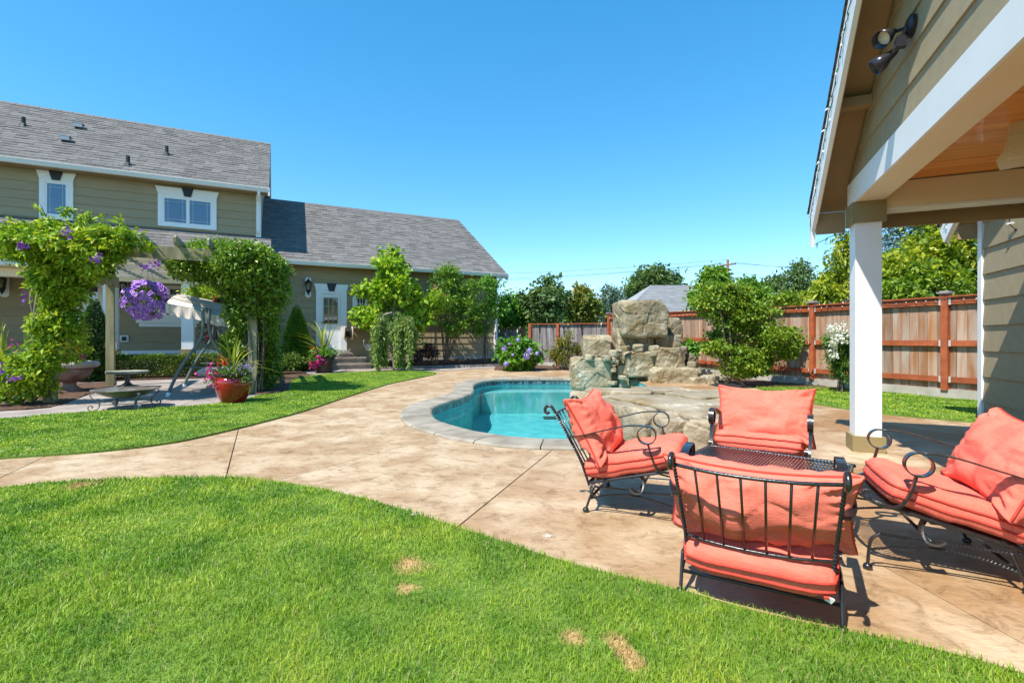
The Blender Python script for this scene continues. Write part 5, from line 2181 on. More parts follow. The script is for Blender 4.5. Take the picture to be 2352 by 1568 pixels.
for i, (x, y) in enumerate(((1410, 826), (1417, 812), (1408, 880), (1500, 864), (1506, 800), (1508, 812), (1570, 808), (1578, 800), (1598, 838), (1606, 852), (1560, 846), (1540, 851), (1620, 880), (1470, 800), (1440, 800), (1432, 868), (1412, 850), (1520, 892), (1572, 894), (1640, 890), (1360, 822), (1395, 823))):
    w_ = rr_.uniform(14, 26)
    wrock(x - w_ / 2, y - w_ * 0.36, x + w_ / 2, y + w_ * 0.36, 12.30 + rr_.uniform(-0.12, 0.1), 0.32, 100 + i, rr_.uniform(-.7, .7), n=14, k=5, chisel=10)
# thin sheets of running water under the spout
wl = MB()
for (x0, x1, y0, y1) in ((1448, 1460, 866, 899), (1466, 1482, 868, 899)):
    a, b = AT(x0, y0, 12.36), AT(x1, y0, 12.36)
    c, d = AT(x1, y1, 12.42), AT(x0, y1, 12.42)
    wl = MB()
    vs = []
    for i in range(9):
        t = i / 8
        for j in range(5):
            u = j / 4
            p = a.lerp(b, u).lerp(d.lerp(c, u), t) - WO
            p.y -= 0.10 * math.sin(t * 1.5) + 0.012 * mnoise.noise(p * 9)
            vs.append(p)
    wl.add(vs, [(i * 5 + j, i * 5 + j + 1, i * 5 + j + 6, i * 5 + j + 5) for i in range(8) for j in range(4)])
    wl.build('water_sheet', water_m, wf, smooth=True)

# front ledge: a flat topped rock shelf with stones along its face
LG = Vector((2.2, 6.0, 0))
lg = thing('rock_ledge', 'low flat topped rock ledge at the pool edge behind the chairs', 'rock ledge', LG)
top = [(1.22, 7.75), (1.10, 6.75), (1.30, 6.45), (1.50, 6.0), (1.72, 5.35), (1.74, 4.95), (1.86, 4.75), (2.06, 4.98), (2.32, 5.25), (2.75, 5.8), (3.2, 6.9), (3.35, 7.7), (2.6, 8.3), (1.8, 8.0)]
tp = smooth3([Vector((x, y, 0)) for x, y in top], 4, True)
m = MB()
R_ = 9
cx_, cy_ = 2.2, 6.4
vs = []
n = len(tp)
for r in range(R_ + 1):
    t = r / R_
    for p in tp:
        q = Vector((cx_, cy_, 0)).lerp(p, t)
        e = 0.345 - 0.05 * max(0, (q.y - 6.6)) / 1.6 + 0.014 * mnoise.noise(q * 2.2) + 0.010 * mnoise.noise(q * 6) - 0.03 * t ** 8
        # a low step running across the shelf
        if q.y > 6.55 + 0.15 * mnoise.noise(q * 1.3):
            e -= 0.03
        vs.append((q.x - LG.x, q.y - LG.y, e))
for i, p in enumerate(tp):
    q = Vector((cx_, cy_, 0)).lerp(p, 0.97 - 0.02 * (1 + mnoise.noise(p * 4)))
    vs.append((q.x - LG.x, q.y - LG.y, 0.27))
for i, p in enumerate(tp):
    q = Vector((cx_, cy_, 0)).lerp(p, 0.80)
    vs.append((q.x - LG.x, q.y - LG.y, -0.9))
fs = []
for r in range(R_ + 2):
    for i in range(n):
        j = (i + 1) % n
        fs.append((r * n + i, r * n + j, (r + 1) * n + j, (r + 1) * n + i))
m.add(vs, fs)
m.build('top_slab', rock2_m, lg, smooth=True)
stones = [(1.43, 6.06, 1.42, 0.34, 0.75, -1.16, 41), (1.74, 5.26, 0.30, 0.32, 0.44, -1.0, 42), (1.70, 4.98, 0.26, 0.3, 0.30, -1.1, 43), (1.84, 4.82, 0.25, 0.28, 0.40, -0.5, 44),
          (1.98, 4.93, 0.24, 0.26, 0.30, 0.5, 45), (2.14, 5.06, 0.26, 0.26, 0.33, 0.7, 46), (2.33, 5.30, 0.36, 0.3, 0.31, 0.85, 47), (2.58, 5.62, 0.42, 0.3, 0.30, 0.9, 48), (1.62, 4.86, 0.24, 0.22, 0.14, 0.2, 49),
          (2.9, 6.1, 0.5, 0.3, 0.3, 1.0, 50), (1.14, 7.1, 0.8, 0.34, 0.72, -1.65, 51)]
for (x, y, w, d, h, rz, sd) in stones:
    zc = 0.325 - h / 2
    _o = Vector((x - 2.2, y - 6.4, 0)).normalized() * 0.14
    x, y = x + _o.x, y + _o.y
    boulder('boulder', lg, Vector((x, y, zc)) - LG, (w, d, h), rz, sd, k=8, n=24, mat=rock2_m, rough=0.06, chisel=6)
for i, (x, y, w, d, zz, rz) in enumerate(((1.55, 7.05, 0.95, 0.55, 0.33, -0.3), (2.25, 7.3, 0.8, 0.6, 0.33, 0.15), (2.6, 6.5, 0.9, 0.7, 0.345, 0.4))):
    boulder('flat_stone', lg, Vector((x, y, zz)) - LG, (w, d, 0.075), rz, 60 + i, k=8, n=14, mat=rock2_m, rough=0.03, chisel=6)

# ------------------------------------------------------------------ lounge chairs and table


def cushion_mesh(name, W_, D_, T_, pillow, seed, mat):
    """W_ across (y), D_ along (x), T_ thick (z); a pillow has pulled-out corners and pinched edges"""
    rnd = random.Random(seed)
    off = Vector((rnd.uniform(0, 30), rnd.uniform(0, 30), rnd.uniform(0, 30)))
    n = 52
    vs, fs = [], []
    m = MB()

    def edge(u, v):
        if pillow:
            x = u * (1 - 0.18 * (1 - v * v) * abs(u) ** 1.5)
            y = v * (1 - 0.085 * (1 - u * u) * abs(v) ** 1.5)
        else:
            k = 5.0
            s = (abs(u) ** k + abs(v) ** k) ** (1 / k) if (u or v) else 1
            f = max(abs(u), abs(v)) / s if s else 1
            f = 0.55 * f + 0.45
            x, y = u * f, v * f
        return x, y
    for side in (1, -1):
        o = len(vs)
        for i in range(n + 1):
            for j in range(n + 1):
                u, v = -1 + 2 * i / n, -1 + 2 * j / n
                u = math.sin(u * math.pi / 2) * 0.55 + u * 0.45
                v = math.sin(v * math.pi / 2) * 0.55 + v * 0.45
                x, y = edge(u, v)
                if pillow:
                    t = (max(0, (1 - u * u) * (1 - v * v))) ** 0.42
                    edgew = 0.006
                else:
                    t = (max(0, (1 - u ** 6) * (1 - v ** 6))) ** 0.5
                    t = 0.30 + 0.70 * (1 - (1 - t) ** 2) if t > 0 else 0.30
                    t *= 0.88 + 0.12 * (1 - u * u) * (1 - v * v)
                    edgew = 0
                p = Vector((x * D_ / 2, y * W_ / 2, 0))
                cr_ = abs(mnoise.noise(Vector((p.x * 7 + 2 * p.y, p.y * 5 - 2.5 * p.x, side * 5)) + off * 1.3))
                near = max(abs(u), abs(v))
                a = math.atan2(v, u)
                wr = mnoise.noise(Vector((p.x * 9, p.y * 4.5, side * 3)) + off) * 0.040 + mnoise.noise(Vector((p.x * 3, p.y * 12, side * 2)) + off) * 0.016
                # creases that radiate from the pulled corners
                cd = (1 - abs(u)) + (1 - abs(v))
                wr += 0.026 * math.sin((abs(u) - abs(v)) * 22 + 6 * mnoise.noise(p * 5 + off)) * max(0, 0.75 - cd) * (1 if pillow else 0.25)
                wr += (0.013 if pillow else 0.012) * math.sin((u if abs(v) > abs(u) else v) * 34 + 3 * mnoise.noise(p * 7 + off)) * max(0, near - 0.62)
                wr -= 0.007 * max(0, 0.10 - cr_) / 0.10 * (1 if pillow else 0.3)
                if not pillow:
                    wr *= 0.45
                z = side * (t * T_ / 2 + wr * (T_ / 0.2) * min(1, t * 2.2) + edgew)
                vs.append((p.x, p.y, z))
        for i in range(n):
            for j in range(n):
                q = (o + i * (n + 1) + j, o + (i + 1) * (n + 1) + j, o + (i + 1) * (n + 1) + j + 1, o + i * (n + 1) + j + 1)
                fs.append(q if side > 0 else q[::-1])
    # side wall
    N1 = (n + 1) * (n + 1)
    bd = [i * (n + 1) for i in range(n)] + [n * (n + 1) + j for j in range(n)] + [i * (n + 1) + n for i in range(n, 0, -1)] + [j for j in range(n, 0, -1)]
    for a, b in zip(bd, bd[1:] + bd[:1]):
        fs.append((a, b, N1 + b, N1 + a))
    m.add(vs, fs)
    body = m.mesh(name, mat, True)
    pm = MB()
    if pillow:
        pts = [Vector(vs[i]) * 0.5 + Vector(vs[N1 + i]) * 0.5 for i in bd]
        pm.tube(resample(pts, 90, True), 0.0065, 5, closed=True)
        pip = [pm.mesh('piping', piping_m, True)]
    else:
        pip = []
        for sgn, oo in ((1, 0), (-1, N1)):
            pm = MB()
            pm.tube(resample([Vector(vs[oo + i]) for i in bd], 90, True), 0.0065, 5, closed=True)
            pip.append(pm.mesh('piping', piping_m, True))
    return body, pip


def arc(c, r, a0, a1, n, y=0.0):
    return [Vector((c[0] + r * math.cos(a0 + (a1 - a0) * i / n), y, c[1] + r * math.sin(a0 + (a1 - a0) * i / n))) for i in range(n + 1)]


def make_chair(label):
    t = thing('lounge_chair', label, 'lounge chair', (0, 0, 0), 0, 'coral cushioned iron lounge chairs')
    HW = 0.29
    RT = 0.0085
    for s in (1, -1):
        y = s * HW
        # rear leg, upper rod, front leg as one bent bar
        rl = MB()
        rl.tube(smooth3([(-0.01, y, 0.012), (0.02, y, 0.10), (0.045, y, 0.165)], 5), 0.0078, 7)
        leg = rl.build('leg', iron_m, t, smooth=True)
        MB().lathe([(0.001, 0.0), (0.017, 0.002), (0.021, 0.010), (0.017, 0.022), (0.008, 0.028), (0.001, 0.029)], 12, (-0.01, y, 0)).build('foot', iron_m, leg, smooth=True)
        fl_ = MB()
        fl_.tube(smooth3([(0.56, y, 0.012), (0.555, y, 0.09), (0.545, y, 0.145), (0.51, y, 0.175)], 6), 0.0078, 7)
        leg = fl_.build('leg', iron_m, t, smooth=True)
        MB().lathe([(0.001, 0.0), (0.017, 0.002), (0.021, 0.010), (0.017, 0.022), (0.008, 0.028), (0.001, 0.029)], 12, (0.56, y, 0)).build('foot', iron_m, leg, smooth=True)
        up = MB()
        up.twistpath([(0.045, y, 0.165), (0.20, y, 0.170), (0.36, y, 0.168), (0.51, y, 0.175)], 0.0070, 0.028)
        up.build('twisted_rod', iron_m, t)
        lo = MB()
        lo.twistpath([(0.015, y, 0.085), (0.14, y, 0.125), (0.29, y, 0.140), (0.44, y, 0.122), (0.553, y, 0.095)], 0.0070, 0.028)
        lo.build('twisted_rod', iron_m, t)
        # spring plate
        sp_ = MB()
        sp_.ribbon(smooth3([(0.27, y * 0.98, 0.18), (0.30, y * 0.98, 0.16), (0.34, y * 0.95, 0.17), (0.345, y * 0.85, 0.22), (0.30, y * 0.72, 0.262), (0.22, y * 0.70, 0.258)], 5), (0.05, 0.99, 0), 0.05, 0.010)
        sp_.build('spring_plate', spring_m, t)
        # twisted back post with a scroll on top
        po = MB()
        po.twistpath([(0.005, s * 0.262, 0.16), (-0.05, s * 0.266, 0.31), (-0.125, s * 0.272, 0.45), (-0.205, s * 0.278, 0.59), (-0.225, s * 0.279, 0.625)], 0.0085, 0.035)
        post = po.build('back_post', iron_m, t)
        sc = MB()
        sc.tube(smooth3([(-0.222, s * 0.279, 0.62), (-0.243, s * 0.279, 0.648), (-0.268, s * 0.279, 0.655), (-0.288, s * 0.279, 0.640), (-0.290, s * 0.279, 0.618), (-0.275, s * 0.279, 0.606), (-0.262, s * 0.279, 0.614)], 5), 0.0105, 8)
        sc.build('scroll', iron_m, post, smooth=True)
        # flat arm with scroll
        ya = s * 0.312
        path = [Vector((-0.135, s * 0.283, 0.465)), Vector((-0.05, ya, 0.482)), Vector((0.10, ya, 0.525)), Vector((0.24, ya, 0.565)), Vector((0.33, ya, 0.575))]
        path += arc((0.372, 0.522), 0.054, math.pi * 0.62, -math.pi * 0.95, 14, ya)
        path += arc((0.365, 0.519), 0.046, -math.pi * 0.98, -math.pi * 1.35, 4, ya)
        ar = MB()
        ar.ribbon(smooth3(path, 3), (0, 1, 0), 0.036, 0.006)
        arm = ar.build('arm', iron_m, t, smooth=False)
        # support below the scroll
        su = MB()
        su.ribbon(smooth3([(0.380, ya, 0.469), (0.402, ya, 0.39), (0.435, ya * 0.985, 0.325), (0.49, ya * 0.96, 0.305), (0.545, ya * 0.94, 0.325), (0.575, ya * 0.93, 0.345), (0.573, ya * 0.93, 0.372), (0.55, ya * 0.93, 0.372)], 5), (0, 1, 0), 0.022, 0.010)
        su.build('arm_support', iron_m, arm)
    cb = MB()
    cb.tube([(0.02, -HW, 0.09), (0.02, HW, 0.09)], 0.0085, 7)
    cb.build('cross_bar', iron_m, t, smooth=True)
    cb = MB()
    cb.tube([(0.32, -HW, 0.168), (0.32, HW, 0.168)], 0.0085, 7)
    cb.build('cross_bar', iron_m, t, smooth=True)
    bx = MB()
    bx.box((0.17, 0, 0.20), (0.16, 0.10, 0.05))
    bx.build('rocker_mount', iron_m, t)
    # seat frame, tilted, and its mesh
    sf = MB()
    zr, zf = 0.175, 0.320
    ring_ = [(0.00, -0.262, zr), (0.20, -0.268, 0.230), (0.42, -0.272, 0.288), (0.53, -0.262, zf), (0.575, -0.15, zf + 0.006), (0.585, 0, zf + 0.008), (0.575, 0.15, zf + 0.006), (0.53, 0.262, zf), (0.42, 0.272, 0.288), (0.20, 0.268, 0.230), (0.00, 0.262, zr)]
    sf.tube(smooth3(ring_, 4) + [], 0.010, 7)
    sf.tube([(0.0, 0.262, zr), (0.0, -0.262, zr)], 0.010, 7)
    sf.build('seat_frame', iron_m, t, smooth=True)
    mm = MB()

    def zz(x):
        return zr + (zf - zr) * (x / 0.55) - 0.004
    for i in range(-34, 26):
        for sg in (1, -1):
            pts = []
            x0 = i * 0.024
            for k in range(14):
                yy = -0.26 + 0.52 * k / 13
                x = x0 + sg * (yy + 0.26 if sg > 0 else (yy - 0.26)) * 1.0
                lim = 0.578 - 0.05 * (abs(yy) / 0.26) ** 3
                if 0.0 <= x <= lim:
                    pts.append((x, yy, zz(x)))
            if len(pts) >= 2:
                mm.tube(pts, 0.0022, 3, caps=False)
    tag(mm.build('seat_mesh', iron_m, t), kind='stuff')
    # back rails and spindles
    tr_ = MB()
    top_ = smooth3([(-0.212, 0.277, 0.605), (-0.245, 0.15, 0.600), (-0.256, 0, 0.598), (-0.245, -0.15, 0.600), (-0.212, -0.277, 0.605)], 6)
    bot_ = smooth3([(-0.03, 0.264, 0.270), (-0.058, 0.15, 0.266), (-0.068, 0, 0.264), (-0.058, -0.15, 0.266), (-0.03, -0.264, 0.270)], 6)
    tr_.tube(top_, 0.0075, 7)
    tr_.build('back_rail', iron_m, t, smooth=True)
    br_ = MB()
    br_.tube(bot_, 0.0068, 7)
    br_.build('back_rail', iron_m, t, smooth=True)
    for k in range(6):
        f = (k + 1) / 7
        a = resample(top_, 29)[int(round(f * 28))]
        b = resample(bot_, 29)[int(round(f * 28))]
        MB().tube([a, b], 0.0050, 6).build('spindle', iron_m, t, smooth=True)
    # cushions
    body, pip = cushion_mesh('seat_cushion', 0.56, 0.63, 0.15, False, 5, coral_m)
    sc_ = link('seat_cushion', body, t, (0.262, 0, 0.325), (0, -math.atan2(zf - zr, 0.55), 0))
    for q in pip:
        link('piping', q, sc_)
    tie = MB()
    tie.box((-0.29, -0.235, -0.035), (0.05, 0.018, 0.006))
    tie.build('tie', piping_m, sc_)
    tie = MB()
    tie.box((-0.30, -0.245, -0.05), (0.008, 0.026, 0.022), Matrix.Rotation(0.5, 3, 'X'))
    tie.build('fabric_tag', tagm, sc_)
    body, pip = cushion_mesh('back_cushion', 0.69, 0.475, 0.235, True, 11, coral_m)
    bc = link('back_cushion', body, t, (-0.020, 0, 0.505), (0, math.radians(-60), 0))
    bc.rotation_euler = (0, math.radians(61) - math.pi, 0)
    for q in pip:
        link('piping', q, bc)
    MB().box((-0.13, 0.02, 0.085), (0.012, 0.09, 0.02)).build('care_label', tagm, bc)
    return t


def heading(h):
    return math.atan2(h[1], h[0])


ch = make_chair('coral cushioned iron chair in the foreground, seen from behind')
ch.location, ch.rotation_euler = (0.984, 1.95, 0.003), (0, 0, heading((0.487, 0.874)))
for lab, c, h in (('coral cushioned iron chair beside the pool, seen in profile facing right', (0.60, 3.335), (0.907, -0.42)),
                  ('coral cushioned iron chair facing the camera before the rock ledge', (1.954, 3.757), (-0.53, -0.848)),
                  ('coral cushioned iron chair cut by the right frame edge, half under the porch shade', (2.33, 2.35), (-0.914, 0.405))):
    o = copy_tree(ch)
    o['label'] = lab
    o.location, o.rotation_euler = (c[0], c[1], 0.003), (0, 0, heading(h))

for k in o.children:                    # the cushions of the right chair have slid back on its mesh seat
    if k.name.startswith('seat_cushion'):
        k.location = (0.165, 0, 0.305)
    if k.name.startswith('back_cushion'):
        k.location = (-0.045, 0.0, 0.520)
for k in ch.children:
    if k.name.startswith('back_cushion'):
        k.location = (0.006, 0.0, 0.438)
        k.scale = (0.83, 1.0, 0.95)
    if k.name.startswith('seat_cushion'):
        k.location = (0.225, 0, 0.275)
        k.rotation_euler[1] -= math.radians(4)
tb = thing('patio_table', 'low black woven metal table between the four coral chairs', 'table', (1.53, 2.90, 0.003), heading((0.77, -0.64)))
TL, TW, TH = 0.80, 0.46, 0.36
fr = MB()
rr = smooth3([(-TL / 2, -TW / 2 + .06, TH), (-TL / 2 + .06, -TW / 2, TH), (TL / 2 - .06, -TW / 2, TH), (TL / 2, -TW / 2 + .06, TH), (TL / 2, TW / 2 - .06, TH), (TL / 2 - .06, TW / 2, TH), (-TL / 2 + .06, TW / 2, TH), (-TL / 2, TW / 2 - .06, TH)], 5, True)
fr.tube(rr, 0.012, 8, closed=True)
fr.build('table_frame', iron_m, tb, smooth=True)
for i in range(44):
    x = -TL / 2 + 0.015 + (TL - 0.03) * i / 43
    e = 0.0 if abs(x) < TL / 2 - 0.05 else 0.03
    MB().bar((x, -TW / 2 + e, TH + 0.004), (x, TW / 2 - e, TH + 0.004), 0.010, 0.006).build('slat', iron_m, tb)
w = MB()
for i in range(7):
    y = -TW / 2 + TW * (i + 0.5) / 7
    w.bar((-TL / 2 + .01, y, TH - 0.002), (TL / 2 - .01, y, TH - 0.002), 0.006, 0.005)
tag(w.build('table_mesh', iron_m, tb), kind='stuff')
for sx in (-1, 1):
    for sy in (-1, 1):
        m = MB()
        m.tube(smooth3([(sx * (TL / 2 - .04), sy * (TW / 2 - .04), TH - 0.01), (sx * (TL / 2 - .09), sy * (TW / 2 - .08), 0.2), (sx * (TL / 2 - .10), sy * (TW / 2 - .08), 0.10), (sx * (TL / 2 - .03), sy * (TW / 2 - .03), 0.012), (sx * (TL / 2 + .0), sy * (TW / 2 + .0), 0.02)], 5), 0.010, 7)
        m.build('leg', iron_m, tb, smooth=True)
tg = thing('paper_scrap', 'tiny white paper scrap lying on the tan patio', 'paper scrap', G(861.3 + 1165 / 2.926, 775.2 + 1335 / 2.926))
m = MB()
m.add([(-0.015, -0.006, 0.003), (0.012, -0.010, 0.006), (0.018, 0.006, 0.004), (-0.008, 0.010, 0.009), (-0.015, -0.006, 0.001), (0.012, -0.010, 0.003), (0.018, 0.006, 0.001), (-0.008, 0.010, 0.006)], [(0, 1, 2, 3), (7, 6, 5, 4), (0, 4, 5, 1), (1, 5, 6, 2), (2, 6, 7, 3), (3, 7, 4, 0)])
m.build('paper', tagm, tg)
ss = thing('stepping_stone', 'small flat grey stone half sunk in the lawn edge', 'stone', G(952, 1192))
boulder('stone', ss, (0, 0, 0.03), (0.07, 0.06, 0.03), 0.2, 77, k=3, n=8, mat=concrete_m)

# ------------------------------------------------------------------ pergola with its climbers, in the house frame
PU0, PU1, PN0, PN1 = -3.42, -0.42, 10.75, 14.05
PO = HP(PU0, PN0, 0)
pg = thing('pergola', 'weathered timber pergola with slatted top on the grey patio', 'pergola', PO, HA)


def PL(u, n, z):
    return Vector((u - PU0, n - PN0, z))


for (u, n) in ((PU0, PN0), (PU0, PN1), (PU1, PN0 + 0.15), (PU1, PN1)):
    MB().box(PL(u, n, 1.16), (0.15, 0.15, 2.32)).build('post', timber_m, pg)
for u in (PU0, PU1):
    m = MB()
    m.span(PL(u - 0.05, PN0 - 0.35, 2.32), PL(u + 0.05, PN1 + 0.45, 2.55))
    m.build('beam', timber_m, pg)
MB().span(PL(PU0 - 0.05, PN0 - 0.10, 2.552), PL(PU1 + 0.25, PN0 - 0.06, 2.78)).build('front_board', timber_m, pg)
for k in range(10):
    n = PN0 + 0.30 + k * 0.36
    MB().span(PL(PU0 - 0.35, n, 2.553), PL(PU1 + 0.25, n + 0.025, 2.64)).build('slat', slat_m, pg)
for k in range(6):
    u = PU0 + 0.30 + k * 0.50
    m = MB()
    m.extrude_profile([(-0.55, 0.0), (-0.55, 0.10), (-0.42, 0.15), (3.9, 0.15), (3.9, 0.0), (-0.35, 0.0)], PL(u, PN0, 2.783 - 0.0), PL(u + 0.04, PN0, 2.783), (0, 1, 0), (0, 0, 1))
    m.build('rafter', timber_m, pg)

# left climber
vb = PO + Vector((-0.1, -0.05, 0))


def pxells(Y, base, boxes, dfac=0.8):
    s = Y / F
    out = []
    for i, bx in enumerate(boxes):
        x0, y0, x1, y1 = bx[:4]
        yy = Y + (bx[4] if len(bx) > 4 else 0)
        s = yy / F
        cx, cy = (x0 + x1) / 2, (y0 + y1) / 2
        rx, rz = (x1 - x0) / 2 * s, (y1 - y0) / 2 * s
        out.append(((((cx - CX) * s - base[0]), yy - base[1], CAM_H + (HY - cy) * s - base[2]), (rx, max(0.25, min(rx, 0.9) * dfac), rz)))
    return out


vt = thing('climbing_vine', 'yellow green trumpet vine smothering the left pergola post and roof', 'vine', vb)
E1 = pxells(8.05, vb, [(-20, 510, 130, 600, 0.3), (80, 512, 250, 600, 0.2), (200, 515, 320, 590, 0.1), (70, 590, 200, 700, 0), (85, 680, 190, 800, 0), (72, 780, 172, 850, 0), (78, 630, 192, 715, 0.05), (95, 730, 185, 800, 0.05), (-10, 842, 105, 925, -0.2), (20, 800, 110, 870, 0), (100, 570, 260, 650, 0.0),
                       (-60, 530, 60, 600, 0.8), (150, 545, 280, 610, 0.1), (20, 530, 140, 605, -0.35), (120, 528, 220, 600, -0.35)])
foliage('leaves', vt, L_vine, E1, 1150, 34, 0.060, 0.080, aspect=0.48, droop=0.6, shell=0.42)
sp_pts = []
m = MB()
for (x, y, dx, dy) in ((105, 500, -14, -32), (60, 520, -40, -14), (190, 505, 12, -12), (265, 540, 12, -34), (305, 560, 30, -4), (10, 535, -25, -20), (240, 500, 12, -8), (330, 565, 14, 6), (150, 495, 5, -15)):
    a, b = AT(x, y, 8.35) - vb, AT(x + dx, y + dy, 8.3) - vb
    m.tube(smooth3([a, a.lerp(b, .5) + Vector((0, 0, 0.03)), b], 4), [0.006 - 0.0005 * i for i in range(9)], 5)
    for i in range(6):
        sp_pts.append((a.lerp(b, (i + 1) / 6), (0.05, 0.05, 0.04)))
m.build('shoots', bark_m, vt)
foliage('shoot_leaves', vt, L_vine, [(tuple(p), r) for p, r in sp_pts], 54, 9, 0.035, 0.085, aspect=0.42, droop=0.2)
m = MB()
for k in range(5):
    a = k * 1.3
    pts = [Vector((-0.2 - 0.1 * k + 0.0, 0.05 * math.sin(a), 0.0)), Vector((0.02 + 0.14 * math.cos(a), 0.12 * math.sin(a), 0.5)), Vector((0.1 * math.cos(a + 1.2), 0.1 * math.sin(a + 1.2), 1.2)), Vector((0.12 * math.cos(a + 2.5), 0.12 * math.sin(a + 2.5), 1.9)), Vector((0.35 * math.cos(a), 0.4, 2.5))]
    m.tube(smooth3(pts, 6), [0.030 - 0.0008 * i for i in range(25)], 6)
m.build('stem', greybark_m, vt, smooth=True)


def dots(boxes, Y, n, base, jit=0.12):
    out = []
    for _ in range(n):
        x0, y0, x1, y1 = random.choice(boxes)
        p = AT(random.uniform(x0, x1), random.uniform(y0, y1), Y + random.uniform(-jit, jit)) - base
        out.append(tuple(p))
    return out


cl = thing('clematis', 'purple clematis blooms threaded through the left vine', 'clematis', vb + Vector((0.25, -0.1, 0)))
flowers('flower', cl, P_violet, dots([(205, 588, 235, 612), (140, 530, 160, 548), (50, 560, 62, 572)], 7.40, 20, vb + Vector((0.25, -0.1, 0))), 0.055, per=6, sigma=0.03)
flowers('flower', cl, P_violet, dots([(44, 660, 62, 690), (0, 838, 10, 875), (28, 868, 36, 876), (330, 606, 365, 620)], 7.45, 18, vb + Vector((0.25, -0.1, 0))), 0.05, per=6, sigma=0.03)
m = MB()
m.tube(smooth3([(0, 0, 0), (0.05, 0.0, 1.0), (-0.1, 0, 2.0), (0.3, 0.1, 2.4)], 5), 0.008, 5)
m.build('stem', bark_m, cl)

# right climber
rb_ = HP(PU1 + 0.05, PN0 + 0.2, 0)
rt = thing('climbing_vine', 'dense glossy vine domed over the right end of the pergola', 'vine', rb_)
E2 = pxells(9.65, rb_, [(415, 562, 560, 650, 0.1), (500, 558, 640, 690, 0.0), (560, 590, 656, 735, 0), (395, 585, 470, 640, 0.2), (520, 665, 585, 770, 0.0), (515, 760, 580, 830, 0.1), (600, 690, 634, 800, 0.3), (578, 790, 622, 890, 0.5), (590, 640, 654, 690, 0.0), (440, 558, 620, 620, 0.6), (600, 760, 634, 890, 0.6), (405, 568, 520, 645, -0.3), (500, 560, 630, 660, -0.4)])
foliage('leaves', rt, L_vine2, E2, 2600, 28, 0.075, 0.062, aspect=0.62, droop=0.4, shell=0.75)
m = MB()
for k in range(14):
    a = k * 0.7
    top_ = Vector((0.3 * math.cos(a), 0.25 * math.sin(a), 2.0 + 0.3 * math.sin(k)))
    m.tube(smooth3([(0.12 * math.cos(a), 0.12 * math.sin(a), 0.0), (0.17 * math.cos(a + .6), 0.15 * math.sin(a + .6), 0.9), top_], 5), 0.011, 5)
m.build('stem', bark_m, rt, smooth=True)
dt = pxells(10.15, rb_, [(440, 650, 520, 700, 1.6)])
foliage('inner_leaves', rt, L_vine, dt, 60, 26, 0.10, 0.07, aspect=0.45, droop=0.3)
fb = thing('hanging_basket', 'small basket of red fuchsia hanging inside the right vine', 'hanging basket', AT(510, 690, 10.6))
flowers('flower', fb, P_red, [(random.uniform(-.16, .16), random.uniform(-.1, .1), random.uniform(-.12, .08)) for _ in range(24)], 0.06, per=4, sigma=0.02)
foliage('leaves', fb, L_purple, [((0, 0, 0), (0.18, 0.15, 0.14))], 20, 14, 0.05, 0.06)
MB().tube([(0, 0, 0.1), (0, 0, 0.75)], 0.006, 5).build('hanger', wire_m, fb)
fb2 = thing('flowering_plant', 'red begonias low beside the swing post', 'flower', G(500, 880))
flowers('flower', fb2, P_red, dots([(476, 736, 500, 765), (480, 765, 490, 782)], 11.6, 22, G(500, 880)), 0.055, per=4, sigma=0.025)
foliage('leaves', fb2, L_purple, pxells(11.7, G(500, 880), [(470, 730, 505, 800)]), 30, 12, 0.05, 0.06)
MB().tube(smooth3([(0, 0, 0), (-0.05, 0.1, 0.5), (-0.1, 0.3, 1.4)], 5), 0.012, 5).build('stem', bark_m, fb2)

# petunia ball
pc = AT(338, 690, 9.6)
pb_ = thing('hanging_basket', 'round ball of violet petunias hanging under the pergola slats', 'hanging basket', pc)
foliage('leaves', pb_, L_vine2, [((0, 0, 0), (0.36, 0.34, 0.32))], 120, 12, 0.05, 0.05, shell=0.5)
for k in range(3):
    a = k * 2.09
    MB().tube([(0.2 * math.cos(a), 0.2 * math.sin(a), 0.15), (0, 0, 0.85)], 0.004, 4).build('chain', wire_m, pb_)
fm = []
for v in range(3):
    m = MB()
    r = 0.047 + 0.005 * v
    N_ = 10
    vs = [(0, 0, -0.02)] + [(0.24 * r * math.cos(2 * math.pi * i / N_), 0.24 * r * math.sin(2 * math.pi * i / N_), -0.004) for i in range(N_)]
    vs += [(0.56 * r * math.cos(2 * math.pi * i / N_), 0.50 * r * math.sin(2 * math.pi * i / N_), 0.006) for i in range(N_)]
    vs += [(r * (1.0 if i % 2 else 0.86) * math.cos(2 * math.pi * i / N_), r * (1.0 if i % 2 else 0.86) * math.sin(2 * math.pi * i / N_), 0.008 - 0.01 * (i % 2)) for i in range(N_)]
    m.cur = 2
    m.add([vs[0]] + vs[1:N_ + 1], [(0, 1 + i, 1 + (i + 1) % N_) for i in range(N_)])
    m.cur = 1
    m.add(vs[1:2 * N_ + 1], [(i, N_ + i, N_ + (i + 1) % N_, (i + 1) % N_) for i in range(N_)])
    m.cur = 0
    m.add(vs[N_ + 1:], [(i, N_ + i, N_ + (i + 1) % N_, (i + 1) % N_) for i in range(N_)])
    me = bpy.data.meshes.new('petunia')
    me.from_pydata(m.v, [], m.f)
    for q in (pet_edge, pet_ring, pet_core):
        me.materials.append(q)
    me.polygons.foreach_set('material_index', m.mi)
    me.update()
    fm.append(me)
cnt = 0
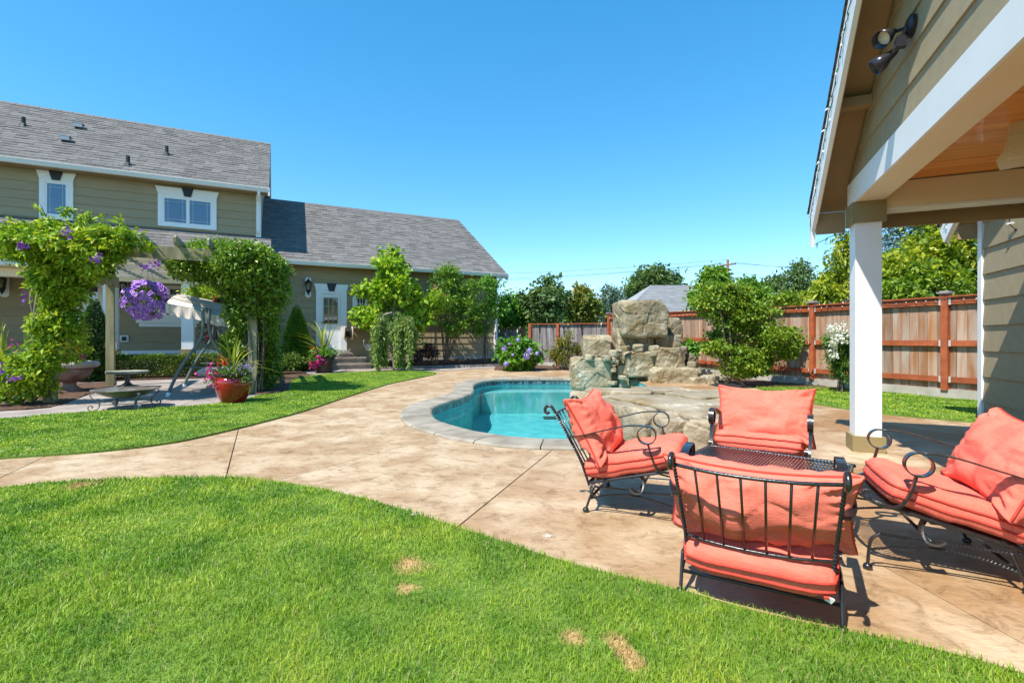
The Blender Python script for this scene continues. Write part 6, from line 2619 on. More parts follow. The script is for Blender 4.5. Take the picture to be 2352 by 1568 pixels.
while cnt < 240:
    d = Vector((random.gauss(0, 1), random.gauss(0, 1), random.gauss(0, 1))).normalized()
    if d.y > 0.35 and random.random() < 0.8:
        continue
    if mnoise.noise(d * 2.1 + Vector((3, 1, 0))) < -0.30:
        continue
    rr = 0.40 + random.uniform(-0.04, 0.02) + 0.04 * mnoise.noise(d * 3)
    p = Vector((d.x * rr, d.y * rr, d.z * rr * 0.93))
    look = (d + Vector((random.uniform(-.3, .3) + 0.25, random.uniform(-.3, .3) - 0.5, random.uniform(-.2, .3)))).normalized()
    link('petunia', fm[cnt % 3], pb_, p, look.to_track_quat('Z', 'Y').to_euler())
    cnt += 1

# ------------------------------------------------------------------ things on the grey patio
# steel fire bowl on a scrolled stand
fpit = thing('fire_pit', 'weathered steel fire bowl on a scrolled iron stand', 'fire pit', (-6.08, 7.62, 0.012))
m = MB()
m.lathe([(0.001, 0.16), (0.12, 0.165), (0.25, 0.20), (0.36, 0.255), (0.40, 0.29), (0.44, 0.298), (0.44, 0.305), (0.395, 0.302), (0.34, 0.268), (0.24, 0.215), (0.10, 0.178), (0.001, 0.174)], 36, ripple=lambda a, z: 1 + 0.008 * math.sin(3 * a))
m.build('bowl', bowl_m, fpit, smooth=True)
for k in range(4):
    a = k * math.pi / 2 + 1.02
    d = Vector((math.cos(a), math.sin(a), 0))
    s = Vector((-d.y, d.x, 0))
    pts = []
    for (r, z) in ((0.40, 0.275), (0.45, 0.245), (0.43, 0.20), (0.36, 0.14), (0.335, 0.09), (0.36, 0.03), (0.41, 0.007), (0.465, 0.025), (0.475, 0.065), (0.445, 0.085), (0.42, 0.068), (0.43, 0.045)):
        pts.append(d * r + Vector((0, 0, z)))
    MB().ribbon(smooth3(pts, 4), s, 0.035, 0.008).build('leg', firefoot_m, fpit)
MB().tube([(0.345 * math.cos(t * 0.2618), 0.345 * math.sin(t * 0.2618), 0.10) for t in range(24)], 0.008, 6, closed=True).build('stretcher', firefoot_m, fpit, smooth=True)
# small octagonal stone table
st_ = thing('side_table', 'small octagonal stone table behind the fire bowl', 'table', (-8.55, 10.75, 0.012))
m = MB()
m.prism([(0.40 * math.cos(k * math.pi / 4 + .39), 0.40 * math.sin(k * math.pi / 4 + .39)) for k in range(8)], 0.33, 0.375)
m.build('tabletop', stone_m, st_)
m = MB()
m.lathe([(0.05, 0.02), (0.045, 0.25), (0.07, 0.33)], 12)
m.build('pedestal', firefoot_m, st_, smooth=True)
for k in range(4):
    a = k * math.pi / 2 + 0.3
    MB().tube(smooth3([(0.03 * math.cos(a), 0.03 * math.sin(a), 0.12), (0.12 * math.cos(a), 0.12 * math.sin(a), 0.05), (0.30 * math.cos(a), 0.30 * math.sin(a), 0.015)], 4), 0.02, 6).build('leg', firefoot_m, st_, smooth=True)


# glazed red pot with its planting
def potted(name, label, loc, prof, mat, rimprof, rimmat, soilz, soilr, seg=32):
    t = thing(name, label, 'potted plant', loc)
    pot = MB().lathe(prof, seg).build('pot', mat, t, smooth=True)
    if rimprof:
        MB().lathe(rimprof, seg).build('rim', rimmat, pot, smooth=True)
    MB().lathe([(0.001, soilz + 0.01), (soilr, soilz)], 16).build('soil', soil_m, t)
    return t


rp = G(518, 930)
rp.y += 0.22
rp.z = 0.012
p1 = potted('potted_plant', 'glossy red pot of spiky grass and mixed annuals at the lawn edge', rp,
            [(0.001, 0.0), (0.165, 0.0), (0.18, 0.02), (0.235, 0.12), (0.275, 0.25), (0.285, 0.36), (0.272, 0.44)], redpot_m,
            [(0.272, 0.44), (0.278, 0.46), (0.288, 0.475), (0.29, 0.495), (0.275, 0.505), (0.25, 0.50), (0.24, 0.44)], brownrim_m, 0.45, 0.25)
blades(p1, 26, 0.80, 1.0, L_spike, 0.020, z0=0.45)
foliage('leaves', p1, L_box, [((0.02, -0.02, 0.53), (0.27, 0.24, 0.09)), ((-0.25, -0.1, 0.42), (0.14, 0.12, 0.12)), ((0.25, -0.08, 0.45), (0.12, 0.12, 0.12))], 90, 14, 0.04, 0.04)
flowers('flower', p1, P_mag, [(random.gauss(-0.30, .07), random.gauss(-0.12, .06), random.gauss(0.46, .09)) for _ in range(26)], 0.05, per=4, sigma=0.012)
flowers('flower', p1, P_red, [(random.gauss(-0.13, .05), random.gauss(-0.02, .05), random.gauss(0.68, .04)) for _ in range(14)], 0.05, per=4, sigma=0.02)
flowers('flower', p1, P_lav, [(random.gauss(0.22, .08), random.gauss(-0.08, .08), random.gauss(0.60, .05)) for _ in range(70)], 0.022, per=4, sigma=0.014)
flowers('flower', p1, P_white, [(random.gauss(0.02, .07), random.gauss(-0.12, .05), random.gauss(0.56, .03)) for _ in range(22)], 0.022, per=3, sigma=0.014)
# dark pot at the steps
dp = G(747, 856)
p2 = potted('potted_plant', 'dark pot of spiky grass and trailing magenta petunias by the steps', (dp.x, dp.y - 0.1, 0.02),
            [(0.001, 0.0), (0.24, 0.0), (0.255, 0.06), (0.28, 0.2), (0.30, 0.36), (0.315, 0.50)], darkpot_m, [(0.315, 0.50), (0.335, 0.51), (0.335, 0.55), (0.31, 0.56), (0.28, 0.53)], darkpot_m, 0.50, 0.29)
blades(p2, 24, 1.35, 1.0, L_spike, 0.030, z0=0.5)
foliage('leaves', p2, L_hyd, [((0, -0.05, 0.66), (0.42, 0.3, 0.14)), ((-0.2, -0.25, 0.42), (0.2, 0.12, 0.2))], 80, 14, 0.06, 0.07)
flowers('flower', p2, P_mag, [(random.gauss(-0.12, .12), random.gauss(-0.34, .05), random.gauss(0.36, .13)) for _ in range(44)], 0.075, per=4, sigma=0.02)
flowers('flower', p2, P_white, [(random.gauss(0.42, .12), random.gauss(-0.1, .1), random.gauss(0.72, .08)) for _ in range(20)], 0.05, per=3, sigma=0.02)
flowers('flower', p2, P_red, [(random.gauss(-0.25, .04), random.gauss(-0.1, .05), random.gauss(0.80, .04)) for _ in range(6)], 0.07, per=4, sigma=0.02)
# garden urn left of the post
ur = Vector((-9.1, 9.95, 0.0))
p3 = potted('garden_urn', 'terracotta urn with a pale lobed rim beside the left post', ur,
            [(0.001, 0.0), (0.24, 0.0), (0.25, 0.05), (0.16, 0.09), (0.10, 0.15), (0.11, 0.20), (0.22, 0.25), (0.33, 0.34), (0.37, 0.46), (0.37, 0.50)], urn_m,
            [(0.37, 0.50), (0.44, 0.52), (0.47, 0.57), (0.44, 0.63), (0.36, 0.64), (0.33, 0.58)], urnrim_m, 0.58, 0.34, 36)
for o in p3.children:
    if o.name.startswith('pot'):
        for r_ in o.children:
            me = r_.data
            for v in me.vertices:
                a = math.atan2(v.co.y, v.co.x)
                f = 1 + 0.045 * abs(math.sin(a * 9))
                v.co.x *= f
                v.co.y *= f
foliage('leaves', p3, L_vine, [((0.05, -0.05, 0.85), (0.36, 0.33, 0.25))], 60, 16, 0.07, 0.06)
blades(p3, 16, 0.95, 0.8, L_spike, 0.022, z0=0.6)
flowers('flower', p3, P_orange, [(random.gauss(0.22, .14), random.gauss(-0.15, .1), random.gauss(0.95, .16)) for _ in range(26)], 0.05, per=4, sigma=0.03)
flowers('flower', p3, P_red, [(random.gauss(0.12, .08), random.gauss(-0.2, .1), random.gauss(1.1, .08)) for _ in range(10)], 0.06, per=4, sigma=0.02)
flowers('flower', p3, P_mag, [(random.gauss(0.3, .06), random.gauss(-0.2, .1), random.gauss(0.75, .05)) for _ in range(10)], 0.05, per=4, sigma=0.02)
# spiky planter at the left frame edge
p4 = potted('potted_plant', 'spiky grass planter with purple flowers at the far left edge', (-9.75, 9.3, 0.0),
            [(0.001, 0.0), (0.2, 0.0), (0.28, 0.25), (0.32, 0.42)], urn_m, [(0.32, 0.42), (0.35, 0.44), (0.34, 0.48), (0.3, 0.46)], urnrim_m, 0.42, 0.3)
blades(p4, 26, 1.15, 1.0, L_spike, 0.026, z0=0.42)
foliage('leaves', p4, L_abel, [((0, 0, 0.58), (0.42, 0.35, 0.18))], 60, 14, 0.06, 0.05)
flowers('flower', p4, P_violet, [(random.gauss(-0.05, .2), random.gauss(-0.3, .1), random.gauss(0.5, .1)) for _ in range(24)], 0.045, per=4, sigma=0.02)
flowers('flower', p4, P_mag, [(random.gauss(0.25, .08), random.gauss(-0.2, .1), random.gauss(1.0, .1)) for _ in range(5)], 0.05, per=4, sigma=0.02)

# garden swing with a pale canopy
sw = thing('garden_swing', 'garden swing with a pale striped canopy and curved tube legs', 'swing', (-6.5, 9.3, 0.012))
SO = Vector((-6.5, 9.3, 0.012))
bdir = Vector((-0.4387, 0.8988, 0))
adir = Vector((0.8988, 0.4387, 0))
for e, nm in ((0.0, 0), (1.75, 1)):
    f0 = Vector((-6.5, 9.12, 0)) + bdir * e
    f1 = f0 + adir * 1.25
    ap = f0 + adir * 0.62
    for (f, sgn) in ((f0, 1), (f1, -1)):
        c = ap - f
        pts = [f + Vector((0, 0, 0.02)), f + c * 0.16 + Vector((0, 0, 0.30)), f + c * 0.45 + Vector((0, 0, 0.68)), f + c * 0.82 + Vector((0, 0, 1.05)), f + c * 0.93 + Vector((0, 0, 1.35)), f + c * 0.90 + Vector((0, 0, 1.68))]
        lg_ = MB().tube([p - SO for p in smooth3(pts, 5)], 0.030, 8).build('leg', swing_m, sw, smooth=True)
        MB().tube([f - SO + Vector((0, 0, 0.0)), f + c * 0.045 - SO + Vector((0, 0, 0.09))], 0.037, 8).build('foot_cap', white_m, lg_, smooth=True)
    MB().tube([f0 + adir * 0.3 + Vector((0, 0, 0.55)) - SO, f1 - adir * 0.3 + Vector((0, 0, 0.55)) - SO], 0.012, 6).build('brace', swing_m, sw)
b0 = Vector((-6.5, 9.12, 0)) + adir * 0.62 + Vector((0, 0, 1.68))
MB().tube([b0 - SO, b0 + bdir * 1.75 - SO], 0.028, 8).build('top_bar', swing_m, sw, smooth=True)
# canopy: tilted panel with a hanging skirt
A_, B_, C_, D_ = Vector((-6.66, 9.30, 1.79)), Vector((-5.66, 9.62, 1.52)), Vector((-6.20, 10.75, 1.86)), Vector((-7.10, 10.40, 2.06))
cm = MB()
nx, ny = 14, 8
vs = []
for i in range(nx + 1):
    for j in range(ny + 1):
        u, v = i / nx, j / ny
        p = A_.lerp(B_, u).lerp(D_.lerp(C_, u), v) - SO
        p.z += 0.05 * math.sin(math.pi * v) * 1.0 - 0.012 * math.sin(math.pi * u)
        vs.append(p)
fs = [(i * (ny + 1) + j, (i + 1) * (ny + 1) + j, (i + 1) * (ny + 1) + j + 1, i * (ny + 1) + j + 1) for i in range(nx) for j in range(ny)]
o = len(vs)
vs += [p - Vector((0, 0, 0.012)) for p in vs]
fs += [tuple(o + k for k in f[::-1]) for f in fs]
cm.add(vs, fs)
cn = cm.build('canopy', canopy_m, sw, smooth=True)
# piped ridges and skirt
for v in (0.33, 0.66):
    MB().tube([A_.lerp(D_, v) - SO + Vector((0, 0, 0.055)), B_.lerp(C_, v) - SO + Vector((0, 0, 0.055))], 0.010, 5).build('seam', stripe_m, cn)
edges = [(A_, B_), (A_, D_), (D_, C_), (B_, C_)]
for (p, q) in edges:
    n = 44
    L_ = (q - p).length
    for par in (0, 1):
        pm = MB()
        for i in range(n):
            if (i // 2) % 2 != par:
                continue
            u0, u1 = i / n, (i + 1) / n
            w = []
            for u in (u0, u1):
                t = p.lerp(q, u)
                dp_ = 0.17 + 0.04 * abs(math.sin(u * math.pi * 2)) + 0.01 * math.sin(u * 40)
                k = (q - p).normalized()
                nn = Vector((k.y, -k.x, 0)) * (0.018 * math.sin(u * 37))
                w += [t - SO + Vector((0, 0, -0.004)), t - SO + nn - Vector((0, 0, dp_))]
            th = Vector((k.y, -k.x, 0)).normalized() * 0.006
            pm.add([w[0], w[2], w[3], w[1], w[0] + th, w[2] + th, w[3] + th, w[1] + th], [(0, 1, 2, 3), (7, 6, 5, 4), (0, 4, 5, 1), (2, 6, 7, 3)])
        pm.build('skirt', stripe_m if par else canopy_m, cn)
# hanging seat
s0 = Vector((-6.35, 9.75, 0.40)) - SO
for (nm, c, sz, rot) in (('seat_cushion', s0 + bdir * 0.62 + adir * 0.22, (0.52, 1.3, 0.11), 0.06), ('back_cushion', s0 + bdir * 0.62 + adir * 0.52 + Vector((0, 0, 0.22)), (0.12, 1.3, 0.42), 0.25)):
    bm = bmesh.new()
    bmesh.ops.create_cube(bm, size=1)
    bmesh.ops.scale(bm, vec=sz, verts=bm.verts)
    bmesh.ops.bevel(bm, geom=bm.edges[:], offset=0.045, segments=4, affect='EDGES')
    me = bpy.data.meshes.new(nm)
    bm.to_mesh(me)
    bm.free()
    me.materials.append(swingcush_m)
    me.polygons.foreach_set('use_smooth', [True] * len(me.polygons))
    link(nm, me, sw, c, (0, rot, HA))
fr = MB()
for e in (0.0, 1.28):
    q = s0 + bdir * e
    fr.tube([q + Vector((0, 0, -0.07)), q + adir * 0.5 + Vector((0, 0, -0.07)), q + adir * 0.62 + Vector((0, 0, 0.42))], 0.014, 6)
for e in (0, 0.5):
    q = s0 + adir * e + Vector((0, 0, -0.07))
    fr.tube([q, q + bdir * 1.28], 0.014, 6)
for k in range(8):
    q = s0 + bdir * (1.28 * k / 7) + Vector((0, 0, -0.075))
    fr.tube([q, q + adir * 0.5], 0.006, 5)
fr.build('seat_frame', swing_m, sw)
for e in (0.0, 1.28):
    q = s0 + bdir * e
    MB().tube([q + adir * 0.1, q + adir * 0.35 + Vector((0, 0, 1.25))], 0.006, 5).build('hanger', swing_m, sw)

# ------------------------------------------------------------------ shrubs and small trees near the house


def shell_cone(name, parent, mat, h, r, n, leaf, power=0.75, lump=0.12, aspect=0.4):
    z = h * (1 - np.sqrt(RNG.uniform(0, 1, n)))
    a = RNG.uniform(0, 2 * np.pi, n)
    prof = r * (np.clip(1 - z / h, 0, 1) ** power) * np.clip(0.72 + z / (0.22 * h) * 0.28, 0, 1)
    lm = np.array([mnoise.noise(Vector((math.cos(q) * 2.6, math.sin(q) * 2.6, zz * 3.6))) + 0.5 * mnoise.noise(Vector((math.cos(q) * 7, math.sin(q) * 7, zz * 9))) for q, zz in zip(a, z)])
    rr = prof * (1 + lump * lm) * RNG.uniform(0.82, 1.03, n)
    P = np.stack([rr * np.cos(a), rr * np.sin(a), z + 0.03], 1)
    D = np.stack([np.cos(a), np.sin(a), np.full(n, 0.55)], 1) + RNG.normal(size=(n, 3)) * 0.55
    rnd = np.clip(0.45 + 0.5 * lm + RNG.normal(0, 0.2, n), 0, 1)
    L = leaf * RNG.uniform(0.6, 1.3, n)
    V, T, R = leaf_arrays(P, D, L, L * aspect, rnd)
    return link(name, raw_mesh(name, V, T, R, mat), parent)


def cone_shrub(label, loc, h, r, mat, n=16000, leaf=0.06):
    t = thing('conical_spruce', label, 'shrub', loc, 0, None)
    shell_cone('foliage', t, mat, h, r, n, leaf)
    m = MB()
    m.tube([(0, 0, -0.03), (0, 0, h * 0.3), (0, 0, h * 0.85)], [0.05, 0.035, 0.01], 7)
    for k in range(30):
        a, z = k * 2.4, h * (0.05 + 0.8 * k / 30)
        m.tube([(0, 0, z), (0.8 * r * (1 - z / h) * math.cos(a), 0.8 * r * (1 - z / h) * math.sin(a), z + 0.08)], 0.008, 4)
    m.build('stem', bark_m, t)
    return t


cone_shrub('dense bright green conical spruce at the corner of the wing steps', (-7.30, 16.4, 0.03), 2.18, 0.60, L_spruce, 22000, 0.075)
cone_shrub('dark green conical spruce behind the timber pergola post', (-10.75, 12.45, 0.03), 2.08, 0.48, L_spruce2, 18000, 0.075)
# box hedge
ht = thing('box_hedge', 'low clipped boxwood hedge along the porch edge', 'hedge', HP(-2.15, 16.22, 0.05), HA)
n = 42000
x = RNG.uniform(-1.9, 1.85, n)
y = RNG.uniform(-0.30, 0.30, n)
z = RNG.uniform(0.03, 0.56, n)
face = RNG.integers(0, 4, n)
y = np.where(face == 0, -0.30 + RNG.normal(0, .02, n), y)
y = np.where(face == 1, 0.30 + RNG.normal(0, .02, n), y)
z = np.where(face >= 2, 0.56 + RNG.normal(0, .02, n), z)
bump_ = np.array([mnoise.noise(Vector((a * 2.5, b * 2.5, c * 2.5))) for a, b, c in zip(x, y, z)])
P = np.stack([x, y * (1 + 0.18 * bump_), z * (1 + 0.09 * bump_)], 1)
D = np.stack([RNG.normal(0, .6, n), y * 2 + RNG.normal(0, .6, n), 0.5 + RNG.normal(0, .5, n)], 1)
L = 0.045 * RNG.uniform(0.6, 1.3, n)
V, T, R = leaf_arrays(P, D, L, L * 0.6, np.clip(0.45 + 0.4 * bump_ + RNG.normal(0, .22, n), 0, 1))
link('foliage', raw_mesh('foliage', V, T, R, L_box), ht)
m = MB()
for k in range(16):
    m.tube([(-1.8 + 0.23 * k, 0, -0.03), (-1.8 + 0.23 * k + random.uniform(-.08, .08), random.uniform(-.1, .1), 0.42)], 0.012, 5)
m.build('stem', bark_m, ht)

# lime green small tree by the wing window, with a weeping tree before it
pxtree('lime_tree', 'bright lime green young tree standing before the wing window', 'tree', 17.25, 905,
       [(835, 600, 960, 720), (868, 568, 935, 640), (815, 640, 915, 700), (890, 640, 985, 740), (822, 690, 915, 765), (900, 700, 985, 785), (880, 720, 950, 790)],
       L_lime, 360, 20, 0.10, 0.16, trunk_r=0.04, nl=16, bark=greybark_m, aspect=0.75, droop=0.5, shell=0.35, basez=0.1, thin=0.55)
wt = thing('weeping_tree', 'small weeping tree with trailing grey green strands by the wing wall', 'tree', (-3.98, 16.3, 0.08))
m = MB()
m.tube(smooth3([(0, 0, -0.05), (0.03, 0, 0.6), (-0.05, 0, 1.2), (-0.35, -0.05, 1.75), (-0.05, 0, 1.9)], 5), 0.035, 7)
m.tube(smooth3([(0, 0, 1.0), (0.2, 0, 1.55), (0.5, -0.1, 1.6)], 5), 0.025, 6)
strands, P, D, rn = [], [], [], []
sm = MB()
for k in range(40):
    x0 = random.choice((random.gauss(-0.45, 0.10), random.gauss(-0.40, 0.12), random.gauss(0.12, 0.12), random.gauss(0.22, 0.1), random.gauss(0.62, 0.09)))
    y0 = random.uniform(-0.35, 0.25)
    zt = 1.95 - 0.5 * abs(x0) ** 1.5 + random.uniform(-.45, .1)
    zb = random.choice((0.02, 0.05, 0.15, 0.5, 0.9)) + random.uniform(0, 0.15)
    gx = min((-0.42, 0.2, 0.6), key=lambda q: abs(q - x0))
    zb = max(zb, 0.7) if gx == 0.6 and random.random() < 0.6 else zb
    xb = x0 + (gx - x0) * 0.4 + random.gauss(0, 0.05)
    pts = smooth3([(x0 * 0.7, y0 * 0.6, zt), (x0, y0, zt - 0.12), (x0 * 0.6 + xb * 0.4, y0 - .03, (zt + zb) / 2 + 0.1), (xb, y0 - 0.05, zb)], 5)
    sm.tube(pts, 0.005, 4)
    for q in resample(pts, int(30 + 40 * (zt - zb))):
        for _ in range(3):
            P.append(tuple(q + Vector((random.gauss(0, .035), random.gauss(0, .035), random.gauss(0, .02)))))
            D.append((random.gauss(0, .7), random.gauss(0, .7), -0.8))
            rn.append(random.random())
m.build('trunk', greybark_m, wt, smooth=True)
sm.build('strands', greybark_m, wt)
P, D, rn = np.array(P), np.array(D), np.array(rn)
L = 0.125 * RNG.uniform(0.6, 1.3, len(P))
V, T, R = leaf_arrays(P, D, L, L * 0.27, rn)
link('crown', raw_mesh('crown', V, T, R, L_willow), wt)


# multi-stemmed bushes along the wing wall
def bush(name, label, cat, base, ells, mat, ncl, per, sg, leaf, nst, r0, bark=bark_m, **kw):
    t = thing(name, label, cat, base)
    f, cl = foliage('foliage', t, mat, [((e[0], e[1], e[2]), (e[3], e[4], e[5])) for e in ells], ncl, per, sg, leaf, **kw)
    idx = RNG.choice(len(cl), min(nst, len(cl)), replace=False)
    m = MB()
    for i in idx:
        tp = Vector([float(v) for v in cl[i]])
        b = Vector((random.gauss(0, .07), random.gauss(0, .05), -0.05))
        mid = Vector((b.x + (tp.x - b.x) * 0.35, b.y + (tp.y - b.y) * .35, tp.z * 0.5))
        pts = smooth3([b, mid, tp], 5)
        k = len(pts)
        m.tube(pts, [r0 * (1 - 0.8 * j / (k - 1)) for j in range(k)], 5)
    m.build('stems', bark, t, smooth=True)
    return t, cl


def pxbush(name, label, cat, Y, basepx, boxes, mat, ncl, per, sg, leaf, nst, r0, basez=0.0, **kw):
    s = Y / F
    b = Vector(((basepx - CX) * s, Y, basez))
    E = []
    for i, (x0, y0, x1, y1) in enumerate(boxes):
        cx, cy = (x0 + x1) / 2, (y0 + y1) / 2
        rx, rz = (x1 - x0) / 2 * s, (y1 - y0) / 2 * s
        E.append(((cx - CX) * s - b.x, ((i * 29) % 5 / 5 - 0.4) * rx * 0.7, CAM_H + (HY - cy) * s - b.z, rx, max(0.2, rx * 0.9), rz))
    return bush(name, label, cat, b, E, mat, ncl, per, sg, leaf, nst, r0, **kw)


pxbush('rose_bush', 'tall rose bush with fine mid green leaves against the wing wall', 'shrub', 18.6, 1025,
       [(985, 612, 1065, 680), (1000, 650, 1095, 730), (975, 680, 1040, 740), (1040, 690, 1100, 765), (1010, 730, 1070, 775), (1060, 630, 1105, 690)], L_rose, 340, 24, 0.11, 0.095, 16, 0.025, 0.2, droop=0.25, shell=0.4)
pxbush('shrub', 'lime tipped shrub leaning at the middle of the wing wall', 'shrub', 17.9, 1000,
       [(975, 670, 1025, 720), (968, 700, 1010, 745)], L_lime, 70, 22, 0.09, 0.10, 7, 0.018, 0.2, droop=0.3)
pxbush('shrub', 'loose airy shrub with bare stems at the wing corner', 'shrub', 19.3, 1115,
       [(1095, 632, 1150, 690), (1090, 680, 1140, 740), (1120, 670, 1165, 735), (1085, 740, 1125, 775)], L_hyd, 150, 18, 0.13, 0.11, 10, 0.016, 0.2, droop=0.6, shell=0.4)
pxbush('barberry', 'dark purple barberry under the wing wall', 'shrub', 17.9, 970,
       [(942, 792, 975, 830), (965, 784, 1000, 828), (985, 800, 1008, 826)], L_purple, 120, 18, 0.06, 0.06, 10, 0.012, 0.12, bark=bark_m)
rs = thing('rose_blooms', 'few pink roses dotted over the wing wall bushes', 'flower', (-2.5, 18.2, 0.2))
flowers('flower', rs, P_mag, dots([(990, 655, 1000, 662), (965, 713, 970, 718), (1018, 676, 1024, 682)], 18.0, 4, Vector((-2.5, 18.2, 0.2))), 0.09, per=5, sigma=0.025)
# low cover below the spruce and along the hedge end
pxbush('ground_shrub', 'low green shrub spilling between vine and bright spruce', 'shrub', 14.6, 635, [(612, 820, 660, 852), (640, 812, 690, 850)], L_box, 90, 20, 0.07, 0.06, 8, 0.01, 0.02)
# hydrangea
hy, hcl = pxbush('hydrangea', 'rounded hydrangea with pale blue flower heads by the pool end', 'hydrangea', 16.7, 1190,
                 [(1146, 778, 1200, 845), (1170, 774, 1226, 840), (1190, 790, 1238, 846), (1160, 800, 1215, 850)], L_hyd, 240, 18, 0.085, 0.155, 14, 0.014, 0.02, aspect=0.7, droop=0.35, shell=0.75)
for (x, y, r) in ((1216, 806, .125), (1209, 818, .13), (1158, 800, .10), (1163, 836, .095), (1190, 781, .07), (1234, 812, .075), (1178, 815, .05), (1170, 790, .05)):
    c = AT(x, y, 16.05) - hy.location
    m = MB()
    vs = []
    for _ in range(90):
        d = Vector((random.gauss(0, 1), random.gauss(0, 1), random.gauss(0, 1))).normalized()
        q = d * r * random.uniform(0.85, 1.0)
        s = d.cross(Vector((0.3, 0.2, 0.9))).normalized() * 0.026
        u = d.cross(s).normalized() * 0.026
        m.rv = random.random()
        m.add([q - s, q - u, q + s, q + u], [(0, 1, 2, 3)])
    m.build('flower_head', P_lav, hy, c)
# abelia shrub before the low fence
pxbush('abelia', 'wispy yellow green shrub before the low grey fence', 'shrub', 17.2, 1297,
       [(1262, 795, 1310, 842), (1290, 785, 1336, 840), (1272, 770, 1300, 815), (1298, 752, 1312, 800)], L_abel, 170, 18, 0.09, 0.075, 26, 0.010, 0.02, droop=0.0, shell=0.4)
pxbush('hosta', 'small leafy green plant behind the waterfall stones', 'plant', 13.9, 1585, [(1568, 788, 1604, 812), (1562, 798, 1600, 835)], L_hyd, 26, 14, 0.06, 0.19, 8, 0.012, 0.0, aspect=0.65)

# Japanese maple by the fence: tiers of fine leaves
pxtree('japanese_maple', 'layered green Japanese maple leaning over the red fence', 'tree', 10.95, 1712,
       [(1585, 665, 1680, 735), (1640, 650, 1740, 720), (1690, 690, 1800, 760), (1640, 735, 1740, 800), (1720, 740, 1835, 815), (1650, 790, 1760, 850), (1740, 790, 1838, 830), (1625, 700, 1700, 765), (1600, 640, 1680, 690), (1780, 670, 1828, 705), (1690, 810, 1780, 858), (1615, 775, 1680, 820), (1650, 815, 1740, 868), (1690, 825, 1780, 866)],
       L_maple, 1300, 24, 0.070, 0.070, trunk_r=0.05, nl=22, aspect=0.6, droop=0.4, shell=0.5, flat=0.45, fork=0.5, thin=0.6)
# oleander
ol, ocl = pxbush('oleander', 'upright oleander with white flower clusters beside the porch column', 'shrub', 9.85, 1932,
                 [(1905, 790, 1950, 880), (1910, 760, 1952, 820), (1925, 770, 1962, 860)], L_olean, 120, 26, 0.065, 0.115, 12, 0.012, 0.02, aspect=0.2, droop=-0.2, shell=0.4)
flowers('flower', ol, P_white, dots([(1900, 745, 1920, 775), (1925, 742, 1948, 770), (1905, 770, 1948, 785), (1905, 806, 1925, 825), (1910, 785, 1920, 795)], 9.6, 90, ol.location, 0.1), 0.055, aspect=0.9, per=5, sigma=0.025)

# ------------------------------------------------------------------ beyond the fence
pxtree('young_tree', 'thin airy tree with round leaves behind the low fence', 'tree', 23.0, 1245, [(1215, 650, 1290, 735), (1240, 635, 1280, 690), (1192, 660, 1240, 715), (1262, 660, 1302, 730), (1210, 700, 1290, 745)],
       L_far, 210, 15, 0.22, 0.19, trunk_r=0.06, nl=20, aspect=0.75, droop=0.4, shell=0.35)
pxtree('maple_tree', 'orange tipped young maple behind the low fence', 'tree', 23.5, 1337, [(1305, 665, 1365, 745), (1320, 655, 1352, 700), (1300, 690, 1345, 745), (1340, 690, 1382, 745)], L_far2, 230, 18, 0.18, 0.17, trunk_r=0.06, nl=14, aspect=0.7, droop=0.3)
pxtree('shrub_tree', 'leafy shrub tree filling the gap at the house corner', 'tree', 23.5, 1170, [(1140, 680, 1200, 760), (1155, 668, 1195, 720), (1170, 700, 1225, 750)], L_hyd, 190, 18, 0.2, 0.17, trunk_r=0.05, nl=12, aspect=0.65)
pxtree('birch_tree', 'blue green birch rising between maple and waterfall', 'tree', 38.0, 1400, [(1378, 670, 1425, 745), (1388, 657, 1412, 700), (1352, 690, 1385, 740)], L_blue, 260, 22, 0.30, 0.26, trunk_r=0.10, nl=12, aspect=0.4, droop=0.8)
pxtree('far_tree', 'dark twin crowned tree above the neighbouring roof', 'tree', 62.0, 1500, [(1450, 620, 1500, 690), (1490, 615, 1535, 690), (1530, 628, 1562, 690), (1445, 660, 1480, 700)], L_far, 330, 22, 0.55, 0.50, trunk_r=0.25, nl=16, aspect=0.5, droop=0.1)
pxtree('far_tree', 'round green tree clothed in ivy left of the utility pole', 'tree', 24.0, 1640, [(1605, 622, 1668, 690), (1620, 616, 1660, 650), (1590, 650, 1640, 720)], L_rose, 230, 22, 0.20, 0.19, trunk_r=0.12, nl=8, aspect=0.7)
pxtree('far_tree', 'glossy green tree right of the utility pole', 'tree', 25.0, 1725, [(1690, 652, 1760, 720), (1705, 640, 1735, 680)], L_rose, 190, 22, 0.20, 0.19, trunk_r=0.12, nl=8, aspect=0.7)
pxtree('far_tree', 'pale hazy tree left of the dark conifer', 'tree', 58.0, 1778, [(1760, 632, 1800, 690), (1745, 655, 1790, 700)], L_far, 190, 20, 0.5, 0.42, trunk_r=0.2, nl=12, aspect=0.5)
pxtree('far_tree', 'dark slender tree behind the second neighbour roof', 'tree', 52.0, 1835, [(1815, 612, 1858, 670), (1825, 600, 1850, 640), (1805, 645, 1875, 700)], L_far, 230, 20, 0.45, 0.38, trunk_r=0.2, nl=14, aspect=0.45)
pxtree('cherry_tree', 'cherry tree with drooping long leaves left of the white column', 'tree', 14.2, 1945,
       [(1905, 560, 1965, 640), (1925, 535, 1960, 600), (1875, 625, 1945, 690), (1900, 600, 1960, 690), (1860, 650, 1920, 700), (1790, 680, 1880, 702)], L_yel, 190, 20, 0.13, 0.17, trunk_r=0.08, nl=14, aspect=0.33, droop=0.9, shell=0.35)
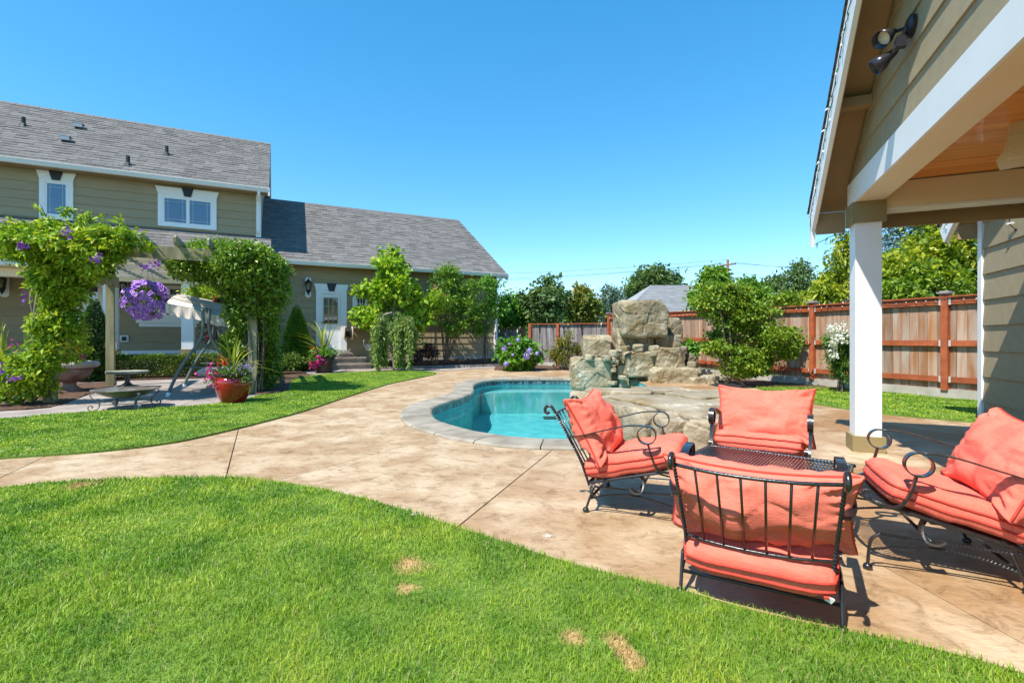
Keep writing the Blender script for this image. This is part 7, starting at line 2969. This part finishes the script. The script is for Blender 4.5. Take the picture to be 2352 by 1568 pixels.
pxtree('maple_tree', 'large yellow green maple seen between column and pool house', 'tree', 15.5, 2130,
       [(2010, 560, 2120, 690), (2080, 520, 2200, 640), (2160, 480, 2280, 620), (2150, 590, 2280, 695), (2040, 600, 2160, 700), (2120, 440, 2260, 540), (2230, 560, 2380, 700)], L_yel, 640, 26, 0.20, 0.17, trunk_r=0.16, nl=20, aspect=0.6, droop=0.35, shell=0.4)
pxtree('green_tree', 'deeper green broadleaf crown low beside the yellow maple', 'tree', 14.6, 2045, [(2015, 640, 2090, 700), (2060, 600, 2130, 690), (2150, 620, 2220, 690)], L_maple, 190, 24, 0.15, 0.15, trunk_r=0.08, nl=10, aspect=0.5, droop=0.4)
# blue spruce: tiers of drooping boughs
bs = thing('blue_spruce', 'tall blue green spruce behind the yellow maple', 'tree', (20.5, 24.5, 0))
P, D, rn = [], [], []
bmz = MB()
bmz.tube([(0, 0, -0.2), (0, 0, 5), (0, 0, 13)], [0.25, 0.18, 0.03], 8)
for k in range(240):
    z = 1.5 + 11.0 * (k / 240)
    a = k * 2.39996
    ln = 3.0 * (1 - (z - 1.0) / 12.6) + 0.2
    for q in range(26):
        t = 0.25 + 0.75 * q / 25
        c = Vector((ln * t * math.cos(a), ln * t * math.sin(a), z - 0.45 * ln * t * t + 0.2 * ln * t))
        for _ in range(3):
            P.append((c.x + random.gauss(0, .12), c.y + random.gauss(0, .12), c.z + random.gauss(0, .07)))
            D.append((math.cos(a) + random.gauss(0, .5), math.sin(a) + random.gauss(0, .5), -0.2 + random.gauss(0, .4)))
            rn.append(min(1, max(0, t * 0.6 + random.random() * 0.4)))
    bmz.tube([(0, 0, z), (ln * 0.8 * math.cos(a), ln * 0.8 * math.sin(a), z - 0.13 * ln)], 0.02, 4)
bmz.build('trunk', bark_m, bs)
P, D, rn = np.array(P), np.array(D), np.array(rn)
L = 0.26 * RNG.uniform(0.6, 1.3, len(P))
V, T, R = leaf_arrays(P, D, L, L * 0.22, rn)
link('crown', raw_mesh('crown', V, T, R, L_blue), bs)


# neighbouring houses over the fence
def neighbour(label, x0, x1, ye, xr0, xr1, yr, Y, dep):
    a, b = AT(x0, ye, Y), AT(x1, ye, Y)
    r0, r1 = AT(xr0, yr, Y + dep / 2), AT(xr1, yr, Y + dep / 2)
    o = Vector(((a.x + b.x) / 2, Y, 0))
    t = thing('neighbour_house', label, 'house', o)
    m = MB()
    m.span(Vector((a.x + 0.5, Y + 0.5, 0)) - o, Vector((b.x - 0.5, Y + dep - 0.5, a.z)) - o)
    m.build('wall', farwall_m, t)
    m = MB()
    c, d = Vector((b.x, Y + dep, a.z)), Vector((a.x, Y + dep, a.z))
    vs = [a - o, b - o, c - o, d - o, r0 - o, r1 - o]
    m.add(vs, [(0, 1, 5, 4), (2, 3, 4, 5), (0, 4, 3), (1, 2, 5), (0, 3, 2, 1)])
    r = m.build('roof', farroof_m, t)
    g = MB()
    g.bar(a - o + Vector((0, -0.05, -0.08)), b - o + Vector((0, -0.05, -0.08)), 0.10, 0.14)
    g.build('gutter', gutter_m, t)
    sm_ = MB()
    n = 26
    for i in range(n):
        f = (i + 0.5) / n
        p, q = (a - o).lerp(r0 - o, f), (b - o).lerp(r1 - o, f)
        sm_.bar(p + Vector((0, 0, 0.01)), q + Vector((0, 0, 0.01)), 0.12, 0.025)
    tag(sm_.build('shingle_courses', farroof_m, r), kind='stuff')
    return t


neighbour('grey hipped neighbour roof showing over the red fence', 1432, 1800, 719, 1494, 1700, 655, 33, 11)
neighbour('small distant grey roof right of the maple', 1735, 1850, 695, 1768, 1822, 672, 46, 8)

# utility pole and lines
up_ = thing('utility_pole', 'brown wooden utility pole with crossarm and wires beyond the trees', 'utility pole', (27.0, 60.5, 0))
MB().tube([(0, 0, -0.5), (0, 0, 11.0)], [0.20, 0.15], 10).build('pole', pole_m, up_)
MB().bar((-1.25, -0.5, 10.15), (1.25, 0.5, 10.55), 0.13, 0.16).build('crossarm', pole_m, up_)
for x in (-1.15, -0.6, 0.6, 1.15):
    MB().lathe([(0.05, 0), (0.07, 0.06), (0.03, 0.1), (0.06, 0.14), (0.001, 0.18)], 8, (x, x * 0.4, 10.43 + x * 0.16)).build('insulator', capgrey_m, up_)
MB().lathe([(0.001, 0), (0.25, 0.0), (0.25, 0.9), (0.18, 1.0), (0.001, 1.0)], 12, (0.42, -0.3, 7.8)).build('transformer', vent_m, up_)
for (dx, z0, ex, ey, ez, sag) in ((-1.15, 10.4, -78, 22, 12.4, 1.7), (-0.6, 10.5, -78, 22, 12.2, 1.9), (0, 11.0, -78, 22, 13.2, 1.6), (0.6, 10.6, 60, -6, 7.8, 0.8), (1.15, 10.7, 60, -5, 7.4, 1.0), (0, 9.0, -78, 20, 6.6, 1.2), (0, 8.6, -78, 20, 5.4, 1.0), (0.1, 9.4, 60, -8, 4.6, 0.8)):
    pts = []
    for i in range(25):
        t = i / 24
        pts.append((dx + (ex - dx) * t, dx * 0.4 + (ey - dx * 0.4) * t, z0 + (ez - z0) * t - sag * 4 * t * (1 - t)))
    MB().tube(pts, 0.016, 4).build('wire', dark_m, up_)
# grass and low growth beyond the fences, so the land does not end at them
fm_ = []
for i in range(26):
    x = -6 + i * 3.2
    y = 70 + 10 * math.sin(i * 1.7)
    fm_.append(((x * 1.6, y - 80, 2.2 + 1.6 * math.sin(i * 2.3)), (4.5, 3, 3.0 + 1.2 * math.sin(i * 1.1))))
fw = link('distant_wood', None, None, (0, 80, 0))
fo_, _ = foliage('wood', None, L_far, fm_, 1500, 16, 0.7, 0.75, aspect=0.6)
fo_.name = 'distant_wood'
fo_.location = (0, 80, 0)
bpy.data.objects.remove(fw)
tag(fo_, kind='stuff')
